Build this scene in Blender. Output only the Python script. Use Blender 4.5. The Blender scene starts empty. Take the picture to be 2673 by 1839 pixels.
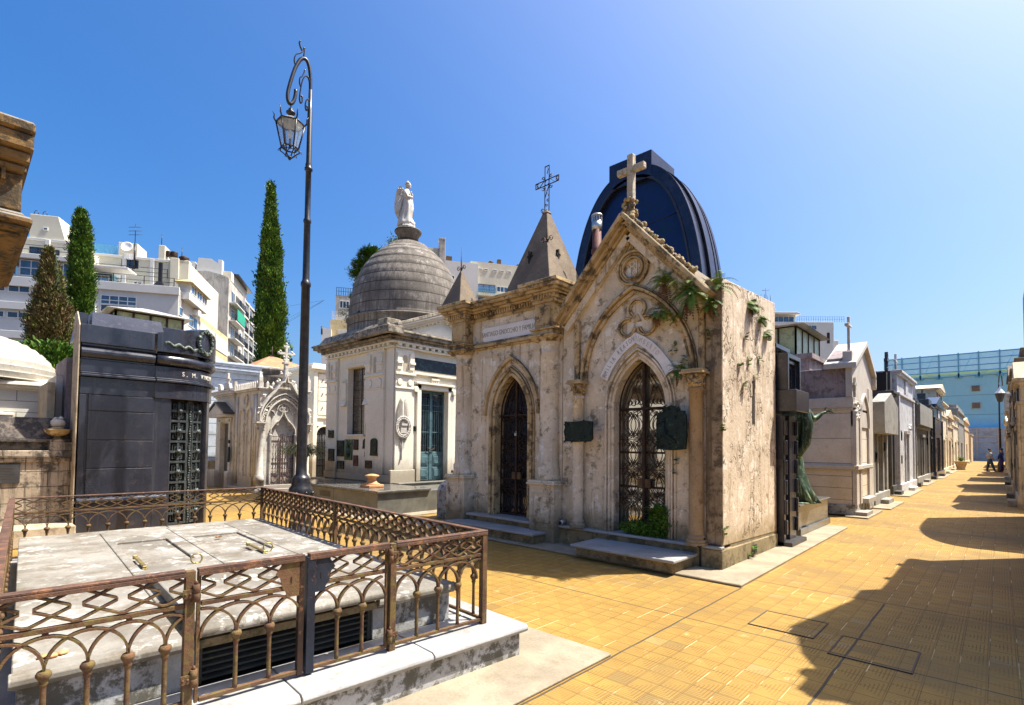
import bpy, bmesh, math, random
from mathutils import Vector, Matrix, noise
R = math.radians
sc = bpy.context.scene
COL = sc.collection
rng = random.Random(7)
I4 = Matrix.Identity(4)

# ---------------------------------------------------------------- mesh builder
class B:
    def __init__(s, M=None):
        s.v = []; s.f = []; s.M = M or I4; s.sm = set()
    def av(s, p):
        s.v.append((s.M @ Vector(p))[:]); return len(s.v) - 1
    def face(s, idx, smooth=False):
        if smooth: s.sm.add(len(s.f))
        s.f.append(tuple(idx))
    def quad(s, a, b, c, d):
        i = [s.av(p) for p in (a, b, c, d)]; s.face(i)
    def tri(s, a, b, c):
        i = [s.av(p) for p in (a, b, c)]; s.face(i)
    def box(s, x0, x1, y0, y1, z0, z1):
        p = [(x0,y0,z0),(x1,y0,z0),(x1,y1,z0),(x0,y1,z0),(x0,y0,z1),(x1,y0,z1),(x1,y1,z1),(x0,y1,z1)]
        i = [s.av(q) for q in p]
        for f in ((3,2,1,0),(4,5,6,7),(0,1,5,4),(1,2,6,5),(2,3,7,6),(3,0,4,7)):
            s.face([i[k] for k in f])
        return s
    def hexa(s, lo, hi):
        i = [s.av(q) for q in list(lo) + list(hi)]
        for f in ((3,2,1,0),(4,5,6,7),(0,1,5,4),(1,2,6,5),(2,3,7,6),(3,0,4,7)):
            s.face([i[k] for k in f])
    def fr(s, x0, x1, y0, y1, z0, X0, X1, Y0, Y1, z1):
        s.hexa(((x0,y0,z0),(x1,y0,z0),(x1,y1,z0),(x0,y1,z0)), ((X0,Y0,z1),(X1,Y0,z1),(X1,Y1,z1),(X0,Y1,z1)))
    def prism(s, pts, d0, d1, ax='y', smooth=False):
        # pts in the plane: ax y -> (x,z); ax x -> (y,z); ax z -> (x,y)
        def mk(p, d):
            return {'y': (p[0], d, p[1]), 'x': (d, p[0], p[1]), 'z': (p[0], p[1], d)}[ax]
        a = [s.av(mk(p, d0)) for p in pts]; b = [s.av(mk(p, d1)) for p in pts]
        n = len(pts)
        s.face(a); s.face(b[::-1])
        for k in range(n):
            s.face((a[k], b[k], b[(k+1) % n], a[(k+1) % n]), smooth)
        return s
    def band(s, A, Bp, d0, d1, ax='y', closed=False):
        # solid strip between two polylines with equal counts, extruded d0..d1
        def mk(p, d):
            return {'y': (p[0], d, p[1]), 'x': (d, p[0], p[1]), 'z': (p[0], p[1], d)}[ax]
        a0 = [s.av(mk(p, d0)) for p in A]; b0 = [s.av(mk(p, d0)) for p in Bp]
        a1 = [s.av(mk(p, d1)) for p in A]; b1 = [s.av(mk(p, d1)) for p in Bp]
        n = len(A)
        for k in range(n if closed else n-1):
            j = (k+1) % n
            s.face((a0[k], a0[j], b0[j], b0[k])); s.face((a1[k], b1[k], b1[j], a1[j]))
            s.face((a0[k], a1[k], a1[j], a0[j])); s.face((b0[k], b0[j], b1[j], b1[k]))
        if not closed:
            s.face((a0[0], b0[0], b1[0], a1[0])); s.face((a0[-1], a1[-1], b1[-1], b0[-1]))
        return s
    def rib(s, pts, t, d0, d1, ax='y', closed=False):
        # ribbon of thickness t following a 2D polyline
        n = len(pts); A = []; Q = []
        for k in range(n):
            if closed: p0 = pts[(k-1) % n]; p1 = pts[(k+1) % n]
            else: p0 = pts[max(k-1, 0)]; p1 = pts[min(k+1, n-1)]
            dx, dz = p1[0]-p0[0], p1[1]-p0[1]; L = math.hypot(dx, dz) or 1
            nx, nz = -dz/L*t/2, dx/L*t/2
            A.append((pts[k][0]+nx, pts[k][1]+nz)); Q.append((pts[k][0]-nx, pts[k][1]-nz))
        return s.band(A, Q, d0, d1, ax, closed)
    def tube(s, pts, r, n=8, cap=True, smooth=True, sq=(1, 1)):
        pts = [Vector(p) for p in pts]; m = len(pts)
        rs = r if isinstance(r, (list, tuple)) else [r]*m
        T = []
        for k in range(m):
            t = pts[min(k+1, m-1)] - pts[max(k-1, 0)]
            T.append(t.normalized() if t.length > 1e-9 else Vector((0, 0, 1)))
        u = Vector((0, 0, 1)) if abs(T[0].z) < .9 else Vector((1, 0, 0))
        rings = []
        for k in range(m):
            u = (u - T[k]*u.dot(T[k])).normalized(); w = T[k].cross(u)
            rings.append([s.av(pts[k] + (u*math.cos(2*math.pi*j/n)*sq[0] + w*math.sin(2*math.pi*j/n)*sq[1])*rs[k]) for j in range(n)])
        for k in range(m-1):
            for j in range(n):
                s.face((rings[k][j], rings[k][(j+1) % n], rings[k+1][(j+1) % n], rings[k+1][j]), smooth)
        if cap: s.face(rings[0][::-1]); s.face(rings[-1])
        return s
    def lathe(s, prof, c=(0, 0, 0), n=24, smooth=True, a0=0, a1=360, sx=1, sy=1, fn=None):
        full = abs(a1-a0-360) < 1e-6
        N = n if full else n+1; rings = []
        for (r, z) in prof:
            ring = []
            for j in range(N):
                a = R(a0 + (a1-a0)*j/n); rr = r*(fn(a, z) if fn else 1)
                ring.append(s.av((c[0]+rr*sx*math.cos(a), c[1]+rr*sy*math.sin(a), c[2]+z)))
            rings.append(ring)
        for k in range(len(prof)-1):
            for j in range(n):
                jj = (j+1) % N
                s.face((rings[k][j], rings[k][jj], rings[k+1][jj], rings[k+1][j]), smooth)
        if full:
            s.face(rings[0][::-1]); s.face(rings[-1])
        return s
    def ball(s, c, r, n=8, m=6, seed=None, amp=.25, sx=1, sy=1, sz=1):
        off = Vector((seed*7.3, seed*3.1, 0)) if seed is not None else None
        rings = []
        for i in range(1, m):
            th = math.pi*i/m; ring = []
            for j in range(n):
                ph = 2*math.pi*j/n
                d = Vector((math.sin(th)*math.cos(ph), math.sin(th)*math.sin(ph), math.cos(th)))
                q = r*(1 + (amp*noise.noise(d*1.7+off)*2 if off else 0))
                ring.append(s.av((c[0]+d.x*q*sx, c[1]+d.y*q*sy, c[2]+d.z*q*sz)))
            rings.append(ring)
        t = s.av((c[0], c[1], c[2]+r*sz)); b = s.av((c[0], c[1], c[2]-r*sz))
        for i in range(m-2):
            for j in range(n):
                s.face((rings[i][j], rings[i+1][j], rings[i+1][(j+1) % n], rings[i][(j+1) % n]), True)
        for j in range(n):
            s.face((t, rings[0][j], rings[0][(j+1) % n]), True); s.face((b, rings[-1][(j+1) % n], rings[-1][j]), True)
        return s
    def add(s, other, M=None):
        o = len(s.v); M = M or I4
        for p in other.v: s.v.append((s.M @ (M @ Vector(p)))[:])
        for k, f in enumerate(other.f):
            if k in other.sm: s.sm.add(len(s.f))
            s.f.append(tuple(i+o for i in f))
        return s

def link(o, parent=None, local=False):
    COL.objects.link(o)
    if parent is not None:
        o.parent = parent
        if not local and parent.type == 'EMPTY': o.matrix_parent_inverse = parent.matrix_basis.inverted()
    return o

def obj(name, b, mat, parent=None, bevel=0, seg=1, local=False, label=None, cat=None, kind=None, group=None, smooth=None, fix=True):
    me = bpy.data.meshes.new(name)
    me.from_pydata(b.v, [], b.f)
    for k in b.sm: me.polygons[k].use_smooth = True
    if smooth:
        for p in me.polygons: p.use_smooth = True
    me.materials.append(mat)
    if fix:
        bm = bmesh.new(); bm.from_mesh(me)
        bmesh.ops.recalc_face_normals(bm, faces=bm.faces); bm.to_mesh(me); bm.free()
    o = bpy.data.objects.new(name, me)
    link(o, parent, local)
    if bevel:
        md = o.modifiers.new('bevel', 'BEVEL'); md.width = bevel; md.segments = seg; md.limit_method = 'ANGLE'; md.angle_limit = R(35); md.harden_normals = False
    tag(o, label, cat, kind, group)
    return o

def tag(o, label=None, cat=None, kind=None, group=None):
    if label: o['label'] = label
    if cat: o['category'] = cat
    if kind: o['kind'] = kind
    if group: o['group'] = group
    return o

def thing(name, label, cat, loc=(0, 0, 0), rz=0, group=None):
    o = bpy.data.objects.new(name, None); o.empty_display_size = .2
    o.location = loc; o.rotation_euler = (0, 0, rz); COL.objects.link(o)
    o.matrix_basis = Matrix.Translation(loc) @ Matrix.Rotation(rz, 4, 'Z')
    return tag(o, label, cat, None, group)

def dup(root, loc=None, rz=None, label=None):
    r = root.copy(); COL.objects.link(r)
    if loc is not None: r.location = loc
    if rz is not None: r.rotation_euler = (0, 0, rz)
    if label: r['label'] = label
    for ch in list(root.children):
        c = ch.copy(); COL.objects.link(c); c.parent = r; c.matrix_parent_inverse = ch.matrix_parent_inverse
        for g in list(ch.children):
            d = g.copy(); COL.objects.link(d); d.parent = c; d.matrix_parent_inverse = g.matrix_parent_inverse
    return r

def text(name, s, M, size, mat, parent=None, depth=.004, sx=1, align='CENTER', local=False, sp=1.0):
    cu = bpy.data.curves.new(name, 'FONT'); cu.body = s; cu.size = size; cu.extrude = depth
    cu.align_x = align; cu.align_y = 'CENTER'; cu.space_character = sp; cu.resolution_u = 3
    t = bpy.data.objects.new(name+'_tmp', cu); COL.objects.link(t)
    dg = bpy.context.evaluated_depsgraph_get(); dg.update()
    me = bpy.data.meshes.new_from_object(t.evaluated_get(dg))
    me.name = name
    me.transform(M @ Matrix.Diagonal((sx, 1, 1, 1)))
    bpy.data.objects.remove(t); bpy.data.curves.remove(cu)
    me.materials.clear(); me.materials.append(mat)
    o = bpy.data.objects.new(name, me)
    return link(o, parent, local)

def MYneg(x, y, z):   # text plane facing -Y
    return Matrix.Translation((x, y, z)) @ Matrix.Rotation(R(90), 4, 'X')
def MXpos(x, y, z):   # text plane facing +X (reads along +Y)
    return Matrix.Translation((x, y, z)) @ Matrix.Rotation(R(90), 4, 'Z') @ Matrix.Rotation(R(90), 4, 'X')

def parch(cx, w, zs, zt, n=10):
    # pointed arch curve, left spring -> apex -> right spring
    h = zt-zs; Rr = (h*h+w*w)/(2*w); a1 = math.atan2(h, Rr-w)
    L = []
    for k in range(n+1):
        a = a1*k/n
        L.append((cx-w+Rr-Rr*math.cos(a), zs+Rr*math.sin(a)))
    return L + [(2*cx-x, z) for x, z in L[-2::-1]]
def rarch(cx, w, zs, h=None, n=16):
    h = h or w
    return [(cx-w*math.cos(math.pi*k/n), zs+h*math.sin(math.pi*k/n)) for k in range(n+1)]
def spiral(cx, cz, r0, r1, a0, turns, n=14):
    return [(cx+(r0+(r1-r0)*k/n)*math.cos(a0+turns*2*math.pi*k/n), cz+(r0+(r1-r0)*k/n)*math.sin(a0+turns*2*math.pi*k/n)) for k in range(n+1)]
def rr(x0, x1, z0, z1):
    return [(x0, z0), (x1, z0), (x1, z1), (x0, z1)]

# ---------------------------------------------------------------- materials
def nt(name):
    m = bpy.data.materials.new(name); m.use_nodes = True
    t = m.node_tree; t.nodes.clear()
    out = t.nodes.new('ShaderNodeOutputMaterial'); bs = t.nodes.new('ShaderNodeBsdfPrincipled')
    t.links.new(bs.outputs[0], out.inputs[0])
    return m, t, bs
class N:
    def __init__(s, t):
        s.t = t; g = t.nodes.new('ShaderNodeNewGeometry'); s.P = g.outputs['Position']; s.g = g
    def lk(s, a, b): s.t.links.new(a, b)
    def val(s, inp, v):
        if hasattr(v, 'node'): s.lk(v, inp)
        else: inp.default_value = v
    def map(s, scale=(1, 1, 1), loc=(0, 0, 0), src=None, rot=(0, 0, 0)):
        n = s.t.nodes.new('ShaderNodeMapping'); s.lk(src or s.P, n.inputs[0])
        n.inputs['Scale'].default_value = scale; n.inputs['Location'].default_value = loc; n.inputs['Rotation'].default_value = rot
        return n.outputs[0]
    def noise(s, scale, detail=6, rough=.6, vec=None, dist=0):
        n = s.t.nodes.new('ShaderNodeTexNoise'); s.lk(vec or s.P, n.inputs['Vector'])
        n.inputs['Scale'].default_value = scale; n.inputs['Detail'].default_value = detail; n.inputs['Roughness'].default_value = rough; n.inputs['Distortion'].default_value = dist
        return n.outputs['Fac']
    def vor(s, scale, vec=None, feature='F1'):
        n = s.t.nodes.new('ShaderNodeTexVoronoi'); n.feature = feature; s.lk(vec or s.P, n.inputs['Vector']); n.inputs['Scale'].default_value = scale
        return n.outputs['Distance']
    def ramp(s, fac, a, b, lo=0., hi=1., smooth=True):
        n = s.t.nodes.new('ShaderNodeMapRange'); s.lk(fac, n.inputs[0])
        n.inputs[1].default_value = a; n.inputs[2].default_value = b; n.inputs[3].default_value = lo; n.inputs[4].default_value = hi
        n.interpolation_type = 'SMOOTHSTEP' if smooth else 'LINEAR'
        return n.outputs[0]
    def m(s, op, a, b=0., c=None):
        n = s.t.nodes.new('ShaderNodeMath'); n.operation = op; s.val(n.inputs[0], a); s.val(n.inputs[1], b)
        if c is not None: s.val(n.inputs[2], c)
        return n.outputs[0]
    def mix(s, fac, a, b, mode='MIX'):
        n = s.t.nodes.new('ShaderNodeMix'); n.data_type = 'RGBA'; n.blend_type = mode
        s.val(n.inputs[0], fac)
        for i, v in ((6, a), (7, b)):
            if hasattr(v, 'node'): s.lk(v, n.inputs[i])
            else: n.inputs[i].default_value = (*v[:3], 1)
        return n.outputs[2]
    def sep(s, src=None):
        n = s.t.nodes.new('ShaderNodeSeparateXYZ'); s.lk(src or s.P, n.inputs[0]); return n.outputs
    def bump(s, h, strength=.4, dist=.01, prev=None):
        n = s.t.nodes.new('ShaderNodeBump'); s.lk(h, n.inputs['Height']); n.inputs['Strength'].default_value = strength; n.inputs['Distance'].default_value = dist
        if prev: s.lk(prev, n.inputs['Normal'])
        return n.outputs[0]

def stone(name, c1, c2, stain=None, st=(.52, .66), amt=.8, rough=.85, sc_=1.5, bump=.35, streak=None, stk=(.55, .7), low=None, joint=None, jx=None, metal=0, crack=False, spec=.3, blotch=None, bl=(.55, .62), fine=.25, up=None):
    m, t, bs = nt(name); n = N(t)
    col = n.mix(n.ramp(n.noise(sc_, 5, .65), .35, .65), c1, c2)
    f = n.noise(sc_*22, 4, .7)
    col = n.mix(n.ramp(f, .3, .75, 0., fine), col, tuple(x*.45 for x in c2))
    if blotch: col = n.mix(n.ramp(n.noise(sc_*3.1, 8, .74, dist=.1), bl[0], bl[1], 0, .9), col, blotch)
    if stain: col = n.mix(n.ramp(n.noise(sc_*2.3, 9, .76, dist=.12), st[0]-.035, st[1]-.03, 0, amt), col, stain)
    if streak:
        v = n.map((9, 9, .5)); col = n.mix(n.ramp(n.noise(1.2, 8, .7, vec=v), stk[0]-.04, stk[1]-.04, 0, .8), col, streak)
    if up:   # lichen and soot on upward faces
        z = n.sep(n.g.outputs['Normal'])[2]
        uu = n.m('MULTIPLY', n.ramp(z, .2, .75), n.ramp(n.noise(3, 6, .7), .3, .55)); col = n.mix(uu, col, up)
    if low:  # (z0, z1, colour): damp dirt rising from the foot
        z = n.sep()[2]; zz = n.m('ADD', z, n.m('MULTIPLY', n.noise(4, 5, .7), -.5))
        col = n.mix(n.ramp(zz, low[0], low[1], .85, 0), col, low[2])
    hgt = n.m('ADD', n.noise(sc_*9, 6, .7), n.m('MULTIPLY', f, .5))
    nrm = n.bump(hgt, bump, .012)
    dark = None
    if crack:
        d = n.t.nodes.new('ShaderNodeTexVoronoi'); d.feature = 'DISTANCE_TO_EDGE'
        nz = n.t.nodes.new('ShaderNodeTexNoise'); nz.inputs['Scale'].default_value = 3.5; nz.inputs['Detail'].default_value = 4; n.lk(n.P, nz.inputs['Vector'])
        vm = n.t.nodes.new('ShaderNodeVectorMath'); vm.operation = 'MULTIPLY_ADD'; n.lk(nz.outputs['Color'], vm.inputs[0]); vm.inputs[1].default_value = (.5, .5, .5); n.lk(n.map((1, 1, .62)), vm.inputs[2])
        n.lk(vm.outputs[0], d.inputs['Vector']); d.inputs['Scale'].default_value = 5.5
        w = n.m('ADD', d.outputs['Distance'], n.m('MULTIPLY', n.noise(14, 4, .6), .10))
        dk = n.ramp(w, .065, .10, 1, 0); dk = n.m('MULTIPLY', dk, n.ramp(n.noise(1.5, 3, .5), .47, .56))
        col = n.mix(dk, col, tuple(x*.35 for x in c2)); nrm = n.bump(n.m('SUBTRACT', 1, dk), .8, .02, nrm)
    if joint:  # (pitch, offset, width[, axis])
        ax = joint[3] if len(joint) > 3 else 2
        z = n.sep()[ax]; fr = n.m('FRACT', n.m('DIVIDE', n.m('SUBTRACT', z, joint[1]), joint[0]))
        dk = n.m('LESS_THAN', fr, joint[2]/joint[0])
        if jx:  # staggered uprights along axis jx[1]
            row = n.m('FLOOR', n.m('DIVIDE', n.m('SUBTRACT', z, joint[1]), joint[0]))
            q = n.m('ADD', n.m('DIVIDE', n.sep()[jx[1]], jx[0]), n.m('MULTIPLY', n.m('MODULO', row, 2), .5))
            dk = n.m('MAXIMUM', dk, n.m('LESS_THAN', n.m('FRACT', q), joint[2]/jx[0]))
        col = n.mix(n.m('MULTIPLY', dk, .8), col, (.04, .033, .025)); nrm = n.bump(n.m('SUBTRACT', 1, dk), .6, .015, nrm)
    n.lk(col, bs.inputs['Base Color']); n.lk(nrm, bs.inputs['Normal'])
    bs.inputs['Roughness'].default_value = rough; bs.inputs['Metallic'].default_value = metal
    bs.inputs['Specular IOR Level'].default_value = spec
    return m

def plain(name, c, rough=.5, metal=0, var=.2, sc_=6, bump=.1, c2=None, th=(.4, .65), spec=.5, coat=0):
    m, t, bs = nt(name); n = N(t)
    col = n.mix(n.ramp(n.noise(sc_, 6, .7), th[0], th[1]), c, c2 or tuple(x*(1-var) for x in c))
    n.lk(col, bs.inputs['Base Color']); n.lk(n.bump(n.noise(sc_*8, 4, .6), bump, .004), bs.inputs['Normal'])
    bs.inputs['Roughness'].default_value = rough; bs.inputs['Metallic'].default_value = metal
    bs.inputs['Specular IOR Level'].default_value = spec; bs.inputs['Coat Weight'].default_value = coat
    return m

def leaf(name, c1, c2, c3=None, th=(.4, .6), SN=.12):
    m, t, bs = nt(name); n = N(t)
    col = n.mix(n.ramp(n.noise(1.2, 4, .6), th[0], th[1]), c1, c2)
    oi = n.t.nodes.new('ShaderNodeTexWhiteNoise'); oi.noise_dimensions = '3D'
    sn = n.t.nodes.new('ShaderNodeVectorMath'); sn.operation = 'SNAP'; n.lk(n.P, sn.inputs[0]); sn.inputs[1].default_value = (SN, SN, SN)
    n.lk(sn.outputs[0], oi.inputs['Vector'])
    col = n.mix(n.m('MULTIPLY', oi.outputs[0], .8), col, c3 or tuple(x*.5 for x in c1))
    n.lk(col, bs.inputs['Base Color']); bs.inputs['Roughness'].default_value = .6; bs.inputs['Specular IOR Level'].default_value = .25
    return m

def glass(name, c, rough=.05):
    m, t, bs = nt(name); n = N(t)
    col = n.mix(n.ramp(n.noise(1.5, 3, .5), .35, .65), c, tuple(x*.5 for x in c))
    n.lk(col, bs.inputs['Base Color']); bs.inputs['Roughness'].default_value = rough; bs.inputs['Specular IOR Level'].default_value = 1.0
    return m
# ---------------------------------------------------------------- palette
M = {}
YST = (.50, .385, .225)
M['tan'] = stone('tan_render', (.74, .63, .47), (.58, .49, .355), stain=(.11, .08, .045), st=(.55, .66), amt=.8, sc_=1.6, streak=(.24, .17, .09), stk=(.58, .74), blotch=(.74, .69, .60), bl=(.55, .60), low=(.0, .5, (.13, .10, .05)), bump=.6)
M['tanside'] = stone('peeling_render', (.66, .54, .40), (.54, .43, .31), stain=(.22, .15, .09), st=(.57, .65), amt=.75, sc_=1.5, streak=(.40, .29, .18), stk=(.56, .70), blotch=(.74, .64, .52), bl=(.54, .57), low=(.0, .45, (.30, .22, .11)), bump=.8, crack=True)
M['tantrim'] = stone('weathered_moulding', (.60, .45, .25), (.40, .28, .13), stain=(.06, .045, .03), st=(.52, .62), amt=.85, sc_=2.2, bump=.7, up=(.12, .095, .06))
M['brown'] = stone('brown_column', (.42, .30, .17), (.33, .225, .12), stain=(.12, .08, .05), st=(.56, .7), sc_=3, bump=.7, fine=.5)
M['pyr'] = stone('sooty_roof_stone', (.22, .17, .115), (.14, .105, .075), stain=(.36, .22, .08), st=(.62, .72), amt=.7, sc_=2, fine=.5, bump=.6)
M['plinth'] = stone('mossy_plinth', (.30, .235, .13), (.20, .155, .085), stain=(.07, .06, .03), st=(.5, .64), amt=.8, sc_=2.5, blotch=(.34, .29, .12), bl=(.58, .64), bump=.7)
M['marble'] = stone('grey_white_marble', (.37, .365, .355), (.28, .275, .265), stain=(.22, .175, .12), st=(.56, .68), amt=.6, sc_=2.4, rough=.55, bump=.2, spec=.4)
M['slab'] = stone('weathered_marble_slab', (.275, .258, .225), (.15, .135, .11), stain=(.12, .09, .055), st=(.52, .66), amt=.6, sc_=1.5, rough=.75, bump=.3, blotch=(.40, .385, .355), bl=(.53, .60))
M['kerbwall'] = stone('stained_marble_wall', (.50, .49, .47), (.34, .33, .30), stain=(.07, .06, .035), st=(.50, .60), amt=.85, sc_=2.6, rough=.8, bump=.4)
M['archm'] = stone('clean_white_marble', (.80, .77, .74), (.70, .67, .64), stain=(.45, .38, .30), st=(.62, .74), amt=.5, sc_=3, rough=.6, bump=.15)
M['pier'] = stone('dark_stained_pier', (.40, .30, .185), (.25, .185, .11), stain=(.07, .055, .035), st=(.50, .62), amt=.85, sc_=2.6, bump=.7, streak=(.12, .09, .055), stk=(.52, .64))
M['tombw'] = stone('pale_limestone', (.60, .56, .47), (.50, .46, .38), stain=(.28, .24, .18), st=(.60, .72), amt=.5, sc_=2, bump=.2)
M['concrete'] = stone('pale_cement', (.34, .285, .20), (.24, .20, .14), stain=(.16, .125, .07), st=(.55, .70), amt=.5, sc_=2.2, bump=.5)
M['white'] = stone('whitewashed_stone', (.80, .75, .63), (.73, .68, .56), stain=(.34, .26, .15), st=(.64, .76), amt=.5, sc_=1.3, low=(.5, 1.15, (.24, .20, .14)), bump=.3, streak=(.58, .49, .33), stk=(.62, .78))
M['whitetrim'] = stone('sooty_cornice', (.40, .35, .27), (.25, .21, .16), stain=(.07, .06, .045), st=(.48, .62), amt=.9, sc_=2.5, bump=.5)
M['dome'] = stone('sooty_dome_stone', (.27, .235, .195), (.14, .12, .10), stain=(.44, .41, .37), st=(.57, .68), amt=.6, sc_=1.2, fine=.6, bump=.5, streak=(.10, .085, .07), stk=(.5, .62), joint=(.30, 5.53, .03))
M['wm'] = stone('white_marble_carving', (.62, .59, .53), (.50, .47, .415), stain=(.22, .18, .14), st=(.56, .68), amt=.65, sc_=2, streak=(.33, .28, .22), stk=(.56, .70), low=(0, .5, (.25, .22, .19)), rough=.7)
M['angel'] = stone('statue_marble', (.56, .535, .49), (.46, .43, .38), stain=(.30, .25, .17), st=(.60, .72), amt=.6, sc_=5, rough=.6)
M['blk'] = stone('black_polished_granite', (.030, .032, .046), (.018, .020, .030), stain=(.085, .07, .065), st=(.58, .70), amt=.45, sc_=2.2, rough=.24, bump=.06, spec=.7, fine=.4, streak=(.05, .052, .06), stk=(.58, .72))
M['blk2'] = stone('dark_granite', (.06, .058, .055), (.035, .035, .036), sc_=4, rough=.4, bump=.08, spec=.5, fine=.4)
M['grey_gran'] = stone('speckled_granite', (.21, .20, .165), (.13, .125, .105), stain=(.10, .09, .05), st=(.6, .7), sc_=4, rough=.35, bump=.05, fine=.8, spec=.5)
M['gran_top'] = stone('polished_granite_top', (.16, .15, .13), (.09, .085, .075), sc_=4, rough=.18, bump=.02, fine=.5, spec=.6)
M['beige'] = stone('beige_cement_side', (.50, .41, .28), (.42, .34, .23), stain=(.20, .15, .10), streak=(.30, .23, .15), sc_=1.6, bump=.3)
M['purple'] = stone('stained_side_render', (.34, .28, .27), (.24, .19, .19), stain=(.11, .08, .08), sc_=1.5, streak=(.15, .11, .11), bump=.5)
M['mtomb'] = stone('veined_marble_ashlar', (.58, .53, .46), (.48, .43, .37), stain=(.34, .26, .20), st=(.60, .72), amt=.5, sc_=1.6, rough=.6, bump=.15)
M['rust'] = stone('rusty_iron', (.17, .09, .045), (.095, .05, .03), stain=(.15, .115, .035), st=(.50, .63), amt=.8, sc_=7, rough=.75, bump=.5, metal=.15, fine=.4, blotch=(.045, .04, .04), bl=(.60, .68))
M['rustdk'] = stone('dark_rusty_iron', (.055, .03, .02), (.03, .018, .013), stain=(.20, .09, .04), st=(.58, .68), sc_=9, rough=.6, bump=.4, metal=.3)
M['iron'] = plain('black_painted_iron', (.013, .013, .016), .38, .2, c2=(.03, .028, .03), sc_=9)
M['bronze'] = stone('green_bronze', (.06, .10, .066), (.03, .05, .036), stain=(.19, .27, .17), st=(.54, .66), amt=.8, sc_=4, rough=.5, metal=.35, bump=.3, streak=(.24, .34, .20), stk=(.56, .66))
M['plaque'] = stone('dark_green_bronze', (.016, .032, .026), (.010, .018, .016), stain=(.05, .10, .075), st=(.58, .68), sc_=9, rough=.42, metal=.4, bump=.5)
M['plaqbr'] = stone('brown_bronze', (.07, .045, .03), (.045, .03, .02), sc_=8, rough=.5, metal=.4, bump=.5)
M['plaqred'] = stone('red_brown_plaque', (.13, .045, .03), (.09, .03, .022), sc_=8, rough=.5, bump=.5)
M['brass'] = plain('aged_brass', (.34, .27, .10), .5, .6, c2=(.18, .13, .05))
M['domemet'] = stone('dark_blue_sheet_metal', (.040, .045, .068), (.026, .030, .048), stain=(.065, .055, .07), sc_=1.6, rough=.26, metal=.6, bump=.06, fine=.15, spec=.5)
M['domefront'] = stone('dark_blue_panel', (.012, .028, .095), (.008, .018, .065), stain=(.012, .03, .05), sc_=.9, rough=.3, metal=.3, bump=.05, fine=.15, streak=(.010, .035, .06))
M['bluedoor'] = plain('blue_green_paint', (.075, .15, .17), .5, 0, c2=(.035, .065, .08), sc_=5, bump=.2)
M['zinc'] = plain('galvanised_zinc', (.55, .56, .56), .35, .8, sc_=14)
M['pipe'] = stone('rusty_flue', (.17, .06, .045), (.10, .04, .035), stain=(.05, .03, .03), sc_=6, rough=.7, bump=.3)
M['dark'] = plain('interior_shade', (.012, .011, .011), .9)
M['glassdk'] = glass('dark_window_glass', (.02, .03, .045), .04)
M['glassbl'] = glass('blue_window_glass', (.05, .11, .19), .05)
M['glassbr'] = glass('dusty_reflection_glass', (.15, .135, .09), .04)  # dusty pane; base colour brightened to stand for reflected scenery
M['glassbr'].node_tree.nodes['Principled BSDF'].inputs['IOR'].default_value = 2.3
M['stained'] = stone('leaded_window', (.11, .075, .055), (.05, .045, .04), stain=(.16, .13, .06), sc_=2.5, rough=.2, bump=.15, joint=(.155, 0, .008), spec=.8)
M['apt'] = stone('cream_painted_wall', (.66, .62, .49), (.60, .56, .44), stain=(.45, .42, .36), st=(.64, .76), amt=.4, sc_=.25, rough=.9, bump=.05, fine=.06)
M['aptw'] = stone('white_painted_wall', (.62, .61, .575), (.56, .55, .52), stain=(.42, .42, .42), st=(.64, .76), amt=.4, sc_=.25, rough=.9, bump=.05, fine=.06)
M['apty'] = stone('yellow_stucco', (.62, .50, .27), (.56, .45, .24), stain=(.33, .26, .15), sc_=.4, bump=.05, fine=.08)
M['conc2'] = stone('raw_concrete_wall', (.56, .53, .47), (.46, .43, .38), stain=(.15, .14, .13), st=(.52, .68), amt=.8, sc_=.22, streak=(.27, .25, .23), stk=(.50, .66), bump=.1, fine=.12)
M['bluewall'] = stone('pale_blue_wall', (.30, .62, .76), (.26, .57, .72), stain=(.20, .45, .58), st=(.6, .72), amt=.5, sc_=.3, bump=.05, fine=.06, joint=(3.1, 1.0, .05), streak=(.38, .68, .80), stk=(.6, .7))
M['bluewht'] = stone('blue_white_wall', (.52, .58, .66), (.46, .52, .60), stain=(.3, .33, .38), sc_=1, bump=.1, joint=(.46, .1, .025))
M['bluescr'] = plain('blue_metal_screen', (.12, .40, .62), .5, .0, var=.1)
M['bluescr2'] = plain('blue_louvre', (.22, .62, .85), .5, .0, var=.1)
M['tileroof'] = stone('orange_roof', (.48, .24, .12), (.38, .18, .09), sc_=4, joint=(.06, 0, .008))
M['bark'] = plain('bark', (.10, .07, .045), .9, bump=.5)
M['soil'] = plain('soil', (.06, .045, .03), .95)
M['terra'] = plain('terracotta', (.42, .30, .17), .8, sc_=8, c2=(.30, .21, .12))
M['pinkstone'] = stone('pinkish_finial', (.62, .33, .15), (.48, .24, .10), sc_=8, rough=.6, bump=.3)
M['cyp'] = leaf('cypress_green', (.065, .145, .010), (.125, .21, .018), (.016, .045, .006), SN=.34)
M['cypb'] = leaf('cypress_brown', (.10, .12, .02), (.16, .11, .05), (.045, .05, .013), (.40, .55), SN=.34)
M['fern'] = leaf('fern_green', (.10, .20, .02), (.20, .28, .03), (.04, .09, .01))
M['ferndry'] = leaf('dry_fern', (.15, .07, .03), (.24, .13, .05))
M['weed'] = leaf('weed_green', (.06, .15, .012), (.12, .22, .02))
M['hay'] = leaf('dry_grass', (.42, .34, .12), (.50, .42, .18), (.2, .2, .05))
M['letter'] = plain('pale_lettering', (.62, .58, .50), .6)
M['carve'] = plain('carved_letter_shade', (.32, .28, .22), .9)
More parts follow.
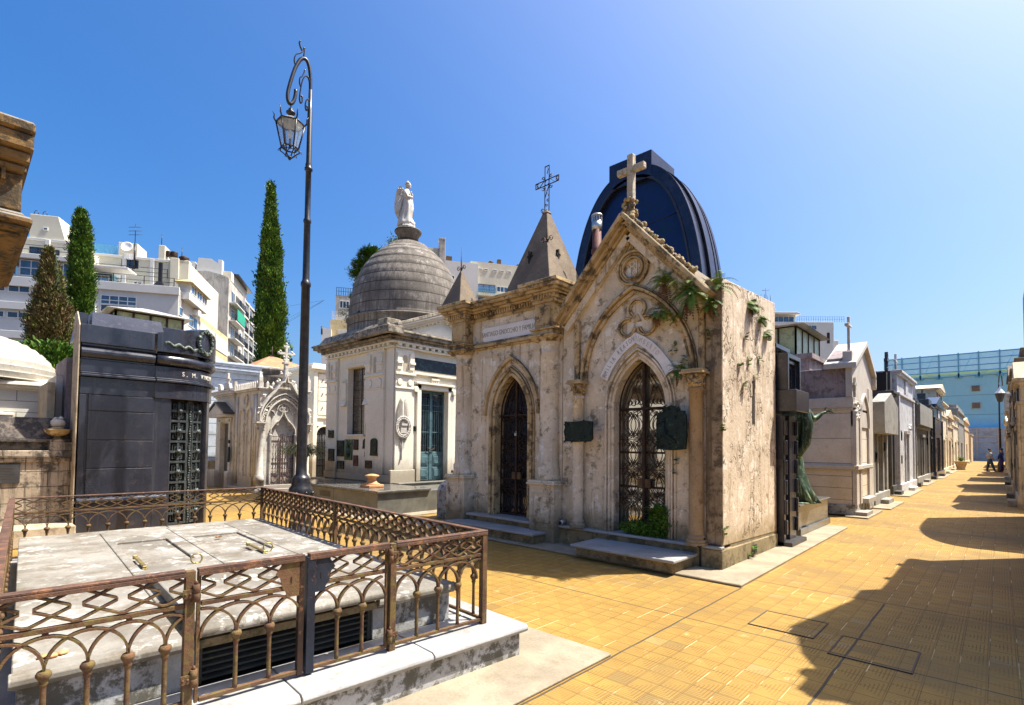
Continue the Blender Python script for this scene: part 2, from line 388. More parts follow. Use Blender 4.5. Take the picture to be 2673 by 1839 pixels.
M['carvel'] = plain('faint_carved_letter', (.52, .47, .39), .9)
M['grn'] = plain('green_awning', (.02, .33, .20), .7)
M['acw'] = plain('white_enamel', (.75, .74, .70), .4)

def tile_mat():
    m, t, bs = nt('yellow_grooved_paving'); n = N(t)
    T = .1665
    x, y, z = n.sep()
    u = n.m('DIVIDE', n.m('ADD', x, 2.25+T*60), T); v = n.m('DIVIDE', n.m('ADD', y, -4.9+T*60), T)
    fu = n.m('FRACT', u); fv = n.m('FRACT', v)
    cu = n.m('FLOOR', u); cv = n.m('FLOOR', v)
    # each tile is split on its diagonal: one half ribbed along x, the other along y
    par = n.m('MODULO', n.m('ADD', cu, cv), 2)
    tri = n.m('GREATER_THAN', fu, n.m('ADD', n.m('MULTIPLY', par, n.m('SUBTRACT', 1, fv)), n.m('MULTIPLY', n.m('SUBTRACT', 1, par), fv)))
    gx = n.m('FRACT', n.m('MULTIPLY', fu, 7)); gy = n.m('FRACT', n.m('MULTIPLY', fv, 7))
    g = n.m('ADD', n.m('MULTIPLY', tri, gx), n.m('MULTIPLY', n.m('SUBTRACT', 1, tri), gy))
    groove = n.m('LESS_THAN', n.m('ABSOLUTE', n.m('SUBTRACT', g, .5)), .16)
    wear = n.ramp(n.noise(1.1, 5, .65), .35, .65, .25, 1.)
    far = n.t.nodes.new('ShaderNodeCameraData')
    wn = n.noise(9, 5, .7)
    jw = n.m('ADD', .002, n.m('MULTIPLY', wn, .036))
    ju = n.m('LESS_THAN', n.m('MINIMUM', fu, n.m('SUBTRACT', 1, fu)), n.m('MULTIPLY', jw, .75))
    jv = n.m('LESS_THAN', n.m('MINIMUM', fv, n.m('SUBTRACT', 1, fv)), jw)
    joint = n.m('MAXIMUM', ju, jv)
    tv = n.t.nodes.new('ShaderNodeTexWhiteNoise'); tv.noise_dimensions = '2D'
    cb = n.t.nodes.new('ShaderNodeCombineXYZ'); n.lk(cu, cb.inputs[0]); n.lk(cv, cb.inputs[1]); n.lk(cb.outputs[0], tv.inputs['Vector'])
    base = n.mix(n.ramp(n.noise(.7, 5, .6), .35, .65), (.37, .225, .050), (.285, .17, .036))
    base = n.mix(n.m('MULTIPLY', tv.outputs[0], .35), base, (.25, .145, .035))
    base = n.mix(n.m('MULTIPLY', n.m('GREATER_THAN', tv.outputs[0], .97), .3), base, (.36, .28, .14))
    base = n.mix(n.m('MULTIPLY', n.m('LESS_THAN', tv.outputs[0], .03), .6), base, (.17, .115, .045))
    base = n.mix(n.m('MULTIPLY', tri, .30), base, (.24, .125, .025))  # one half of each tile darkened in colour as relief shading of its ribs
    base = n.mix(n.ramp(n.noise(3.2, 7, .75), .60, .70, 0, .5), base, (.58, .43, .19))
    base = n.mix(n.ramp(n.noise(1.9, 8, .7), .60, .74, 0, .6), base, (.17, .11, .045))
    col = n.mix(n.m('MULTIPLY', n.m('MULTIPLY', groove, wear), .72), base, (.10, .055, .015))
    # some joints are filled with pale grout, most are dark
    pale = n.m('MULTIPLY', ju, n.ramp(n.noise(1.7, 3, .5), .55, .60))
    jc = n.mix(pale, (.09, .055, .02), (.66, .52, .30))
    col = n.mix(n.m('MULTIPLY', joint, n.ramp(n.noise(2.1, 4, .6), .35, .6, .5, .95)), col, jc)
    col = n.mix(n.ramp(n.noise(.35, 6, .65), .47, .62, 0, .45), col, (.16, .115, .05))
    # wide bituminous expansion joints
    def ln(src, at, w):
        off = n.m('MULTIPLY', n.m('SUBTRACT', n.noise(2.5, 3, .5), .5), .03)
        return n.m('LESS_THAN', n.m('ABSOLUTE', n.m('SUBTRACT', n.m('ADD', src, off), at)), w)
    lines = n.m('MULTIPLY', ln(y, 4.91, .008), n.m('LESS_THAN', x, 6))
    lines = n.m('MAXIMUM', lines, n.m('MULTIPLY', ln(x, -2.25, .009), n.m('LESS_THAN', y, 6.4)))
    lines = n.m('MAXIMUM', lines, n.m('MULTIPLY', ln(x, -.925, .009), n.m('LESS_THAN', y, 6.85)))
    lines = n.m('MAXIMUM', lines, n.m('MULTIPLY', ln(y, 6.88, .008), n.m('GREATER_THAN', x, -2.26)))
    lines = n.m('MAXIMUM', lines, n.m('MULTIPLY', ln(y, 13.5, .012), n.m('GREATER_THAN', x, -2.5)))
    lines = n.m('MAXIMUM', lines, ln(y, 22.3, .02)); lines = n.m('MAXIMUM', lines, ln(y, 33., .03))
    col = n.mix(n.m('MULTIPLY', lines, .9), col, (.045, .04, .03))
    h = n.m('SUBTRACT', 1, n.m('MAXIMUM', n.m('MULTIPLY', groove, .6), n.m('MAXIMUM', joint, lines)))
    h = n.m('ADD', h, n.m('MULTIPLY', wn, .25))
    n.lk(n.bump(h, .55, .006), bs.inputs['Normal'])
    n.lk(col, bs.inputs['Base Color']); bs.inputs['Roughness'].default_value = .72; bs.inputs['Specular IOR Level'].default_value = .25
    return m
M['tile'] = tile_mat()

# ---------------------------------------------------------------- camera, sky, sun
def setup():
    az, th, ro = R(43), R(2.05), R(.57)
    h = Vector((-math.sin(az), math.cos(az), 0)); r = Vector((math.cos(az), math.sin(az), 0)); u = Vector((0, 0, 1))
    fw = h*math.cos(th) + u*math.sin(th); up = u*math.cos(th) - h*math.sin(th)
    Rr = r*math.cos(ro) + up*math.sin(ro); U = up*math.cos(ro) - r*math.sin(ro)
    cd = bpy.data.cameras.new('camera'); co = bpy.data.objects.new('camera', cd); COL.objects.link(co)
    m = Matrix((Rr, U, -fw)).transposed().to_4x4(); m.translation = (0, 0, 1.65)
    co.matrix_world = m
    cd.sensor_width = 36; cd.lens = 36*1184/2320; cd.shift_y = (966-798)/2320; cd.clip_start = .05; cd.clip_end = 3000
    sc.camera = co
    w = bpy.data.worlds.new('World'); sc.world = w; w.use_nodes = True
    t = w.node_tree; bg = t.nodes['Background']
    sky = t.nodes.new('ShaderNodeTexSky'); sky.sky_type = 'NISHITA'; sky.sun_disc = False
    sky.sun_elevation = R(62); sky.sun_rotation = R(38); sky.air_density = 1.0; sky.dust_density = 4.2; sky.ozone_density = 5.0; sky.altitude = 20
    hs = t.nodes.new('ShaderNodeHueSaturation'); hs.inputs['Saturation'].default_value = 1.40; hs.inputs['Hue'].default_value = .503
    t.links.new(sky.outputs[0], hs.inputs['Color']); t.links.new(hs.outputs[0], bg.inputs[0]); bg.inputs[1].default_value = .100
    sd = bpy.data.lights.new('sun', 'SUN'); so = bpy.data.objects.new('sun', sd); COL.objects.link(so)
    sd.energy = 5.0; sd.angle = R(.53); sd.color = (1, .94, .83)
    S = Vector((math.sin(R(38))*math.cos(R(62)), math.cos(R(38))*math.cos(R(62)), math.sin(R(62))))
    so.rotation_euler = S.to_track_quat('Z', 'Y').to_euler(); so.location = (10, 10, 30)
    sc.view_settings.view_transform = 'Standard'; sc.view_settings.look = 'None'; sc.view_settings.exposure = 1.24; sc.view_settings.gamma = 1
    sc.render.engine = 'CYCLES'
setup()

# ---------------------------------------------------------------- ground
b = B(); b.quad((-500, -300, -.03), (500, -300, -.03), (500, 700, -.03), (-500, 700, -.03))
obj('ground', b, M['soil'], kind='structure')
b = B(); b.quad((-46, -12, 0), (20, -12, 0), (20, 125, 0), (-46, 125, 0))
obj('pavement', b, M['tile'], kind='structure')
# cement footings beside the tombs
b = B(); b.prism([(-9.2, 6.42), (-2.255, 6.40), (-2.33, 12.75), (-2.76, 12.75), (-2.76, 7.2), (-9.2, 7.2)], .002, .032, 'z')
obj('footpath_edge', b, M['concrete'], kind='structure', bevel=.008)
b = B(); b.prism([(-3.3, 3.60), (-2.262, 3.60), (-2.30, -1.), (-3.3, -1.)], .002, .022, 'z')
obj('footpath_edge', b, M['concrete'], kind='structure', bevel=.006)
# ================================================================ fenced grave, foreground
FR = Matrix.Translation((-2.985, 2.885, 0)) @ Matrix.Rotation(R(-4), 4, 'Z')
def FB(M2=None): return B(FR @ M2 if M2 else FR)
LX, LY = -5.22, -2.75
gr = thing('grave_plinth', 'low grey marble grave plinth with rounded coping under the rusty railing', 'grave plinth', (-2.78, 3.09, 0))
b = FB(); b.box(LX-.21, .205, LY-.2, .205, 0, .192); obj('plinth_wall', b, M['kerbwall'], gr)
# coping: separate blocks with open joints, rounded nose
def nose(b, x0, x1, y0, y1, z0, z1, rad, sides):
    pass
b = FB()
segs = [(.255, -.62), (-.628, -1.50), (-1.508, -2.5), (-2.508, LY-.25)]
prof = [(-.25, .192), (.225, .192), (.248, .206), (.256, .224), (.248, .243), (.225, .256), (-.25, .256)]
for y1, y0 in segs: b.prism(prof, y0, y1, 'y')
obj('coping', b, M['marble'], gr, bevel=.006, seg=2)
b = FB()
for x0, x1 in ((LX-.25, -3.9), (-3.892, -2.6), (-2.592, -1.4), (-1.392, -.26)): b.box(x0, x1, -.12, .25, .193, .256)
b.box(LX-.25, LX+.2, LY-.2, -.13, .193, .256)
b.box(LX+.21, -.26, LY-.25, LY+.12, .193, .256)
obj('coping', b, M['marble'], gr, bevel=.012, seg=2)
b = FB(); b.box(LX+.1, -.2, LY+.1, -.1, .19, .21); obj('earth_bed', b, M['soil'], gr)

tb = thing('grave_slab', 'broad weathered marble grave slab with recessed panels, inside the railing', 'grave slab', (-3.3, 2.2, .25))
b = FB()
b.box(-4.98, -.27, -2.66, -1.90, .25, .47); b.box(-4.98, -.27, -.80, -.13, .25, .47); b.box(-4.98, -.62, -1.90, -.80, .25, .47)
obj('side_wall', b, M['kerbwall'], tb)
# top: pieces with narrow open joints and two sunken panels
b = FB(); zt = .545
def pc(x0, x1, y0, y1, z1=zt): b.box(x0, x1, y0, y1, .472, z1)
pc(-4.8, -.235, -2.68, -1.978); pc(-5.0, -4.808, -2.68, -1.27); pc(-5.0, -4.808, -1.262, -.10)
pc(-4.8, -.235, -.63, -.10)
for (a0, a1, px0, px1, py0, py1) in ((-1.972, -1.30, -3.95, -2.58, -1.90, -1.44), (-1.294, -.637, -3.92, -2.59, -1.19, -.70)):
    pc(-4.8, px0, a0, a1); pc(px1, -1.15, a0, a1); pc(px0, px1, a0, py0); pc(px0, px1, py1, a1)
    b.box(px0+.006, px1-.006, py0+.006, py1-.006, .472, zt-.022)
obj('slab_top', b, M['slab'], tb, bevel=.005)
b = FB(); b.box(-4.97, -.25, -2.65, -.14, .468, .515); obj('slab_core', b, M['plinth'], tb)
b = FB()
pr = [(-.27, .47), (-.235, .478), (-.215, .497), (-.215, .522), (-.228, .54), (-.25, .546), (-.27, .546)]
for y0, y1 in ((-2.69, -1.93), (-.78, -.09)): b.prism(pr, y0, y1, 'y')
obj('edge_moulding', b, M['slab'], tb, bevel=.003)
# louvred vent below the ledger
b = FB()
b.box(-.62, -.60, -1.88, -.82, .25, .5)
obj('vent_back', b, M['dark'], tb)
b = FB()
for k in range(6):
    z = .275 + k*.038
    b.hexa(((-.36, -1.88, z), (-.30, -1.88, z-.012), (-.30, -.82, z-.012), (-.36, -.82, z)), ((-.36, -1.88, z+.012), (-.30, -1.88, z), (-.30, -.82, z), (-.36, -.82, z+.012)))
b.box(-.38, -.29, -1.905, -1.875, .25, .5); b.box(-.38, -.29, -.83, -.80, .25, .5)
obj('louvre', b, stone('dark_mossy_iron', (.085, .080, .062), (.05, .048, .038), stain=(.15, .14, .05), st=(.6, .7), sc_=5), tb)

lg = thing('ledger_stone', 'raised marble ledger stone with bold letters and rounded edge behind the gate', 'ledger stone', (-3.3, 1.6, .54))
b = FB()
prof = [(-1.75, .547), (-.20, .547), (-.165, .556), (-.148, .576), (-.15, .60), (-.17, .616), (-.2, .622), (-1.75, .622)]
b.prism(prof, -1.92, -.76, 'y')
obj('slab', b, M['slab'], lg, bevel=.01, seg=2)
for s_, xx, yy in (('A. J', -1.28, -1.60), ('O S E', -1.42, -1.25), ('M.', -1.62, -.95)):
    MM = FR @ Matrix.Translation((xx, yy, .624)) @ Matrix.Rotation(R(76), 4, 'Z')
    text('inscription', s_, MM, .15, M['letter'], lg, depth=.003)
# bronze rings and bar handles
for (x, y), lab in (((-2.295, -1.485), 'bent brass ring handle standing on the slab behind the left gate post'), ((-2.43, -.82), 'bent brass ring handle standing on the slab, farther right of the two')):
    t = thing('ring_handle', lab, 'ring handle', FR @ Vector((x, y, zt)), group='ring handles on the grave slab')
    b = FB(); b.tube([(x+.0, y+.045*math.cos(a), zt+.045+.045*math.sin(a)) for a in [R(q) for q in range(0, 361, 24)]], .0075, 6, cap=False)
    obj('ring', b, M['brass'], t)
    b = FB(); b.lathe([(.018, 0), (.018, .006), (.008, .012)], (x, y, zt), 10); obj('rosette', b, M['brass'], t)
for (x, y), lab in (((-2.6, -1.87), 'long brass bar lying left on the marble slab'), ((-2.62, -.875), 'long brass bar lying right on the marble slab')):
    b = FB(); b.box(x-.28, x+.28, y-.016, y+.016, zt+.012, zt+.030); b.box(x-.28, x-.25, y-.02, y+.02, zt, zt+.038); b.box(x+.25, x+.28, y-.02, y+.02, zt, zt+.012)
    tag(obj('bar_handle', b, M['brass'], bevel=.004), lab, 'bar handle', group='bar handles on the grave slab')
b = FB(); rg = random.Random(3)
for k in range(5): b.ball((-3.6+rg.uniform(-.03, .03), -.98+rg.uniform(-.03, .03), zt+.012), .018, 6, 5, seed=k, sz=.5)
tag(obj('dry_leaf', b, M['ferndry']), 'small orange dried leaf lying on the marble slab', 'leaf')
b = FB()
for k in range(4): b.ball((-.42+rg.uniform(-.03, .03), -2.53+rg.uniform(-.05, .05), zt+.01), .026, 6, 5, seed=k, sz=.4)
tag(obj('dry_leaf', b, M['pinkstone']), 'reddish crumpled leaf at the near left end of the marble slab', 'leaf')

# ---- railing. each panel is planar: local x' along run, z up, depth y'
def panel_lattice(b, x0, x1, z0, z1, n):
    s = (x1-x0)/n; zc = (z0+z1)/2; hz = (z1-z0)/2-.004
    lo, hi = x0+.003, x1-.003
    for k in range(-1, n+1):
        cx = x0 + s*(k+.5); w = s*.93; P = []
        for (ax_, az_, bx_, bz_) in ((1, 0, 0, 1), (0, 1, -1, 0), (-1, 0, 0, -1), (0, -1, 1, 0)):
            r_ = .07
            for q in (r_, .5, 1-r_):
                P.append((cx + w*(ax_*(1-q)+bx_*q), zc + hz*(az_*(1-q)+bz_*q)))
        # clip to the panel by dropping points outside
        run = []
        for i in range(len(P)+1):
            p = P[i % len(P)]; q = P[(i+1) % len(P)]
            inside = lo <= p[0] <= hi
            if inside: run.append(p)
            if inside != (lo <= q[0] <= hi):
                lim = lo if min(p[0], q[0]) < lo else hi
                f = (lim-p[0])/((q[0]-p[0]) or 1); c = (lim, p[1]+(q[1]-p[1])*f)
                run.append(c)
                if inside:
                    if len(run) > 1: b.rib(run, .010, -.015, .015)
                    run = []
        if len(run) > 1: b.rib(run, .010, -.015, .015)
def panel(M2, x0, x1, bays, parent, mat, half=0, seedk=0):
    """rail panel between posts in plane y'=0 of M2"""
    b = FB(M2); b.box(x0, x1, -.013, .013, .783, .808); obj('middle_rail', b, mat, parent, bevel=.003)
    b = FB(M2); b.box(x0, x1, -.012, .012, .28, .304); obj('bottom_rail', b, mat, parent, bevel=.003)
    b = FB(M2); panel_lattice(b, x0, x1, .808, .968, max(1, round((x1-x0)/.162))); obj('lattice', b, mat, parent)
    s = (x1-x0)/bays
    cols = []
    if half: cols = [x0 + s*(k+.5) for k in range(int(bays))]
    else: cols = [x0 + s*k for k in range(1, int(bays+.01))] if abs(bays-round(bays)) < .01 else [x0+s*(k+1) for k in range(int(bays))]
    cols = [c for c in cols if x0+.05 < c < x1-.05]
    b = FB(M2)
    for c in cols + [cols[0]-s, cols[-1]+s]:
        if x0-.02 <= c <= x1+.02 or True:
            pts = rarch(c, s, .615, .15, 18)
            pts = [p for p in pts if x0 <= p[0] <= x1]
            if len(pts) > 2:
                b.rib(pts, .011, -.016, .016)
    for c in cols: b.box(c-.012, c+.012, -.008, .008, .762, .785)
    obj('arch_bars', b, mat, parent)
    for c in cols:
        b = FB(M2)
        b.lathe([(.0135, .302), (.0125, .33), (.0115, .53), (.013, .548), (.019, .556), (.0145, .566), (.021, .578), (.029, .590), (.030, .600), (.024, .612), (.012, .618)], (c, 0, 0), 10)
        obj('baluster', b, mat, parent)
def post(M2, x, parent, w=.046, mat=None, z0=.256, z1=.975):
    b = FB(M2); b.box(x-w/2, x+w/2, -w/2, w/2, z0, z1); obj('post', b, mat or M['rust'], parent, bevel=.002)
def hinge(M2, x, z, parent, side):
    b = FB(M2); b.lathe([(.017, -.045), (.017, -.003), (.0135, 0), (.017, .003), (.017, .045)], (x, .03, z), 10)
    b.lathe([(.007, .045), (.009, .055), (.004, .065)], (x, .03, z), 8)
    b.box(min(x, x+side*.06), max(x, x+side*.06), .0235, .034, z-.022, z+.022)
    for q in (.028, .05): b.ball((x+side*q, .036, z), .006, 6, 4)
    obj('hinge', b, M['rust'], parent)
# front plane: run along local -y. M2 maps x' -> local y, y'(normal) -> local +x
MF = Matrix(((0, 1, 0, 0), (1, 0, 0, 0), (0, 0, 1, 0), (0, 0, 0, 1)))
rail = thing('grave_railing', 'rusty wrought iron grave railing with lattice band and interlaced arches', 'railing', FR @ Vector((0, 0, .256)))
for x in (0, -.81, -2.01, LY): post(MF, x, rail)
panel(MF, -.787, -.023, 4.25, rail, M['rust']); panel(MF, LY+.023, -2.033, 4.5, rail, M['rust'])
MB_ = Matrix.Identity(4)
for x in (-2.677, LX): post(MB_, x, rail)
panel(MB_, -2.654, -.023, 14, rail, M['rust'], half=1); panel(MB_, LX+.023, -2.70, 14, rail, M['rust'], half=1)
ML = Matrix.Translation((0, LY, 0)); panel(ML, LX+.023, -2.63, 14, rail, M['rust'], half=1); post(ML, -2.61, rail); panel(ML, -2.587, -.023, 14, rail, M['rust'], half=1)
MR_ = Matrix.Translation((LX, 0, 0)) @ MF; panel(MR_, LY+.023, -.023, 14, rail, M['rust'], half=1); post(MR_, LY, rail)
b = FB()
rk = stone('dark_brown_angle_iron', (.13, .07, .045), (.07, .04, .03), stain=(.24, .11, .05), st=(.55, .65), sc_=6, rough=.6, bump=.4)
b.box(-.026, .026, -.79, .026, .968, .982); b.box(.014, .026, -.79, .026, .945, .968)
b.box(-.026, .026, LY, -2.03, .968, .982); b.box(.014, .026, LY, -2.03, .945, .968)
b.box(LX-.026, -.026, -.026, .026, .968, .982); b.box(LX-.026, LX+.026, LY, -.026, .968, .982); b.box(LX+.026, -.026, LY-.026, LY+.026, .968, .982)
obj('top_rail', b, rk, rail, bevel=.003)
# the gate: two leaves meeting at -1.40
for (x0, x1, lab, hx, sd, pm) in ((-1.385, -.845, 'right leaf of the rusty grave gate with dark lock plate', -.836, 1, M['rust']), (-1.975, -1.415, 'left leaf of the rusty grave gate with torn brown lock plate', -1.985, -1, M['rust'])):
    g = thing('gate_leaf', lab, 'gate', FR @ Vector((0, hx, .27)), group='leaves of the grave gate')
    inner = x0 if sd > 0 else x1
    bluem = stone('blue_black_iron', (.028, .036, .055), (.018, .022, .035), stain=(.20, .09, .04), st=(.60, .70), sc_=7, rough=.5, metal=.3, bump=.3)
    post(MF, inner+sd*.013, g, .034 if sd < 0 else .05, M['rustdk'] if sd < 0 else bluem, .27, .965)
    post(MF, (x1 if sd > 0 else x0)-sd*.008, g, .018, M['rust'], .28, .965)
    panel(MF, x0+.02, x1-.01, 3, g, M['rust'])
    b = FB(MF); b.box(x0, x1+.0, -.02, .028, .966, .984); b.box(x0, x1, .018, .028, .945, .966); obj('top_rail', b, rk, g, bevel=.002)
    # shaped lock plate
    P = [(0, .965), (.125, .965), (.112, .935), (.145, .885), (.118, .86), (.105, .80), (.085, .775), (.08, .745), (0, .745)]
    P = [(inner + sd*(.02+a), z_) for a, z_ in P]
    b = FB(MF); b.prism(P, .012, .017, 'y'); obj('lock_plate', b, bluem if sd > 0 else M['rust'], g)
    b = FB(MF); b.lathe([(.007, 0), (.007, .004)], (0, 0, 0), 8)
    kh = FB(MF); kx = inner+sd*.075; kh.box(kx-.004, kx+.004, .017, .019, .835, .86); kh.box(kx-.002, kx+.002, .017, .019, .822, .835); obj('keyhole', kh, M['dark'], g)
    for z in (.36, .90) if sd > 0 else (.42, .86): hinge(MF, hx, z, g, sd)

# dry weeds in the gap along the left side
b = FB(); rg = random.Random(5)
for k in range(420):
    x = rg.uniform(-5.0, -1.6); y = LY+rg.uniform(.01, .07); h = rg.uniform(.12, .42); dx = rg.uniform(-.2, .2); dy = rg.uniform(-.05, .12)
    w = .003
    b.quad((x-w, y, .25), (x+w, y, .25), (x+dx*.5+w*.7, y+dy*.5, .25+h*.8), (x+dx*.5-w*.7, y+dy*.5, .25+h*.8))
    b.tri((x+dx*.5-w*.7, y+dy*.5, .25+h*.8), (x+dx*.5+w*.7, y+dy*.5, .25+h*.8), (x+dx, y+dy, .25+h))
tag(obj('dry_grass', b, M['hay'], kind='stuff'), 'dry yellow grass between the slab and the left railing', 'grass')
b = FB()
for k in range(60):
    x = rg.uniform(.23, .3); y = rg.uniform(-1.95, -1.75); h = rg.uniform(.02, .06)
    b.tri((x-.004, y, .02), (x+.006, y, .02), (x+rg.uniform(-.03, .03), y+rg.uniform(-.03, .03), .02+h))
tag(obj('weed_tuft', b, M['weed']), 'tiny green weed at the foot of the marble plinth', 'weed')

# ---- paving covers
for (x0, x1, y0, y1, lab) in ((-1.74, -1.215, 5.15, 5.67, 'square paved inspection cover half in sun'), (-1.03, -.505, 4.87, 5.40, 'square paved inspection cover in the shade')):
    t = thing('inspection_cover', lab, 'inspection cover', (x0, y0, 0), group='inspection covers in the paving')
    b = B(); b.box(x0, x1, y0, y1, .001, .005); obj('lid', b, M['tile'], t)
    b = B(); w = .012
    b.box(x0-w, x1+w, y0-w, y0, .001, .009); b.box(x0-w, x1+w, y1, y1+w, .001, .009); b.box(x0-w, x0, y0, y1, .001, .009); b.box(x1, x1+w, y0, y1, .001, .009)
    obj('frame', b, plain('dirty_steel_frame', (.08, .05, .03), .7), t)
# ================================================================ shared architectural helpers
def wall_arch(b, x0, x1, z0, z1, arch, y0, y1, ax='y', zs=None):
    """front wall slab with an arched opening; arch = curve list left->right starting at spring height; opening reaches z0"""
    xl, xr = arch[0][0], arch[-1][0]
    b.band([(x0, z0), (x0, z1)], [(xl, z0), (xl, z1)], y0, y1, ax)
    b.band([(xr, z0), (xr, z1)], [(x1, z0), (x1, z1)], y0, y1, ax)
    b.band(arch, [(p[0], z1) for p in arch], y0, y1, ax)
def offs(P, d):
    n = len(P); out = []
    for k in range(n):
        p0 = P[max(k-1, 0)]; p1 = P[min(k+1, n-1)]
        dx, dz = p1[0]-p0[0], p1[1]-p0[1]; L = math.hypot(dx, dz) or 1
        out.append((P[k][0]-dz/L*d, P[k][1]+dx/L*d))
    return out
def arch_band(b, cx, w, zs, zt, d0, d1, y0, y1, ax='y', zb=None, n=12):
    """pointed moulding between half-widths w+d0 and w+d1, optional jambs to zb"""
    A = parch(cx, w+d0, zs, zt+d0*1.25, n); Q = parch(cx, w+d1, zs, zt+d1*1.25, n)
    if zb is not None:
        A = [(A[0][0], zb)] + A + [(A[-1][0], zb)]; Q = [(Q[0][0], zb)] + Q + [(Q[-1][0], zb)]
    b.band(A, Q, y0, y1, ax)
def scroll_unit(b, cx, z0, z1, w, y0, y1, ax='y', t=.008):
    h = z1-z0; zc = (z0+z1)/2
    for s in (-1, 1):
        # oval made of two bowed bars
        for k_ in (1., .62):
            P = [(cx+s*w*.62*k_*math.sin(math.pi*q/12), z0+h*.12+h*.76*q/12) for q in range(13)]
            b.rib(P, t, y0, y1, ax)
        for e in (-1, 1):
            P = spiral(cx+s*w*.62, zc+e*h*.36, .05*1.1, .012, R(90 if e > 0 else -90) , (-.9 if s*e > 0 else .9), 12)
            b.rib(P, t, y0, y1, ax)
            P = [(cx+s*(w*.95-w*.95*math.sin(math.pi/2*q/8)), zc+e*(h*.5-h*.30*(1-math.cos(math.pi/2*q/8)))) for q in range(9)]
            b.rib(P, t, y0, y1, ax)
            P = spiral(cx+s*w*.28, zc+e*h*.42, .035, .01, R(0), s*e*.8, 9)
            b.rib(P, t*.8, y0, y1, ax)
def scroll_gate(name, cx, w, zs, zt, zb, y, parent, mat, rows, ax='y', gl=None, gd=.07):
    """pointed double gate in the plane y"""
    g0, g1 = y-.008, y+.008
    fr_ = parch(cx, w-.012, zs, zt-.02, 12)
    b = B(); P = [(cx-w+.012, zb)] + fr_ + [(cx+w-.012, zb)]
    b.rib(P, .022, y-.012, y+.012, ax)
    def bx(b, xa, xb, za, zb_, dd=.012):
        if ax == 'y': b.box(xa, xb, y-dd, y+dd, za, zb_)
        else: b.box(y-dd, y+dd, xa, xb, za, zb_)
    bx(b, cx-w, cx+w, zb, zb+.03); bx(b, cx-w, cx+w, zs-.012, zs+.014)
    leafo = obj('gate', b, mat, parent)
    b = B(); bx(b, cx-.021, cx+.021, zb, zt-.04, .022); obj('meeting_bar', b, mat, leafo)
    b = B()
    hh = (zs-.02-zb-.03)/rows
    for r_ in range(rows):
        for s in (-1, 1):
            scroll_unit(b, cx+s*w*.5, zb+.03+hh*r_, zb+.03+hh*(r_+1), w*.47, g0, g1, ax)
        if r_: bx(b, cx-w, cx+w, zb+.03+hh*r_-.004, zb+.03+hh*r_+.004, .006)
    # tympanum: A-shapes with spirals
    for s in (-1, 1):
        c = cx+s*w*.42; top = zt-(zt-zs)*.28
        b.rib([(c-s*w*.34, zs), (c-s*w*.05-0*s, top*.6+zs*.4), (cx+s*w*.13, top)], .009, g0, g1, ax)
        b.rib([(c+s*w*.40, zs), (c+s*w*.12, zs+(zt-zs)*.45), (cx+s*w*.14, top+.02)], .009, g0, g1, ax)
        for (a_, b__, r_) in ((c-w*.12*s, zs+.10, .055), (c+w*.16*s, zs+.09, .055), (c-w*.02*s, zs+.30, .05), (cx+s*w*.25, zs+(zt-zs)*.66, .04)):
            b.rib(spiral(a_, b__, r_, .012, R(90), s*1.1, 12), .007, g0, g1, ax)
            b.rib(spiral(a_, b__+.01, r_*.8, .012, R(-90), -s*1.0, 10), .006, g0, g1, ax)
    obj('scrollwork', b, mat, leafo)
    b = B(); bx(b, cx-.11, cx+.11, zb+(zs-zb)*.36, zb+(zs-zb)*.36+.13, .014); obj('lock_plate', b, M['rust'], leafo)
    b = B(); P2 = [(cx-w, zb)] + parch(cx, w, zs, zt, 12) + [(cx+w, zb)]; b.prism(P2, y+gd, y+gd+.006, ax); obj('pane', b, gl or M['glassdk'], parent)
    for za in (zs-.01, zb+(zs-zb)*.64, zb+(zs-zb)*.36):
        b = B()
        if ax == 'y': b.box(cx-w, cx+w, y+gd-.025, y+gd-.002, za-.015, za+.015)
        obj('glazing_bar', b, mat, parent)
def cornice(b, x0, x1, y0, y1, steps):
    """stack of slabs growing outwards; steps = [(z0,z1,proj)]"""
    for z0, z1, p in steps: b.box(x0-p, x1+p, y0-p, y1+p, z0, z1)
def dentils(b, x0, x1, y0, y1, z0, z1, pitch, ax='x'):
    n = int(abs(x1-x0)/pitch)
    for k in range(n):
        a = x0+(x1-x0)*(k+.25)/n; c = x0+(x1-x0)*(k+.75)/n
        if ax == 'x': b.box(a, c, y0, y1, z0, z1)
        else: b.box(y0, y1, a, c, z0, z1)
def frond(b, o, d, L, droop=.6, wl=.06, n=16, side=None):
    """fern frond: a rib with paired leaflets"""
    d = Vector(d).normalized(); p = Vector(o); up = Vector((0, 0, 1)); pts = [p.copy()]
    v = d.copy()
    for k in range(n):
        v = (v + Vector((0, 0, -droop/n*(1+k*.12)))).normalized(); p = p+v*L/n; pts.append(p.copy())
    sd = v.cross(up)
    if sd.length < .1: sd = Vector((1, 0, 0))
    sd.normalize()
    if side is not None: sd = (sd*.6 + Vector(side)*.6).normalized()
    for k in range(n):
        a, c = pts[k], pts[k+1]; w = .0018
        b.quad(a-sd*w, a+sd*w, c+sd*w, c-sd*w)
        if k < 2: continue
        l = wl*math.sin(math.pi*min(1, (k+1)/(n+1))**.8)+.006
        t = (c-a).normalized(); hw = (c-a).length*.30
        for s in (-1, 1):
            tip = a + sd*s*l + t*l*.35 + Vector((0, 0, -l*.15))
            b.quad(a-t*hw, a+t*hw*1.3, tip+t*.002, tip-t*.003)
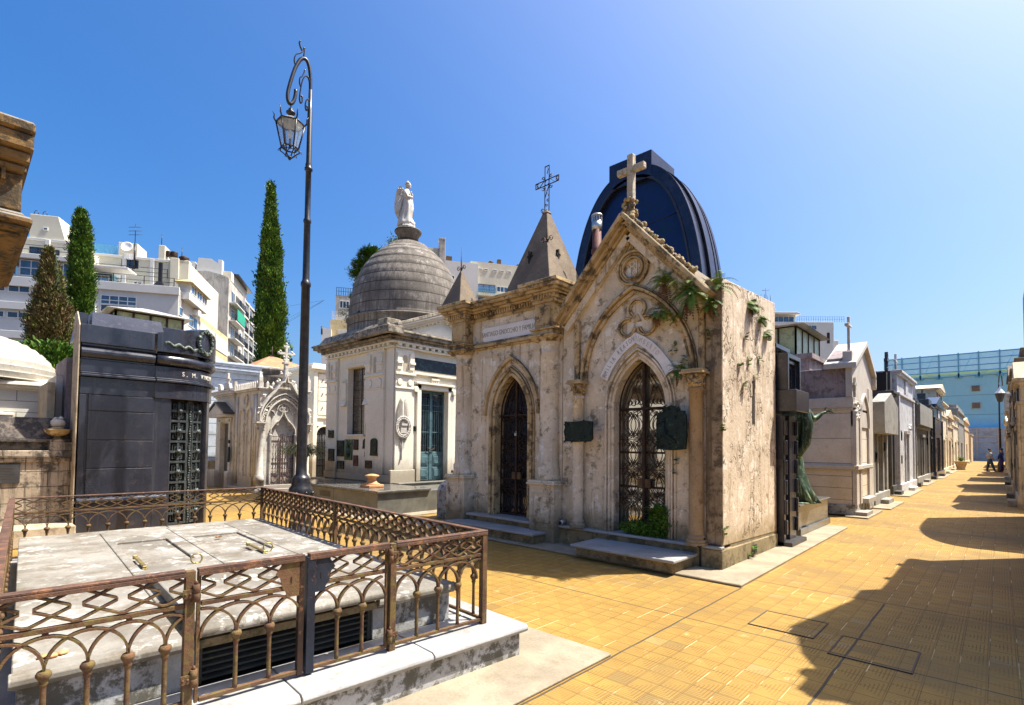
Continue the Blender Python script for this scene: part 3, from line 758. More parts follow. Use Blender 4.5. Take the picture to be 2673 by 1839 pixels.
def fern(name, o, label, n=14, L=.3, nrm=(0, -1, 0), seed=1, mat=None, cat='fern', group='ferns rooted in the old facade', droop=1.1, wl=.05, dry=0):
    rg = random.Random(seed); t = thing(name, label, cat, o, 0, group); b = B(); nr = Vector(nrm)
    tx = nr.cross(Vector((0, 0, 1))).normalized()
    for k in range(n):
        a = rg.uniform(-1.25, 1.25); e = rg.uniform(-.2, 1.1)
        d = nr*math.cos(a)*rg.uniform(.4, 1) + tx*math.sin(a)*1.1 + Vector((0, 0, e))
        oo = Vector(o)+tx*rg.uniform(-.04, .04)+Vector((0, 0, rg.uniform(-.05, .05)))
        frond(b, oo, d, L*rg.uniform(.6, 1.15), droop*rg.uniform(.6, 1.4), wl*rg.uniform(.7, 1.2))
    obj('fronds', b, mat or M['fern'], t, fix=False)
    if dry:
        b = B()
        for k in range(dry):
            d = nr*.25 + tx*rg.uniform(-.4, .4) + Vector((0, 0, -.8)); frond(b, Vector(o)+tx*rg.uniform(-.05, .05), d, L*rg.uniform(.5, 1.1), .5, wl*.5, 10)
        obj('dead_fronds', b, M['ferndry'], t, fix=False)
    return t
def bush(name, c, r, n, label, mat, seed=1, leafs=.03, cat='plant', group=None, parent=None, flat=1.):
    rg = random.Random(seed); b = B()
    for k in range(n):
        d = Vector((rg.gauss(0, 1), rg.gauss(0, 1), rg.gauss(0, 1)*flat)).normalized()*rg.random()**.4
        p = Vector((c[0]+d.x*r[0], c[1]+d.y*r[1], c[2]+d.z*r[2]))
        u = Vector((rg.uniform(-1, 1), rg.uniform(-1, 1), rg.uniform(-.2, 1))).normalized(); v = u.cross(Vector((rg.uniform(-1, 1), rg.uniform(-1, 1), .3))).normalized(); s = leafs*rg.uniform(.5, 1.3)
        b.quad(p-v*s*.3, p+u*s*.5-v*s*.35, p+u*s, p+u*s*.5+v*s*.35)
    if parent: return obj(name, b, mat, parent, fix=False)
    return tag(obj(name, b, mat, fix=False), label, cat, None, group)

# ================================================================ left-hand flat tomb (tall narrow one with pyramid)
T = thing('pyramid_tomb', 'narrow stained stone tomb with pointed door and pyramid roof', 'tomb', (-6.7, 7.0, 0))
FY = 7.10
b = B(); ar = parch(-6.635, .42, 2.22, 2.96)
wall_arch(b, -8.15, -5.45, .30, 4.2, ar, FY, FY+.22)
b.box(-8.15, -5.45, FY+.42, 9.3, 0, 4.2); b.box(-8.15, -7.2, FY+.22, FY+.42, 0, 4.2); b.box(-6.1, -5.45, FY+.22, FY+.42, 0, 4.2); b.box(-7.2, -6.1, FY+.22, FY+.42, 2.98, 4.2)
obj('wall', b, M['tan'], T)
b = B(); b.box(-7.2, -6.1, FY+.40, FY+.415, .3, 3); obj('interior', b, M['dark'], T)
b = B(); b.box(-8.2, -5.40, 6.98, FY+.30, 0, .29); obj('plinth', b, M['plinth'], T, bevel=.01)
b = B(); b.box(-7.88, -6.36, 6.90, FY+.2, .29, .335); b.box(-6.355, -5.93, 6.89, FY+.2, .288, .33); obj('sill', b, M['marble'], T, bevel=.008, seg=2)
b = B(); b.box(-7.75, -5.62, 6.56, 6.98, .0, .165); obj('step_base', b, M['plinth'], T, bevel=.01)
b = B(); b.box(-7.8, -5.58, 6.50, 6.98, .165, .205); obj('step', b, M['marble'], T, bevel=.012, seg=2)
for (cx, yy) in ((-7.91, 6.99), (-5.69, 6.99)):
    b = B(); b.box(cx-.27, cx+.27, 6.84, FY+.05, .0, .99); b.box(cx-.31, cx+.31, 6.80, FY+.05, .99, 1.02); b.box(cx-.29, cx+.29, 6.815, FY+.05, 1.02, 1.06)
    b.box(cx-.19, cx-.17, 6.825, 6.84, .35, .86); b.box(cx+.17, cx+.19, 6.825, 6.84, .35, .86); b.box(cx-.17, cx+.17, 6.825, 6.84, .84, .86); b.box(cx-.17, cx+.17, 6.825, 6.84, .35, .37)
    obj('pedestal', b, M['tan'], T, bevel=.008)
    b = B(); b.lathe([(.215, 1.06), (.215, 1.12), (.20, 1.14), (.205, 1.25), (.19, 1.28), (.178, 1.30), (.168, 3.22), (.18, 3.24), (.18, 3.27), (.168, 3.29), (.17, 3.38), (.19, 3.42), (.205, 3.46)], (cx, 7.06, 0), 28)
    obj('column', b, M['tan'], T)
    b = B(); b.fr(cx-.19, cx+.19, 6.87, FY, 3.44, cx-.26, cx+.26, 6.80, FY, 3.52); b.box(cx-.27, cx+.27, 6.79, FY, 3.52, 3.55); b.box(cx-.22, cx+.22, 6.84, FY, 3.55, 3.63)
    b.box(cx-.26, cx+.26, 6.80, FY, 3.63, 3.66)
    b.box(cx-.20, cx+.20, 6.87, FY, 3.66, 4.10); b.box(cx-.15, cx+.15, 6.855, 6.87, 3.72, 4.04)
    obj('capital', b, M['tantrim'], T, bevel=.006)
b = B()
for z0, z1, p in ((3.52, 3.56, .05), (3.56, 3.62, .09), (3.62, 3.66, .05)): b.box(-7.62, -5.98, FY-p, FY, z0, z1)
b.box(-8.15, -5.45, FY-.03, FY, 4.10, 4.16)
for z0, z1, p in ((4.24, 4.28, .12), (4.28, 4.33, .17), (4.33, 4.39, .24), (4.39, 4.44, .27)): b.box(-8.18-p*.6, -5.42+p*.4, FY-p-.02, 9.3, z0, z1)
for cx in (-7.91, -5.69):
    for z0, z1, p in ((4.10, 4.16, .03), (4.16, 4.24, .05), (4.24, 4.28, .10), (4.28, 4.33, .14), (4.33, 4.39, .19), (4.39, 4.455, .21)): b.box(cx-.22-p, cx+.22+p, 6.87-p, 7.3, z0, z1)
obj('cornice', b, M['tantrim'], T, bevel=.008)
b = B(); dentils(b, -7.62, -5.98, FY-.085, FY-.02, 4.165, 4.235, .062)
for cx in (-7.91, -5.69): dentils(b, cx-.22, cx+.22, 6.795, 6.87, 4.165, 4.235, .06)
b.box(-8.15, -5.45, FY-.02, 9.3, 4.16, 4.24); obj('dentils', b, M['tantrim'], T)
b = B()
arch_band(b, -6.635, .42, 2.22, 2.96, -.006, .055, FY-.03, FY+.225, zb=.335); arch_band(b, -6.635, .42, 2.22, 2.96, .075, .12, FY-.06, FY, zb=.335); arch_band(b, -6.635, .42, 2.22, 2.96, .13, .155, FY-.035, FY, zb=.335)
arch_band(b, -6.635, .42, 2.22, 2.96, .23, .29, FY-.07, FY)
obj('door_moulding', b, M['tantrim'], T, bevel=.006)
b = B(); X0, X1, Z0, Z1 = -7.45, -5.95, .9, 3.36
b.box(X0, X0+.02, FY-.015, FY, Z0+1.2, Z1); b.box(X1-.02, X1, FY-.015, FY, Z0+1.2, Z1); b.box(X0, X1, FY-.015, FY, Z1, Z1+.02); obj('panel_moulding', b, M['tan'], T)
scroll_gate('gate', -6.635, .42, 2.22, 2.96, .345, FY+.15, T, M['rustdk'], 4, gl=M['glassdk'])
b = B(); b.box(-6.66, -6.61, FY+.11, FY+.13, 1.83, 1.88); b.tube([(-6.65, FY+.12, 1.88), (-6.65, FY+.12, 1.91), (-6.62, FY+.12, 1.91), (-6.62, FY+.12, 1.88)], .005, 5); obj('padlock', b, M['zinc'], T)
b = B(); P = [(-7.36, 3.66), (-6.10, 3.66), (-6.06, 3.70), (-6.06, 3.90), (-6.10, 3.94), (-7.36, 3.94), (-7.40, 3.90), (-7.40, 3.70)]
b.prism(P, FY-.025, FY, 'y'); o = obj('name_plate', b, M['archm'], T, bevel=.004)
text('inscription', 'SANTIAGO GNOCCHIO Y FAMILIA.', MYneg(-6.73, FY-.027, 3.80), .135, M['carve'], o, sx=.66, depth=.002)
# roofs
b = B(); b.box(-7.9, -5.60, 7.25, 9.2, 4.44, 4.62); b.fr(-7.27, -6.03, 7.48, 8.72, 4.62, -6.71, -6.59, 8.04, 8.16, 6.36); b.fr(-6.73, -6.57, 8.02, 8.18, 6.355, -6.67, -6.65, 8.11, 8.13, 6.47)
# corner rib on the front-right arris
obj('pyramid_roof', b, M['pyr'], T, bevel=.01)
b = B()
for (x, y, s_) in ((-6.75, 7.70, 0),):
    b.box(x-.018, x+.018, y-.02, y+.06, 5.25, 5.50); b.box(x-.06, x+.06, y-.0, y+.06, 5.38, 5.42)
b.box(-6.32, -6.25, 7.98, 8.02, 5.25, 5.50); b.box(-6.32, -6.25, 7.94, 8.06, 5.38, 5.42)
obj('cross_vent', b, M['dark'], T)
for cx in (-8.0, -5.74):
    b = B(); b.fr(cx-.30, cx+.30, 6.72, 7.30, 4.44, cx-.012, cx+.012, 7.0, 7.02, 5.22); obj('corner_spire', b, M['pyr'], T, bevel=.006)
    b = B(); b.tube([(cx, 7.01, 5.10), (cx, 7.01, 5.30), (cx, 7.01, 5.70)], [.016, .014, .003], 6); b.ball((cx, 7.01, 5.27), .024, 8, 6)
    for s in (-1, 1):
        b.rib([(cx, 5.18), (cx+s*.03, 5.25), (cx+s*.06, 5.31)] + spiral(cx+s*.085, 5.265, .05, .012, R(120 if s > 0 else 60), -s*1.1, 12), .007, 7.003, 7.017)
    obj('finial_rod', b, M['rustdk'], T)
t = B(); cx, cy = -6.66, 8.12; y0, y1 = cy-.008, cy+.008
for x in (-.055, .055): t.rib([(cx+x, 6.42), (cx+x, 7.36)], .014, y0, y1)
t.rib([(cx-.06, 7.36), (cx+.06, 7.36)], .014, y0, y1)
for z in (6.965, 7.075): t.rib([(cx-.30, z), (cx+.30, z)], .014, y0, y1)
for x in (-.30, .30): t.rib([(cx+x, 6.96), (cx+x, 7.08)], .014, y0, y1)
t.rib([(cx+.055*math.cos(a), 7.02+.055*math.sin(a)) for a in [R(q*30) for q in range(12)]], .010, y0, y1, closed=True)
for sx_ in (-1, 1):
    for sz in (-1, 1):
        t.rib(spiral(cx+sx_*.095, 7.02+sz*.105, .042, .012, R(0 if sx_ > 0 else 180), sx_*sz*1.0, 10), .009, y0, y1)
        t.rib(spiral(cx+sx_*.25, 7.02+sz*.018, .03, .01, 0, sz*.9, 8), .007, y0, y1)
    t.rib([(cx+sx_*.055, 6.96), (cx-sx_*.05, 6.72)], .008, y0, y1); t.rib([(cx+sx_*.2, 6.97), (cx+sx_*.08, 7.07)], .007, y0, y1)
    t.rib(spiral(cx+sx_*.02, 6.60+sx_*.04, .035, .01, 0, sx_*1.0, 10), .007, y0, y1)
t.rib(spiral(cx-.12, 6.46, .05, .012, R(0), 1.1, 12), .009, y0, y1); t.rib([(cx, 7.33), (cx+.03, 7.3), (cx, 7.2)], .007, y0, y1)
obj('iron_cross', t, M['rustdk'], T)
# pale wall glimpsed between the two roofs
b = B(); b.box(-5.98, -5.50, 8.0, 9.0, 3.9, 4.72); obj('roof_parapet', b, M['tanside'], T, bevel=.01)
b = B(); b.box(-5.50, -5.30, 8.05, 9.0, 3.9, 4.62); obj('rendered_flank', b, M['white'], T, bevel=.01)

# ================================================================ gothic tomb
T = thing('gothic_tomb', 'ochre gothic tomb with steep gable, stone cross and ferns', 'tomb', (-4.1, 7.0, 0))
G0 = 7.08; XR = -2.725; XL = -5.42
b = B(); GC = -3.985; ar = parch(GC, .44, 2.24, 2.99)
# front wall with opening, up to eaves
wall_arch(b, XL, XR, .33, 3.45, ar, G0, G0+.26)
b.prism([(XL, 3.45), (XR, 3.45), (XR, 3.96), (-2.95, 3.96), (-3.05, 3.95), (-4.12, 5.12), (-5.40, 3.72)], G0, G0+.26, 'y')
b.box(XL, XR, G0+.5, 9.36, 0, 3.93); b.box(XL, GC-.62, G0+.26, G0+.5, 0, 3.93); b.box(GC+.62, XR, G0+.26, G0+.5, 0, 3.93); b.box(GC-.62, GC+.62, G0+.26, G0+.5, 3.05, 3.93)
obj('wall', b, M['tan'], T)
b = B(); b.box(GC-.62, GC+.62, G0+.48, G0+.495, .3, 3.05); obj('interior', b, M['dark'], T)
b = B(); b.hexa(((XR-.5, G0, .331), (XR+.003, G0, .331), (XR+.003, 9.365, .26), (XR-.5, 9.365, .26)), ((XR-.5, G0-.003, 3.965), (XR+.003, G0-.003, 3.965), (XR+.003, 9.365, 4.09), (XR-.5, 9.365, 4.09)))
# fractured render skin on the flank
b = B(); b.prism([(G0-.006, .335), (9.36, .275), (9.36, 4.085), (G0-.006, 3.962)], XR-.26, XR+.006, 'x')
obj('side_wall', b, M['tanside'], T, bevel=.008)
b = B(); b.prism([(XL, 3.9), (XR-.26, 3.9), (XR-.26, 4.0), (-4.12, 5.0), (XL, 3.8)], G0+.26, 9.34, 'y'); obj('roof', b, M['pyr'], T)
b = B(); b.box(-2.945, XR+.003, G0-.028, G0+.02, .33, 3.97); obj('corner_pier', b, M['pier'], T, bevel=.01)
b = B(); b.box(XR+.004, XR+.012, 8.225, 8.315, 2.02, 2.66); obj('slit_window', b, M['dark'], T)
b = B(); b.box(XR+.0, XR+.016, 8.315, 8.355, 2.0, 2.68); b.box(XR+.0, XR+.014, 8.13, 8.222, 2.42, 2.62); obj('slit_surround', b, M['tanside'], T, bevel=.006)
b = B(); b.prism([(XL-.02, 0), (XR+.016, 0), (XR+.016, .29), (XL-.02, .29)], 7.0, G0+.3, 'y')
b.prism([(6.996, 0), (9.38, 0), (9.38, .24), (6.996, .286)], XR-.25, XR+.02, 'x')
obj('plinth', b, M['plinth'], T, bevel=.012)
b = B(); b.box(XR+.018, XR+.024, 8.22, 8.34, .07, .20); obj('air_vent', b, M['dark'], T)
b = B(); b.box(XL-.05, -3.12, 6.955, G0+.2, .29, .33); b.box(-3.115, -2.98, 6.96, G0+.2, .289, .326); b.box(-2.97, XR+.02, 6.975, G0+.01, .29, .327)
obj('ledge', b, M['marble'], T, bevel=.01, seg=2)
b = B(); b.box(-4.60, -3.08, 6.34, 7.0, .032, .165); obj('step_base', b, M['plinth'], T, bevel=.01)
b = B(); b.box(-4.66, -3.03, 6.27, 7.0, .165, .208); obj('step', b, M['marble'], T, bevel=.014, seg=2)
# drain pipe end and black downpipe on the plinth
b = B(); b.tube([(-5.36, 7.10, .39), (-5.36, 6.94, .37)], .042, 12); o = obj('drain_pipe', b, M['zinc'], T)
b = B(); b.tube([(-5.36, 6.938, .37), (-5.36, 6.936, .37)], .034, 12); obj('pipe_mouth', b, M['dark'], o)
b = B(); b.box(-3.01, -2.985, 6.985, 6.999, .03, .29); b.ball((-2.98, 6.98, .37), .06, 8, 6, seed=3, amp=.4); obj('black_pipe', b, M['iron'], T)
# jamb and arch mouldings
b = B()
for d0, d1, y in ((-.006, .035, G0-.005), (.045, .085, G0-.035), (.10, .125, G0-.06), (.135, .165, G0-.03)): arch_band(b, GC, .44, 2.24, 2.99, d0, d1, y, G0+.265 if d0 < 0 else G0, zb=.33)
obj('door_moulding', b, M['tan'], T, bevel=.006)
# the large blind arch springing from the capitals
b = B()
for d0, d1, y in ((0, .05, -.05), (.06, .10, -.10), (.11, .13, -.05)): arch_band(b, -4.045, .86, 2.72, 3.98, d0, d1, G0+y, G0, n=16)
obj('blind_arch', b, M['tantrim'], T, bevel=.006)
# gable rakes
def along(b, p, q, w0, w1, y0, y1):
    dx, dz = q[0]-p[0], q[1]-p[1]; L = math.hypot(dx, dz); nx, nz = -dz/L, dx/L
    b.prism([(p[0]+nx*w0, p[1]+nz*w0), (q[0]+nx*w0, q[1]+nz*w0), (q[0]+nx*w1, q[1]+nz*w1), (p[0]+nx*w1, p[1]+nz*w1)], y0, y1, 'y')
b = B(); PK = (-4.12, 5.17)
for e, s in (((-5.42, 3.74), -1), ((-2.80, 3.72), 1)):
    p, q = (PK, e) if s > 0 else (e, PK)
    along(b, p, q, -.035, .03, G0-.30, G0+.3); along(b, p, q, -.09, -.035, G0-.22, G0+.2); along(b, p, q, -.13, -.09, G0-.15, G0+.1); along(b, p, q, -.22, -.19, G0-.03, G0)
obj('gable_moulding', b, M['tantrim'], T, bevel=.008)
b = B(); along(b, (-5.30, 3.60), (-4.12, 4.88), -.05, .10, G0-.10, G0); obj('cracked_soffit_left', b, M['tan'], T); 
bpy.data.objects['cracked_soffit_left'].name = 'raking_frieze'
b = B(); along(b, (-4.12, 4.88), (-2.94, 3.60), -.05, .10, G0-.10, G0); obj('raking_frieze', b, M['tan'], T)
# crockets
b = B(); rg = random.Random(11)
for k in range(13):
    f = .06+k*.062; x = PK[0]+(-2.85-PK[0])*f; z = PK[1]+(3.78-PK[1])*f+.05
    big = 1 if k % 2 == 0 else .65
    for q in range(5): b.ball((x+rg.uniform(-.035, .035), G0-.12+rg.uniform(-.04, .04), z+rg.uniform(-.01, .04)*big), .03*big+.012, 7, 5, seed=k*5+q, amp=.3)
obj('crockets', b, M['tantrim'], T)
b = B()
for k in range(34):
    a = rg.uniform(0, 6.28); z = rg.uniform(5.1, 5.46); r_ = .045+.06*math.sin((z-5.06)/.42*math.pi)+(.03 if z > 5.4 else 0)
    b.ball((-4.12+r_*math.cos(a), G0-.03+r_*math.sin(a), z), rg.uniform(.028, .05), 7, 5, seed=k, amp=.35)
b.tube([(-4.12, G0-.03, 5.05), (-4.12, G0-.03, 5.5)], [.09, .06], 8)
obj('finial', b, M['tantrim'], T)
b = B(); c_ = (-4.10, G0-.03)
b.box(c_[0]-.052, c_[0]+.052, c_[1]-.05, c_[1]+.05, 5.44, 6.17); b.box(c_[0]-.235, c_[0]-.0525, c_[1]-.046, c_[1]+.046, 5.885, 5.985); b.box(c_[0]+.0525, c_[0]+.235, c_[1]-.046, c_[1]+.046, 5.885, 5.985)
obj('stone_cross', b, stone('bark_carved_stone', (.56, .49, .37), (.44, .38, .28), stain=(.20, .15, .09), sc_=5, bump=1.0), T, bevel=.014, seg=2)
# medallion
MC = (-4.07, 4.39)
circ = lambda cx, cz, r, n=32: [(cx+r*math.cos(2*math.pi*k/n), cz+r*math.sin(2*math.pi*k/n)) for k in range(n)]
b = B(); b.rib(circ(*MC, .255), .035, G0-.07, G0, closed=True); b.rib(circ(*MC, .215), .03, G0-.04, G0, closed=True); b.rib(circ(*MC, .165), .03, G0-.065, G0, closed=True)
for k in range(26):
    a = 2*math.pi*k/26
    if -2.8 < a-math.pi*2 < -.3 or 0 <= a < 0: pass
obj('medallion', b, M['tantrim'], T, bevel=.006)
b = B(); b.rib([(-4.12, 4.30), (-4.12, 4.49), (-4.06, 4.49), (-4.04, 4.46), (-4.06, 4.42), (-4.11, 4.42)], .02, G0-.02, G0); b.rib([(-4.06, 4.42), (-4.01, 4.30)], .02, G0-.02, G0); b.rib([(-4.01, 4.29), (-4.01, 4.50)], .02, G0-.03, G0)
for k in range(16):
    a = rg.uniform(0, 6.28); q = rg.uniform(.05, .13); b.ball((MC[0]+q*math.cos(a), G0-.004, MC[1]+q*math.sin(a)), .016, 6, 4, seed=k)
obj('carved_monogram', b, M['tan'], T)
# trefoil
b = B()
for (dx, dz, a0) in ((0, .16, -55), (-.165, -.115, 65), (.165, -.115, 185)):
    for rr_, dd in ((.145, .06), (.11, .035)):
        P = [(-4.0+dx+rr_*math.cos(R(a0+q*290/20)), 3.59+dz+rr_*math.sin(R(a0+q*290/20))) for q in range(21)]
        b.rib(P, .028, G0-dd, G0)
b.prism([(-4.0, 3.68), (-4.07, 3.55), (-3.93, 3.55)], G0-.02, G0)
obj('trefoil', b, M['tantrim'], T, bevel=.005)
# white marble arch with the family name
b = B()
A = parch(-4.02, .44+.20, 2.80, 3.20, 10); Q = parch(-4.02, .44+.20, 2.80, 3.20, 10)
def wa(sg):
    I = [(-4.02+sg*x, z) for x, z in ((.0, 3.225), (.10, 3.165), (.21, 3.085), (.31, 2.985), (.40, 2.87), (.47, 2.74), (.495, 2.68))]
    O = [(-4.02+sg*x, z) for x, z in ((.0, 3.385), (.15, 3.305), (.29, 3.20), (.41, 3.08), (.52, 2.94), (.60, 2.82), (.625, 2.77))]
    return I, O
for sg in (-1, 1):
    I, O = wa(sg); I[0] = (-4.02+sg*.003, I[0][1]); O[0] = (-4.02+sg*.003, O[0][1]); b.band(I, O, G0-.045, G0-.005)
o = obj('name_arch', b, M['archm'], T)
def arc_text(s_, sg, mat, f0, f1):
    I, O = wa(sg); n = len(s_)
    for k, ch in enumerate(s_):
        if ch == ' ': continue
        f = f0+(f1-f0)*k/(n-1); q = f*(len(I)-1); i = min(int(q), len(I)-2); u = q-i
        mid = lambda L: (L[i][0]*(1-u)+L[i+1][0]*u, L[i][1]*(1-u)+L[i+1][1]*u)
        a, c = mid(I), mid(O); ang = math.atan2(c[1]-a[1], c[0]-a[0])-math.pi/2
        MM = Matrix.Translation(((a[0]+c[0])/2, G0-.047, (a[1]+c[1])/2)) @ Matrix.Rotation(-ang, 4, 'Y') @ Matrix.Rotation(R(90), 4, 'X')
        text('letter', ch, MM, .105, mat, o, depth=.002, sx=.62)
arc_text('FAMILIA REASON', -1, M['carve'], .93, .05)
arc_text('UMBERTO', 1, M['carvel'], .05, .5)
# columns
for cx, mat_, r_ in ((-5.03, M['tan'], .088), (-3.05, M['brown'], .098)):
    b = B(); b.lathe([(r_*1.5, .33), (r_*1.5, .355), (r_*1.35, .36), (r_*1.44, .375), (r_*1.40, .395), (r_*1.2, .40), (r_*1.12, .415), (r_*1.2, .43), (r_*1.2, .445), (r_*1.02, .452), (r_, .47), (r_, .9), (r_*.98, 1.6), (r_*.94, 2.42), (r_*1.1, 2.43), (r_*1.12, 2.46), (r_*.95, 2.475)], (cx, G0-.10, 0), 20); obj('column', b, mat_, T)
    b = B()
    b.lathe([(r_*.95, 2.47), (r_*1.05, 2.55), (r_*1.45, 2.66)], (cx, G0-.10, 0), 12)
    for k in range(22):
        a = R(rg.uniform(150, 390)); z = rg.uniform(2.49, 2.65); q = r_*(1.0+.45*(z-2.47)/.18); b.ball((cx+q*math.cos(a), G0-.10+q*math.sin(a), z), .024, 6, 5, seed=k, amp=.4)
    b.box(cx-r_*1.7, cx+r_*1.7, G0-.10-r_*1.7, G0, 2.66, 2.685); b.box(cx-r_*1.5, cx+r_*1.5, G0-.10-r_*1.5, G0, 2.685, 2.72)
    obj('capital', b, M['tantrim'], T)
b = B(); b.box(-5.14, -5.05, G0-.07, G0, 2.72, 3.72); b.box(-3.03, -2.95, G0-.07, G0, 2.72, 3.72); obj('pilaster_strip', b, M['tantrim'], T, bevel=.006)
# carved frame in the gable apex above the medallion
b = B(); b.rib([(-4.36, 4.42), (-4.10, 4.84), (-3.80, 4.46)], .02, G0-.02, G0); b.rib([(-4.09, 4.70), (-4.09, 4.80)], .05, G0-.03, G0); obj('apex_moulding', b, M['tantrim'], T)
scroll_gate('gate', GC, .44, 2.24, 2.99, .345, G0+.17, T, M['rustdk'], 4, gl=M['glassbr'], gd=.06)
# bronze plaques fixed across the columns
def plaque(name, label, P, y0, y1, mat, parent=None, relief=0, ax='y', group=None, seed=1, cat='plaque', rim=True):
    b = B(); b.prism(P, y0, y1, ax)
    xs = [p[0] for p in P]; zs_ = [p[1] for p in P]; rg = random.Random(seed); cx = (min(xs)+max(xs))/2; cz = (min(zs_)+max(zs_))/2
    out = y0 if ax == 'y' else y1; sg = -1 if ax == 'y' else 1
    if rim:
        Q = [(cx+(p[0]-cx)*.93, cz+(p[1]-cz)*.93) for p in P]; lo, hi = sorted((out, out+sg*.008))
        b.band(P, Q, lo, hi, ax, closed=True)
    for k in range(relief):
        x = rg.uniform(min(xs), max(xs)); z = rg.uniform(min(zs_), max(zs_))
        if relief > 20 and abs(x-cx) < (max(xs)-min(xs))*.33 and abs(z-cz) < (max(zs_)-min(zs_))*.33 and rg.random() < .75: continue
        c = (x, out, z) if ax == 'y' else (out, x, z)
        b.ball(c, rg.uniform(.008, .024), 6, 5, seed=k, amp=.4, sx=1, sy=1)
    # lines of cast lettering, too small to read
    W = (max(xs)-min(xs)); H = (max(zs_)-min(zs_)); n = max(2, int(H/.05))
    for k in range(n):
        z = min(zs_)+H*(.25+.5*k/n); w = W*rg.uniform(.18, .33); lo, hi = sorted((out, out+sg*.003))
        if ax == 'y': b.box(cx-w, cx+w, lo, hi, z, z+.009)
        else: b.box(lo, hi, cx-w, cx+w, z, z+.009)
    return tag(obj(name, b, mat, parent), label, cat, None, group)
rg = random.Random(2)
P = [(-5.19, 1.73), (-5.0, 1.715), (-4.70, 1.72), (-4.66, 1.76), (-4.665, 1.9), (-4.655, 2.04), (-4.8, 2.055), (-5.0, 2.04), (-5.2, 2.05), (-5.19, 1.95), (-5.215, 1.88), (-5.19, 1.80)]
plaque('bronze_plaque', 'wide dark green bronze plaque with ragged edge, left of the gothic door', P, G0-.24, G0-.205, M['plaque'], relief=26, group='bronze plaques on the gothic tomb')
P = [(-3.56, 1.62), (-3.35, 1.60), (-3.14, 1.62), (-3.12, 1.8), (-3.13, 2.08), (-3.15, 2.12), (-3.22, 2.16), (-3.24, 2.20), (-3.34, 2.235), (-3.44, 2.20), (-3.47, 2.15), (-3.56, 2.11), (-3.57, 1.85)]
o = plaque('bronze_plaque', 'tall dark bronze relief plaque with arched top, right of the gothic door', P, G0-.24, G0-.20, M['plaque'], relief=46, group='bronze plaques on the gothic tomb', seed=4)
b = B(); y = G0-.25
b.tube([(-3.46, y, 2.0), (-3.455, y, 1.95), (-3.46, y, 1.88), (-3.42, y, 1.80), (-3.34, y, 1.76), (-3.28, y, 1.72)], [.028, .018, .03, .032, .024, .012], 7); b.ball((-3.455, y, 2.03), .026, 8, 6)
b.tube([(-3.46, y, 1.93), (-3.42, y-.01, 1.87), (-3.38, y, 1.86)], [.014, .012, .009], 6)
obj('relief_figure', b, M['plaque'], o)
# plants
fern('fern_clump', (-3.52, G0-.08, 4.05), 'tall bright fern hanging over the upper gable beside the medallion', 26, .34, seed=2, dry=14)
fern('fern_clump', (-3.10, G0-.16, 3.78), 'large sunlit fern at the right foot of the gable', 34, .42, seed=3, dry=18, wl=.06)
fern('fern_clump', (-3.62, G0-.08, 3.62), 'fern drooping beside the carved trefoil', 18, .26, seed=4, dry=16)
fern('fern_clump', (-3.34, G0-.06, 3.50), 'small shaded fern below the trefoil fern, near the blind arch', 12, .18, seed=5)
fern('fern_clump', (-3.28, G0-.12, 2.72), 'fern by the right capital, at the end of the white name arch', 18, .24, seed=6, dry=8)
fern('fern_clump', (-2.86, G0-.06, 3.60), 'fern growing on the shaded right corner pier', 16, .26, seed=7, dry=8)
fern('fern_clump', (XR-.05, 7.06, 3.86), 'long-leaved fern curling over the top corner of the gothic tomb', 12, .38, nrm=(.6, -.6, 0), seed=8)
fern('fern_clump', (XR+.01, 8.15, 3.80), 'fern near the top of the peeling side wall', 22, .22, nrm=(1, 0, 0), seed=9, dry=8)
fern('fern_clump', (XR+.01, 8.55, 3.66), 'fern highest toward the back of the peeling side wall', 14, .18, nrm=(1, 0, 0), seed=10)
fern('fern_clump', (XR+.01, 8.84, 3.46), 'small fern at the back edge of the peeling side wall', 12, .15, nrm=(1, 0, 0), seed=11)
for i, (y, z) in enumerate(((8.55, 3.02), (8.36, 2.74), (7.09, 1.92), (7.10, .55), (7.70, 2.84), (7.92, 3.28), (8.1, 2.95), (8.0, .06), (8.17, .14), (7.85, 2.55))):
    fern('weed_tuft', (XR+.015, y, z), 'small green weed sprouting from the peeling side wall', 8, .07 if i < 8 else .09, nrm=(1, -.3, 0), seed=20+i, mat=M['weed'], cat='weed', group='weeds on the side wall', droop=.5, wl=.02)
for i, (x, z) in enumerate(((-3.40, 3.07), (-3.24, 2.9), (-2.90, 3.2), (-3.38, 1.45), (-3.4, 1.3))):
    fern('weed_tuft', (x, G0-.02, z), 'small green weed sprouting from the ochre front wall', 7, .07, seed=40+i, mat=M['weed'], cat='weed', group='weeds on the front wall', droop=.5, wl=.02)
bs_ = thing('doorstep_bush', 'leafy green bush growing on the sill in front of the gothic door', 'bush', (-3.9, 7.0, .33))
bush('leaves', (-3.95, 7.06, .42), (.36, .10, .12), 1500, '', M['weed'], 3, .04, parent=bs_)
bush('leaves', (-3.62, 7.06, .55), (.20, .10, .26), 1500, '', M['weed'], 4, .045, parent=bs_)
b = B(); rg = random.Random(8)
for k in range(14): frond(b, (-3.68+rg.uniform(-.08, .08), 7.06, .6), (rg.uniform(-.7, .7), -.3, 1), rg.uniform(.2, .38), 1.1, .05)
obj('fronds', b, M['weed'], bs_, fix=False)
b = B()
for k in range(9): b.tube([(-3.85+k*.05, 7.07, .33), (-3.85+k*.06+rg.uniform(-.05, .05), 7.05, .6)], .004, 4)
obj('stems', b, M['ferndry'], bs_)
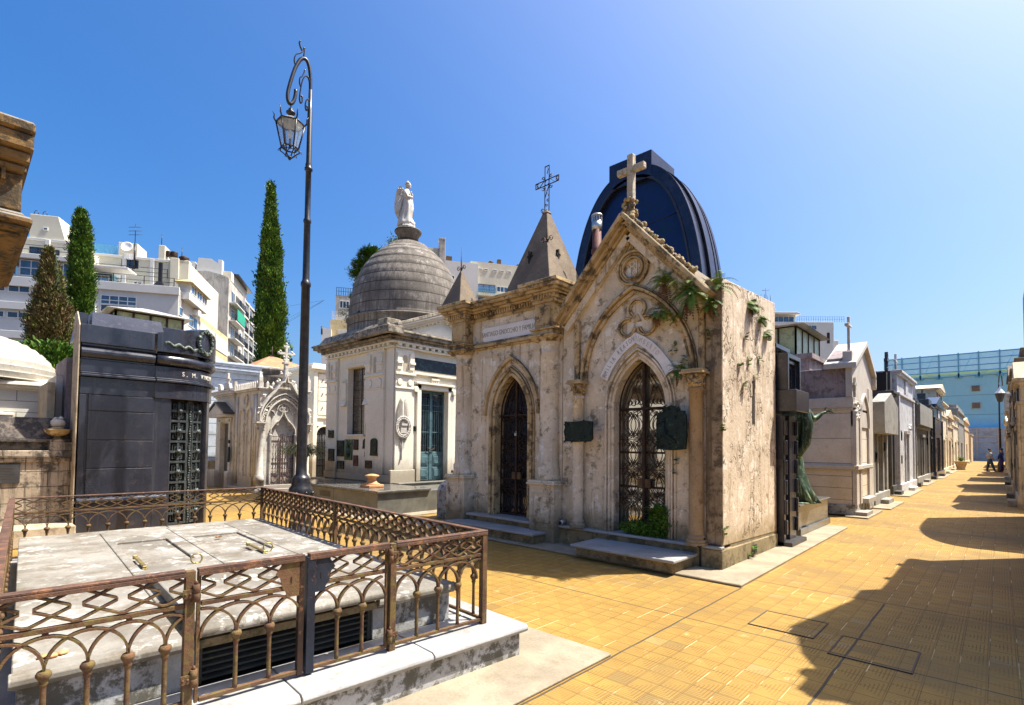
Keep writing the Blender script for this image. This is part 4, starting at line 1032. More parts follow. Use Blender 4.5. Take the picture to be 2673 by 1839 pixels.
# ================================================================ white domed tomb with the angel
T = thing('domed_tomb', 'whitewashed tomb with sooty stone dome, pediment and wall of bronze plaques', 'tomb', (-14, 10, .59))
XW, YW = -12.05, 8.17     # door wall faces +X, plaque wall faces -Y
XB, YB = -15.62, 11.6
b = B()
# plaque wall with a tall window recess x[-14.42,-13.42], z[1.93,3.93]
wx0, wx1, wz0, wz1 = -14.46, -13.50, 1.93, 3.93
b.box(XB, wx0, YW, YW+.35, .59, 4.3); b.box(wx1, XW-.35, YW, YW+.35, .59, 4.3); b.box(wx0, wx1, YW, YW+.35, .59, wz0); b.box(wx0, wx1, YW, YW+.35, wz1, 4.3)
b.box(XB, XW-.35, YW+.36, YB, .59, 4.3)
# door wall with opening y[9.08,10.06], z[.62,3.22]
b.box(XW-.35, XW, YW, 9.08, .59, 4.3); b.box(XW-.35, XW, 10.06, YB, .59, 4.3); b.box(XW-.35, XW, 9.08, 10.06, 3.22, 4.3)
obj('wall', b, M['white'], T)
b = B(); b.box(XB-.04, XB+.66, YW-.10, YW, .59, .80); b.box(XB+.66, -13.3, YW-.05, YW, .59, .78); b.box(-13.3, XW+.02, YW-.10, YW, .59, .80); b.box(XW+.02, XW+.10, YW-.12, 8.86, .59, .95)
obj('plinth', b, M['white'], T, bevel=.012)
b = B(); b.box(XW, XW+.05, 10.2, YB, .59, .9); obj('plinth', b, M['white'], T, bevel=.012)
for a_ in ((XB-.03, XB+.62, YW-.07, YW, .80, 4.3), (-13.32, -12.44, YW-.07, YW, .80, 4.3), (XW, XW+.07, YW+.02, 8.80, .95, 4.3), (XW, XW+.07, 10.55, 11.2, .9, 4.3), (-12.34, XW+.03, YW-.02, YW, .80, 4.3)):
    b = B(); b.box(*a_); obj('corner_pier', b, M['white'], T, bevel=.01)
for (x0, x1) in ((XB-.03, XB+.62), (-13.32, -12.44)):
    b = B(); w = x1-x0; cx = (x0+x1)/2
    b.box(x0-.02, x1+.02, YW-.10, YW-.07, 3.18, 3.22); b.box(x0-.03, x1+.03, YW-.13, YW-.07, 3.56, 3.62)
    for s in (-1, 1):
        b.box(cx+s*w*.34-w*.13, cx+s*w*.34+w*.13, YW-.12, YW-.07, 3.70, 4.18)
        b.box(cx+s*w*.34-w*.16, cx+s*w*.34+w*.16, YW-.15, YW-.07, 3.86, 3.93)
        b.lathe([(w*.15, 0), (w*.15, .04)], (0, 0, 0), 4) if False else None
        C_ = [(cx+s*w*.28+w*.14*math.cos(2*math.pi*k/14), 3.36+w*.14*math.sin(2*math.pi*k/14)) for k in range(14)]; b.prism(C_, YW-.10, YW-.07)
    obj('pier_ornament', b, M['white'], T, bevel=.008)
b = B(); y0_, y1_ = YW+.02, 8.80; cy = (y0_+y1_)/2; w = y1_-y0_
b.box(XW+.07, XW+.10, y0_-.02, y1_+.02, 3.18, 3.22); b.box(XW+.07, XW+.13, y0_-.03, y1_+.03, 3.56, 3.62)
for s in (-1, 1):
    b.box(XW+.07, XW+.12, cy+s*w*.34-w*.13, cy+s*w*.34+w*.13, 3.70, 4.18); b.box(XW+.07, XW+.15, cy+s*w*.34-w*.16, cy+s*w*.34+w*.16, 3.86, 3.93)
    C_ = [(cy+s*w*.28+w*.14*math.cos(2*math.pi*k/14), 3.36+w*.14*math.sin(2*math.pi*k/14)) for k in range(14)]; b.prism(C_, XW+.07, XW+.10, 'x')
obj('pier_ornament', b, M['white'], T, bevel=.008)
b = B()
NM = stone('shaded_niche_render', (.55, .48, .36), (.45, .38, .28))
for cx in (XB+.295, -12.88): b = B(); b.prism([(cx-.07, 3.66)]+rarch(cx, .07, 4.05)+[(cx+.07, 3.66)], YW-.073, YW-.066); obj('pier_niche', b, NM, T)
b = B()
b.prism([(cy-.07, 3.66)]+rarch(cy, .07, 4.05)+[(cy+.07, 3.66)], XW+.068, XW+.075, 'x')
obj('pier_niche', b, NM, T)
# architrave, dentils, cornice
b = B()
b.box(XB-.05, XW+.05, YW-.12, YW, 4.3, 4.34); b.box(XW, XW+.12, YW, YB, 4.3, 4.34); b.box(XB, XW, YW, YB, 4.3, 4.42)
b.box(XB-.06, XW+.14, YW-.15, YW, 4.42, 4.47); b.box(XW, XW+.15, YW, YB, 4.42, 4.47)
dentils(b, XB, XW, YW-.14, YW, 4.345, 4.42, .22); dentils(b, YW, YB, XW, XW+.14, 4.345, 4.42, .22, 'y')
obj('dentil_band', b, M['white'], T, bevel=.006)
b = B()
for z0, z1, p in ((4.47, 4.54, .20), (4.54, 4.60, .28), (4.60, 4.68, .38), (4.68, 4.74, .42)):
    b.box(XB-p, XW+p*.8, YW-p, YB, z0, z1)
b.box(-13.34, XW+.45, YW-.50, YW, 4.60, 4.80); b.box(-12.55, XW-.05, YW-.22, YW+.25, 4.78, 5.10)
b.fr(XB-.30, -12.6, YW-.30, YB, 4.74, XB-.1, -12.6, YW-.12, YB, 5.02)
obj('cornice', b, M['whitetrim'], T, bevel=.012)
# pediment on the door side, slopes both ways from y 9.75
b = B(); yc = 9.75
b.prism([(8.25, 4.74), (11.25, 4.74), (yc, 5.30)], XW-.4, XW+.12, 'x'); b.box(XW-.4, XW+.125, 8.0, 11.5, 4.739, 4.80); obj('tympanum', b, M['white'], T)
b = B()
for (a, c) in (((8.02, 4.74), (yc, 5.40)), ((yc, 5.40), (11.5, 4.74))):
    for w0, w1, xx in ((-.10, -.04, .22), (-.04, .03, .30), (.03, .08, .38)):
        dx, dz = c[0]-a[0], c[1]-a[1]; L = math.hypot(dx, dz); nx, nz = -dz/L, dx/L
        b.prism([(a[0]+nx*w0, a[1]+nz*w0), (c[0]+nx*w0, c[1]+nz*w0), (c[0]+nx*w1, c[1]+nz*w1), (a[0]+nx*w1, a[1]+nz*w1)], XW-.5, XW+xx, 'x')
PM = b
b = B(); b.prism([(8.0, 4.81), (yc, 5.49), (11.5, 4.81), (11.5, 4.90), (yc, 5.59), (8.0, 4.90)], XW-1.7, XW+.40, 'x'); obj('porch_roof', b, M['whitetrim'], T, bevel=.01)
b = PM
for k in range(9):
    for s in (-1, 1):
        f = (k+1)/10.5; y = yc+s*1.45*f; z = 5.27-.53*f; b.box(XW+.12, XW+.19, y-.035, y+.035, z-.03, z+.04)
obj('pediment_moulding', b, M['white'], T, bevel=.008)
b = B(); b.prism([(8.9, 4.80), (10.6, 4.80), (yc, 5.10)], XW+.12, XW+.15, 'x'); obj('tympanum_panel', b, M['white'], T)
# dome
DC = (-13.97, 9.93, 0)
ds = 1.05
prof = [(1.86, 4.74), (1.86, 4.80), (1.80, 4.84), (1.76, 5.1), (1.75, 5.44), (1.79, 5.47), (1.79, 5.50), (1.73, 5.53)]
zz = [5.53, 5.85, 6.17, 6.49, 6.80, 7.09, 7.36, 7.60, 7.80, 7.95]
def dr(z): 
    t_ = (z-5.5)/(8.12-5.5); return 1.73*math.sqrt(max(0, 1-(t_**2.1)))*.96+.06
for k in range(len(zz)-1):
    z0, z1 = zz[k], zz[k+1]
    prof += [(dr(z0)+.0, z0+.006), (dr(z0*.66+z1*.34), z0*.66+z1*.34), (dr(z0*.33+z1*.67), z0*.33+z1*.67), (dr(z1), z1)]
prof += [(.62, 8.0), (.60, 8.06), (.52, 8.10), (.34, 8.18)]
b = B(); b.lathe([(r*ds, z) for r, z in prof], DC, 56); obj('dome', b, M['dome'], T)
b = B(); b.box(-13.9, -13.8, 9.88-1.76, 9.88-1.68, 5.53, 5.60); o = obj('dome_vent', b, M['dark'], T)
b = B(); b.lathe([(.33, 8.10), (.33, 8.40), (.36, 8.42), (.37, 8.46), (.42, 8.50), (.44, 8.55), (.43, 8.58), (.36, 8.60)], DC, 32); obj('angel_pedestal', b, M['dome'], T, bevel=0)
# window
b = B(); b.box(wx0, wx1, YW+.20, YW+.21, wz0, wz1); o = obj('stained_window', b, M['stained'], T)
b = B()
for x0, x1 in ((wx0, wx0+.02), (wx1-.02, wx1), (-13.99, -13.97)): b.box(x0, x1, YW+.185, YW+.2, wz0, wz1)
for k in range(7): b.box(wx0, wx1, YW+.19, YW+.198, wz0+.25*k+.1, wz0+.25*k+.112)
obj('leading', b, M['iron'], o)
b = B(); b.box(wx0-.02, wx1+.02, YW-.05, YW+.19, wz0-.05, wz0); obj('window_sill', b, M['white'], T, bevel=.008); b = B(); b.box(wx0-.12, wx1+.12, YW-.04, YW, wz1+.02, wz1+.10); obj('window_hood', b, M['white'], T, bevel=.008)
for s, x in ((-1, wx0-.16), (1, wx1+.16)):
    b = B()
    b.fr(x-.13, x+.13, YW-.11, YW, 2.78, x-.13, x+.13, YW-.03, YW, 2.98); b.box(x-.12, x+.12, YW-.05, YW, 2.98, 3.5)
    for q in range(4): b.ball((x-.09+q*.06, YW-.05, 3.55), .028, 6, 5)
    obj('window_bracket', b, M['white'], T, bevel=.008)
# door
b = B()
for y0, y1, z0, z1, p in ((8.93, 9.08, .62, 3.36, .06), (10.06, 10.21, .62, 3.36, .06), (8.93, 10.21, 3.22, 3.36, .06), (8.86, 10.28, 3.36, 3.42, .12)): b.box(XW, XW+p, y0, y1, z0, z1)
for y in (8.86, 10.28):
    for q in range(1): b.tube([(XW, y, 3.20), (XW+.12, y, 3.20)], .085, 14)
b.box(XW, XW+.05, 10.21, 10.30, .8, 3.1)
obj('door_surround', b, M['white'], T, bevel=.01)
dr_ = B(); xd = XW-.16
dr_.box(xd-.02, xd+.02, 9.08, 9.13, .62, 3.22); dr_.box(xd-.02, xd+.02, 10.01, 10.06, .62, 3.22); dr_.box(xd-.03, xd+.03, 9.53, 9.61, .62, 3.22); dr_.box(xd-.02, xd+.02, 9.08, 10.06, 3.14, 3.22)
dr_.box(xd-.02, xd+.015, 9.13, 9.53, .62, 1.42); dr_.box(xd-.02, xd+.015, 9.61, 10.01, .62, 1.42)
for y0 in (9.13, 9.61):
    for z0 in (.68, 1.05):
        dr_.box(xd+.015, xd+.03, y0+.05, y0+.35, z0, z0+.3); dr_.box(xd+.03, xd+.045, y0+.09, y0+.31, z0+.05, z0+.25)
    for z in (1.42, 2.0, 2.62, 2.78): dr_.box(xd-.01, xd+.012, y0, y0+.40, z, z+.02)
    for q in range(5): dr_.tube([(xd, y0+.045+q*.078, 1.44), (xd, y0+.045+q*.078, 2.98)], .011, 6); dr_.ball((xd, y0+.045+q*.078, 2.99), .02, 6, 5); dr_.ball((xd, y0+.045+q*.078, 1.62), .018, 6, 5)
    for q in range(4):
        dr_.rib([(y0+.05+q*.1+.03*math.cos(a), 3.07+.03*math.sin(a)) for a in [R(x*45) for x in range(8)]], .008, xd-.006, xd+.006, 'x', closed=True)
door = obj('door', dr_, M['bluedoor'], T, bevel=.003)
b = B(); b.box(xd-.05, xd-.04, 9.08, 10.06, .62, 3.22); obj('pane', b, M['glassdk'], door)
b = B(); rg = random.Random(4)
for k in range(14): b.ball((xd+.06, 9.44+k*.02, 1.52+.03*math.cos(k*.45)), .014, 6, 5)
obj('chain', b, M['rust'], door)
# name plate over the door
b = B(); b.box(XW, XW+.03, 8.82, 10.6, 3.74, 4.10); obj('dark_name_plate', b, stone('blue_black_slate', (.018, .03, .05), (.012, .02, .03), stain=(.04, .08, .09), sc_=4, rough=.4), T, bevel=.006)
b = B(); b.box(XW, XW+.10, 8.80, 10.7, 3.62, 3.68); b.box(XW, XW+.08, 9.42, 9.72, 3.50, 3.56)
for k in range(4): b.box(XW, XW+.07, 9.44+k*.07, 9.48+k*.07, 3.44, 3.50)
obj('lintel_moulding', b, M['white'], T, bevel=.006)
# carved palm and wreath on the pier
b = B(); px, pyy = XW+.075, 8.43
b.tube([(px+.015, pyy, 2.85), (px+.02, pyy, 1.9), (px+.02, pyy-.02, 1.35), (px+.02, pyy-.05, 1.22)], [.01, .02, .02, .025], 6)
for k in range(26):
    z = 1.5+k*.052; L = .22*math.sin(math.pi*(k+2)/30)+.04
    for s in (-1, 1):
        b.hexa(((px, pyy, z-.012), (px+.02, pyy, z-.012), (px+.02, pyy, z+.012), (px, pyy, z+.012)), ((px, pyy+s*L*.75, z+L*.9-.005), (px+.03, pyy+s*L*.75, z+L*.9-.005), (px+.03, pyy+s*L*.75, z+L*.9+.008), (px, pyy+s*L*.75, z+L*.9+.008)))
for k in range(44):
    a = 2*math.pi*k/44
    for q in (0, 1): b.ball((px+.045, pyy+(.19+.045*q)*math.cos(a+q*.07), 2.12+(.235+.045*q)*math.sin(a+q*.07)), .034, 6, 5, seed=k)
b.box(px, px+.07, pyy-.09, pyy+.10, 1.95, 2.20); b.box(px, px+.09, pyy-.07, pyy+.11, 2.16, 2.22)
obj('carved_palm', b, M['angel'], T)
# plaques on the side wall
PL = [(-14.32-.0, 1.66, .0, 0, 0)]
def rect(x0, x1, z0, z1): return [(x0, z0), (x1, z0), (x1, z1), (x0, z1)]
def archrect(x0, x1, z0, z1): 
    m_ = (x0+x1)/2; w = (x1-x0)/2; return [(x0-.02, z0), (x1+.02, z0), (x1+.02, z0+.05), (x1, z0+.07)] + [(m_+w*math.cos(math.pi*k/10), z1-w*.55+w*.55*math.sin(math.pi*k/10)) for k in range(11)] + [(x0, z0+.07), (x0-.02, z0+.05)]
specs = None
G_PL = 'plaques on the domed tomb wall'
for lab, x0, x1, z0, z1, mt, sh in (
    ('small dark plaque, highest at the far left of the domed tomb wall', -15.41, -15.11, 1.83, 2.06, 'plaque', 0),
    ('tall dark plaque beside the green relief, upper left group', -14.97, -14.61, 1.26, 1.75, 'plaque', 0),
    ('tall green plaque with a standing figure in relief', -14.53, -14.10, 1.16, 1.78, 'bronze', 1),
    ('narrow brown plaque to the right of the green figure relief', -14.01, -13.78, 1.47, 1.78, 'plaqbr', 0),
    ('upright dark plaque lowest at the far left edge of the wall', -15.38, -15.05, 1.11, 1.49, 'plaque', 0),
    ('square dark plaque in the lowest row near the plinth', -14.95, -14.57, .88, 1.13, 'plaque', 0),
    ('small red-brown plaque below the narrow brown one', -14.0, -13.78, 1.0, 1.31, 'plaqred', 0),
    ('largest plaque with a round top, right of the tall window', -13.38, -12.76, 1.85, 2.37, 'plaque', 2),
    ('dark plaque with curved top just under the largest plaque', -13.49, -13.10, 1.51, 1.82, 'plaque', 2),
    ('shield-shaped dark plaque nearest the corner of the wall', -12.98, -12.66, 1.32, 1.81, 'plaque', 2),
    ('smallest square plaque in the middle of the right group', -13.39, -13.19, 1.28, 1.43, 'plaque', 0),
    ('square brown plaque lowest in the right group', -13.24, -12.93, .96, 1.18, 'plaqbr', 0)):
    P = archrect(x0, x1, z0, z1) if sh == 2 else rect(x0, x1, z0, z1)
    yy = YW-.10 if x0 > -13.3 or x1 < -15.0 else YW-.03
    o = plaque('wall_plaque', lab, P, yy, yy+.03 if yy < YW-.05 else YW, M[mt], group=G_PL, relief=8, seed=int(x0*100) % 97)
    if sh == 1:
        b = B(); b.tube([((x0+x1)/2, yy-.01, z1-.15), ((x0+x1)/2, yy-.015, z0+.35), ((x0+x1)/2+.03, yy-.01, z0+.08)], [.03, .055, .07], 7); b.ball(((x0+x1)/2, yy-.01, z1-.10), .035, 7, 5)
        b.tube([((x0+x1)/2, yy-.02, z1-.2), (x1-.06, yy-.02, z1-.12)], .018, 5); obj('relief_figure', b, M['bronze'], o)
plaque('wall_plaque', 'small plaque beside the blue-green double door', [(8.75, 2.02), (8.96, 2.02), (8.96, 2.16), (8.75, 2.16)], XW, XW+.02, M['plaque'], ax='x', seed=9)
# platform and steps
T = thing('granite_platform', 'polished granite platform with rounded edge in front of the domed tomb', 'platform', (-10.3, 6.6, 0))
b = B(); b.box(-14.5, -10.34, 6.64, 12, .02, .52); obj('base', b, M['grey_gran'], T, bevel=.004)
b = B(); b.box(-14.55, -10.28, 6.58, 8.13, .52, .585); b.box(-16.2, -12.0, 7.9, 12, .50, .582); obj('top', b, M['gran_top'], T, bevel=.022, seg=3)
b = B()
for k in range(5):
    b.box(-13.06, -12.52, 6.632, 6.645, .30+.03*k, .318+.03*k)
obj('vent_grille', b, M['iron'], T)
b = B(); b.box(-12.335, -12.325, 6.637, 6.645, .03, .51); obj('joint', b, M['dark'], T)
T = thing('entrance_steps', 'grey granite steps up to the blue-green door of the domed tomb', 'steps', (-10.4, 9.0, 0))
for k in range(5):
    b = B(); x1 = -10.42-k*.32; b.box(-12.0, x1, 8.14, 10.9, .02+k*.118, .02+(k+1)*.118); b.box(-12.0, x1+.03, 8.135, 10.92, .02+(k+1)*.118-.03, .02+(k+1)*.118+.001); obj('step', b, M['grey_gran'], T, bevel=.006)
b = B(); b.box(-15, -9.9, 6.1, 12, .002, .02); tag(obj('footpath_edge', b, M['concrete'], kind='structure'))
t = thing('carved_finial', 'orange-brown turned stone finial standing on the granite platform', 'finial', (-11.35, 7.12, .586))
b = B(); b.box(-11.56, -11.14, 6.91, 7.33, .587, .65); obj('base', b, M['pinkstone'], t, bevel=.01)
b = B(); b.lathe([(.19, .65), (.19, .67), (.13, .70), (.10, .76), (.10, .80), (.13, .83), (.17, .85), (.17, .88), (.12, .89), (.10, .90), (.05, .91)], (-11.35, 7.12, 0), 24); obj('turned_top', b, M['pinkstone'], t)
b = B(); b.prism([(7.55, 0), (7.55, .62), (7.62, .74), (7.75, .82), (7.95, .86), (8.8, .90), (8.8, 0)], -9.35, -8.95, 'x')
tag(obj('stair_cheek', b, M['kerbwall'], bevel=.01), 'pale marble stair cheek with rounded front beside the pyramid tomb', 'stair cheek')
# ---- angel on the dome
def skin(name, verts, edges, mat, parent=None, sub=2, root=0, label=None, cat=None, group=None):
    me = bpy.data.meshes.new(name); me.from_pydata([v[0] for v in verts], edges, []); me.materials.append(mat)
    o = bpy.data.objects.new(name, me); link(o, parent)
    md = o.modifiers.new('skin', 'SKIN'); md.use_smooth_shade = True
    for i, v in enumerate(verts):
        s = me.skin_vertices[0].data[i]; r_ = v[1]; s.radius = r_ if isinstance(r_, tuple) else (r_, r_); s.use_root = (i == root)
    o.modifiers.new('subdiv', 'SUBSURF').levels = sub; o.modifiers['subdiv'].render_levels = sub
    return tag(o, label, cat, None, group)
def robe(b, levels, folds=9, amp=.10, n=40, twist=.8, ph=0):
    """levels: (cx,cy,z,rx,ry): draped column of cloth with running folds"""
    rings = []
    for (cx, cy, z, rx, ry, am) in levels:
        ring = []
        for j in range(n):
            a = 2*math.pi*j/n
            f = 1+amp*am*math.sin(folds*a+twist*z*6+ph)+amp*am*.5*math.sin(folds*1.7*a-z*5)
            ring.append(b.av((cx+rx*f*math.cos(a), cy+ry*f*math.sin(a), z)))
        rings.append(ring)
    for k in range(len(rings)-1):
        for j in range(n): b.face((rings[k][j], rings[k][(j+1) % n], rings[k+1][(j+1) % n], rings[k+1][j]), True)
    b.face(rings[0][::-1]); b.face(rings[-1])
A0 = Vector((-14.0, 9.88, 8.60))
T = thing('angel_statue', 'white marble angel with folded wings and crossed arms on top of the dome', 'statue', A0)
# local frame: facing direction f (towards image right-front), s = figure's left
fdir = Vector((math.cos(R(42)), math.sin(R(42)), 0)); sdir = Vector((-fdir.y, fdir.x, 0))
AM = Matrix(((fdir.x, sdir.x, 0, A0.x), (fdir.y, sdir.y, 0, A0.y), (0, 0, 1, A0.z), (0, 0, 0, 1)))
b = B(AM)
robe(b, [(-.06, 0, .13, .25, .24, 1), (-.05, 0, .25, .235, .22, 1), (-.03, 0, .42, .20, .19, 1), (.0, 0, .60, .185, .18, .8), (.03, 0, .78, .175, .18, .6), (.02, 0, .92, .155, .165, .5), (.02, 0, 1.02, .13, .155, .4), (.0, 0, 1.12, .125, .165, .3), (-.01, 0, 1.22, .12, .17, .2), (-.01, 0, 1.31, .09, .13, 0), (-.0, 0, 1.36, .055, .06, 0), (.02, 0, 1.42, .05, .05, 0)], 7, .10)
robe(b, [(.14, .12, .50, .04, .05, 1), (.15, .12, .80, .05, .06, 1), (.13, .10, 1.06, .04, .05, .5)], 5, .15, 20)
obj('robe', b, M['angel'], T)
b = B(AM)
b.ball((.04, 0, 1.50), .085, 14, 10, sx=1.0, sy=.85, sz=1.2); b.ball((.125, 0, 1.49), .018, 6, 5); b.ball((.10, 0, 1.43), .035, 8, 6)
obj('head', b, M['angel'], T)
b = B(AM); rg = random.Random(3)
for k in range(46):
    a = rg.uniform(.9, 5.4); e = rg.uniform(-.5, 1.3); b.ball((.03+.085*math.cos(a)*math.cos(e), .08*math.sin(a)*math.cos(e), 1.51+.10*math.sin(e)), .026, 6, 5, seed=k)
b.ball((.02, 0, 1.62), .03, 7, 5)
obj('hair', b, M['angel'], T)
b = B(AM)
for s in (-1, 1):
    b.tube([(-.01, s*.15, 1.26), (.0, s*.19, 1.14), (.04, s*.19, 1.04), (.12, s*.10, 1.07), (.16, -s*.02, 1.15+.03*s), (.15, -s*.07, 1.20)], [.05, .062, .06, .05, .033, .026], 10)
    b.ball((.15, -s*.08, 1.22), .032, 8, 6, sz=1.3)
obj('arm', b, M['angel'], T)
for s in (-1, 1):
    b = B(AM); P = [(-.06, 1.12), (-.09, 1.30), (-.17, 1.42), (-.25, 1.40), (-.33, 1.22), (-.37, .95), (-.38, .70), (-.35, .50), (-.29, .40), (-.24, .42), (-.20, .60), (-.15, .85)]
    b.prism(P, s*.10-.02, s*.10+.02, 'y')
    for k in range(7): 
        x = -.30+.02*k; b.tube([(-.12-.02*k, s*.125, 1.1-.03*k), (x-.03, s*.125, .80-.03*k), (x, s*.125, .50+.02*k)], .016, 5)
    for k in range(9): b.ball((-.12-.018*k, s*.125, 1.32-.02*(k % 4)*3), .03, 6, 5, seed=k)
    obj('wing', b, M['angel'], T)
b = B(AM)
for k in range(16):
    a = k*.39; b.ball((.16*math.cos(a)+.02, .16*math.sin(a), .07), .13, 8, 6, seed=k, amp=.3, sz=.6)
b.ball((.12, 0, .22), .13, 9, 7, seed=3, amp=.3); b.ball((.05, 0, .30), .14, 9, 7, seed=5)
obj('cloud_base', b, M['angel'], T)

# ================================================================ black granite tomb, left
T = thing('black_granite_tomb', 'black polished granite tomb with rounded corner, roll moulding and bronze door', 'tomb', (-11.2, 2.4, 0))
CC = (-12.2, 2.7)
def arcp(r, a0, a1, n=14): return [(CC[0]+r*math.cos(R(a0+(a1-a0)*k/n)), CC[1]+r*math.sin(R(a0+(a1-a0)*k/n))) for k in range(n+1)]
def layer(b, off, z0, z1, back=-14.6, y0=1.44, st=.035):
    P = [(back, 1.6), (-11.75, 1.6), (-11.75, y0), (-11.2+off, y0), (-11.2+off, 2.50), (-11.2+off+st, 2.50), (-11.2+off+st, 2.7)] + arcp(1.0+off+st, 0, 90)[1:] + [(back, CC[1]+1.0+off+st)]
    b.prism(P, z0, z1, 'z')
def arcwall(b, r0, r1, a0, a1, z0, z1, n=14):
    A = arcp(r0, a0, a1, n); Q = arcp(r1, a0, a1, n); b.band(A, Q, z0, z1, 'z')
b = B()
# lower storey: flat part is solid, rounded corner has the door opening between 5 and 50 degrees
b.box(-11.75, -11.27, 1.46, 2.55, .68, 2.45); b.box(-14.6, -11.75, 1.6, 2.55, 0, 2.45); b.box(-14.6, -12.2, 1.62, 3.6, 0, 3.3)
arcwall(b, .5, .955, -12, 4, 0, 2.45); arcwall(b, .5, .955, 56, 95, 0, 2.45)
b.box(-12.2, -11.24, 2.35, 2.6, 0, 2.45)
layer(b, -.05, 2.45, 2.74); layer(b, -.06, 2.83, 3.04); b.box(-11.75, -11.27, 1.44, 2.5, 3.04, 3.3)
obj('wall', b, M['blk'], T, bevel=.006)
b = B(); b.box(-11.75, -11.2, 1.44, 2.5, 0, .60); b.prism([(-11.3, .60), (-11.18, .60), (-11.155, .625), (-11.15, .65), (-11.16, .68), (-11.2, .70), (-11.3, .70)], 1.44, 2.72, 'y'); b.box(-12, -11.2, 2.5, 2.72, 0, .6)
obj('plinth', b, M['blk'], T, bevel=.01, seg=2)
b = B(); layer(b, .015, 2.745, 2.79); layer(b, -.02, 2.79, 2.825); obj('string_course', b, M['blk'], T, bevel=.012, seg=2)
# sunk joints shown as real grooves between cladding panels
b = B()
for z0, z1 in ((.71, 1.18), (1.195, 1.665), (1.68, 2.16), (2.175, 2.44)): b.box(-11.4, -11.235, 1.56, 2.50, z0, z1)
b.box(-11.4, -11.235, 1.44, 1.53, .71, 2.44)
obj('cladding_panel', b, M['blk'], T, bevel=.006)
# torus
b = B()
prof = [(-.13+.13*math.cos(R(a)), 3.165+.11*math.sin(R(a))) for a in range(-90, 91, 20)]
for st, ys in ((0, (1.44, 2.49)),):
    b.prism([(-11.5, 3.05)] + [(-11.19+o_, z) for o_, z in prof] + [(-11.5, 3.28)], ys[0], ys[1], 'y', smooth=False)
def sweep_arc(b, prof, a0, a1, st, n=22):
    rings = []
    pts = [(-11.2+0, 2.51, 0)] 
    for k in range(n+1):
        a = a0+(a1-a0)*k/n; rings.append([b.av((CC[0]+(1.0+st+o_)*math.cos(R(a)), CC[1]+(1.0+st+o_)*math.sin(R(a)), z)) for o_, z in prof])
    first = [b.av((-11.2+st+o_, 2.51, z)) for o_, z in prof]; rings.insert(0, first)
    for k in range(len(rings)-1):
        for j in range(len(prof)-1): b.face((rings[k][j], rings[k+1][j], rings[k+1][j+1], rings[k][j+1]), True)
    b.face(rings[0])
sweep_arc(b, [(-.4, 3.05)] + prof + [(-.4, 3.28)], 0, 90, .045)
obj('roll_moulding', b, M['blk'], T)
b = B(); b.box(-11.75, -11.24, 1.44, 2.5, 3.27, 3.31); b.box(-11.75, -11.19, 1.42, 2.47, 3.31, 3.62)
A = arcp(1.04, 0, 90, 44)
A = [(-11.16, 2.50)]+A
def tz(p):
    a = math.degrees(math.atan2(p[1]-CC[1], p[0]-CC[0])); return 3.63+.24*max(0, 1-abs(a-42)/55.)
n = len(A); lo = [b.av((p[0], p[1], 3.30)) for p in A]; hi = [b.av((p[0], p[1], tz(p))) for p in A]
Ai = [(CC[0]+(p[0]-CC[0])*.72, CC[1]+(p[1]-CC[1])*.72) for p in A]
li = [b.av((p[0], p[1], 3.30)) for p in Ai]; ti = [b.av((p[0], p[1], tz(q)+.02)) for p, q in zip(Ai, A)]
hi2 = [b.av((p[0], p[1], tz(p))) for p in A]
for k in range(n-1):
    b.face((lo[k], lo[k+1], hi2[k+1], hi2[k])); b.face((hi[k], hi[k+1], ti[k+1], ti[k])); b.face((li[k], ti[k], ti[k+1], li[k+1])); b.face((lo[k], li[k], li[k+1], lo[k+1]))
b.face((lo[0], hi[0], ti[0], li[0])); b.face((lo[-1], li[-1], ti[-1], hi[-1]))
b.hexa(((-13.6, 1.56, 3.60), (-11.22, 1.56, 3.62), (-11.22, 2.62, 3.62), (-13.6, 2.62, 3.60)), ((-13.6, 1.60, 3.88), (-11.5, 1.60, 3.90), (-11.5, 2.62, 3.90), (-13.6, 2.62, 3.88)))
b.box(-14.6, -11.75, 2.63, 3.5, 3.5, 3.86)
b.box(-11.74, -11.50, 1.42, 1.55, 3.62, 3.86)
obj('parapet', b, M['blk'], T, bevel=.005)
b = B(); b.prism([(-11.78, .0), (-11.205, .0), (-11.205, 3.60), (-11.5, 3.87), (-11.78, 3.87)], 1.415, 1.40, 'y'); obj('cement_side', b, M['beige'], T)
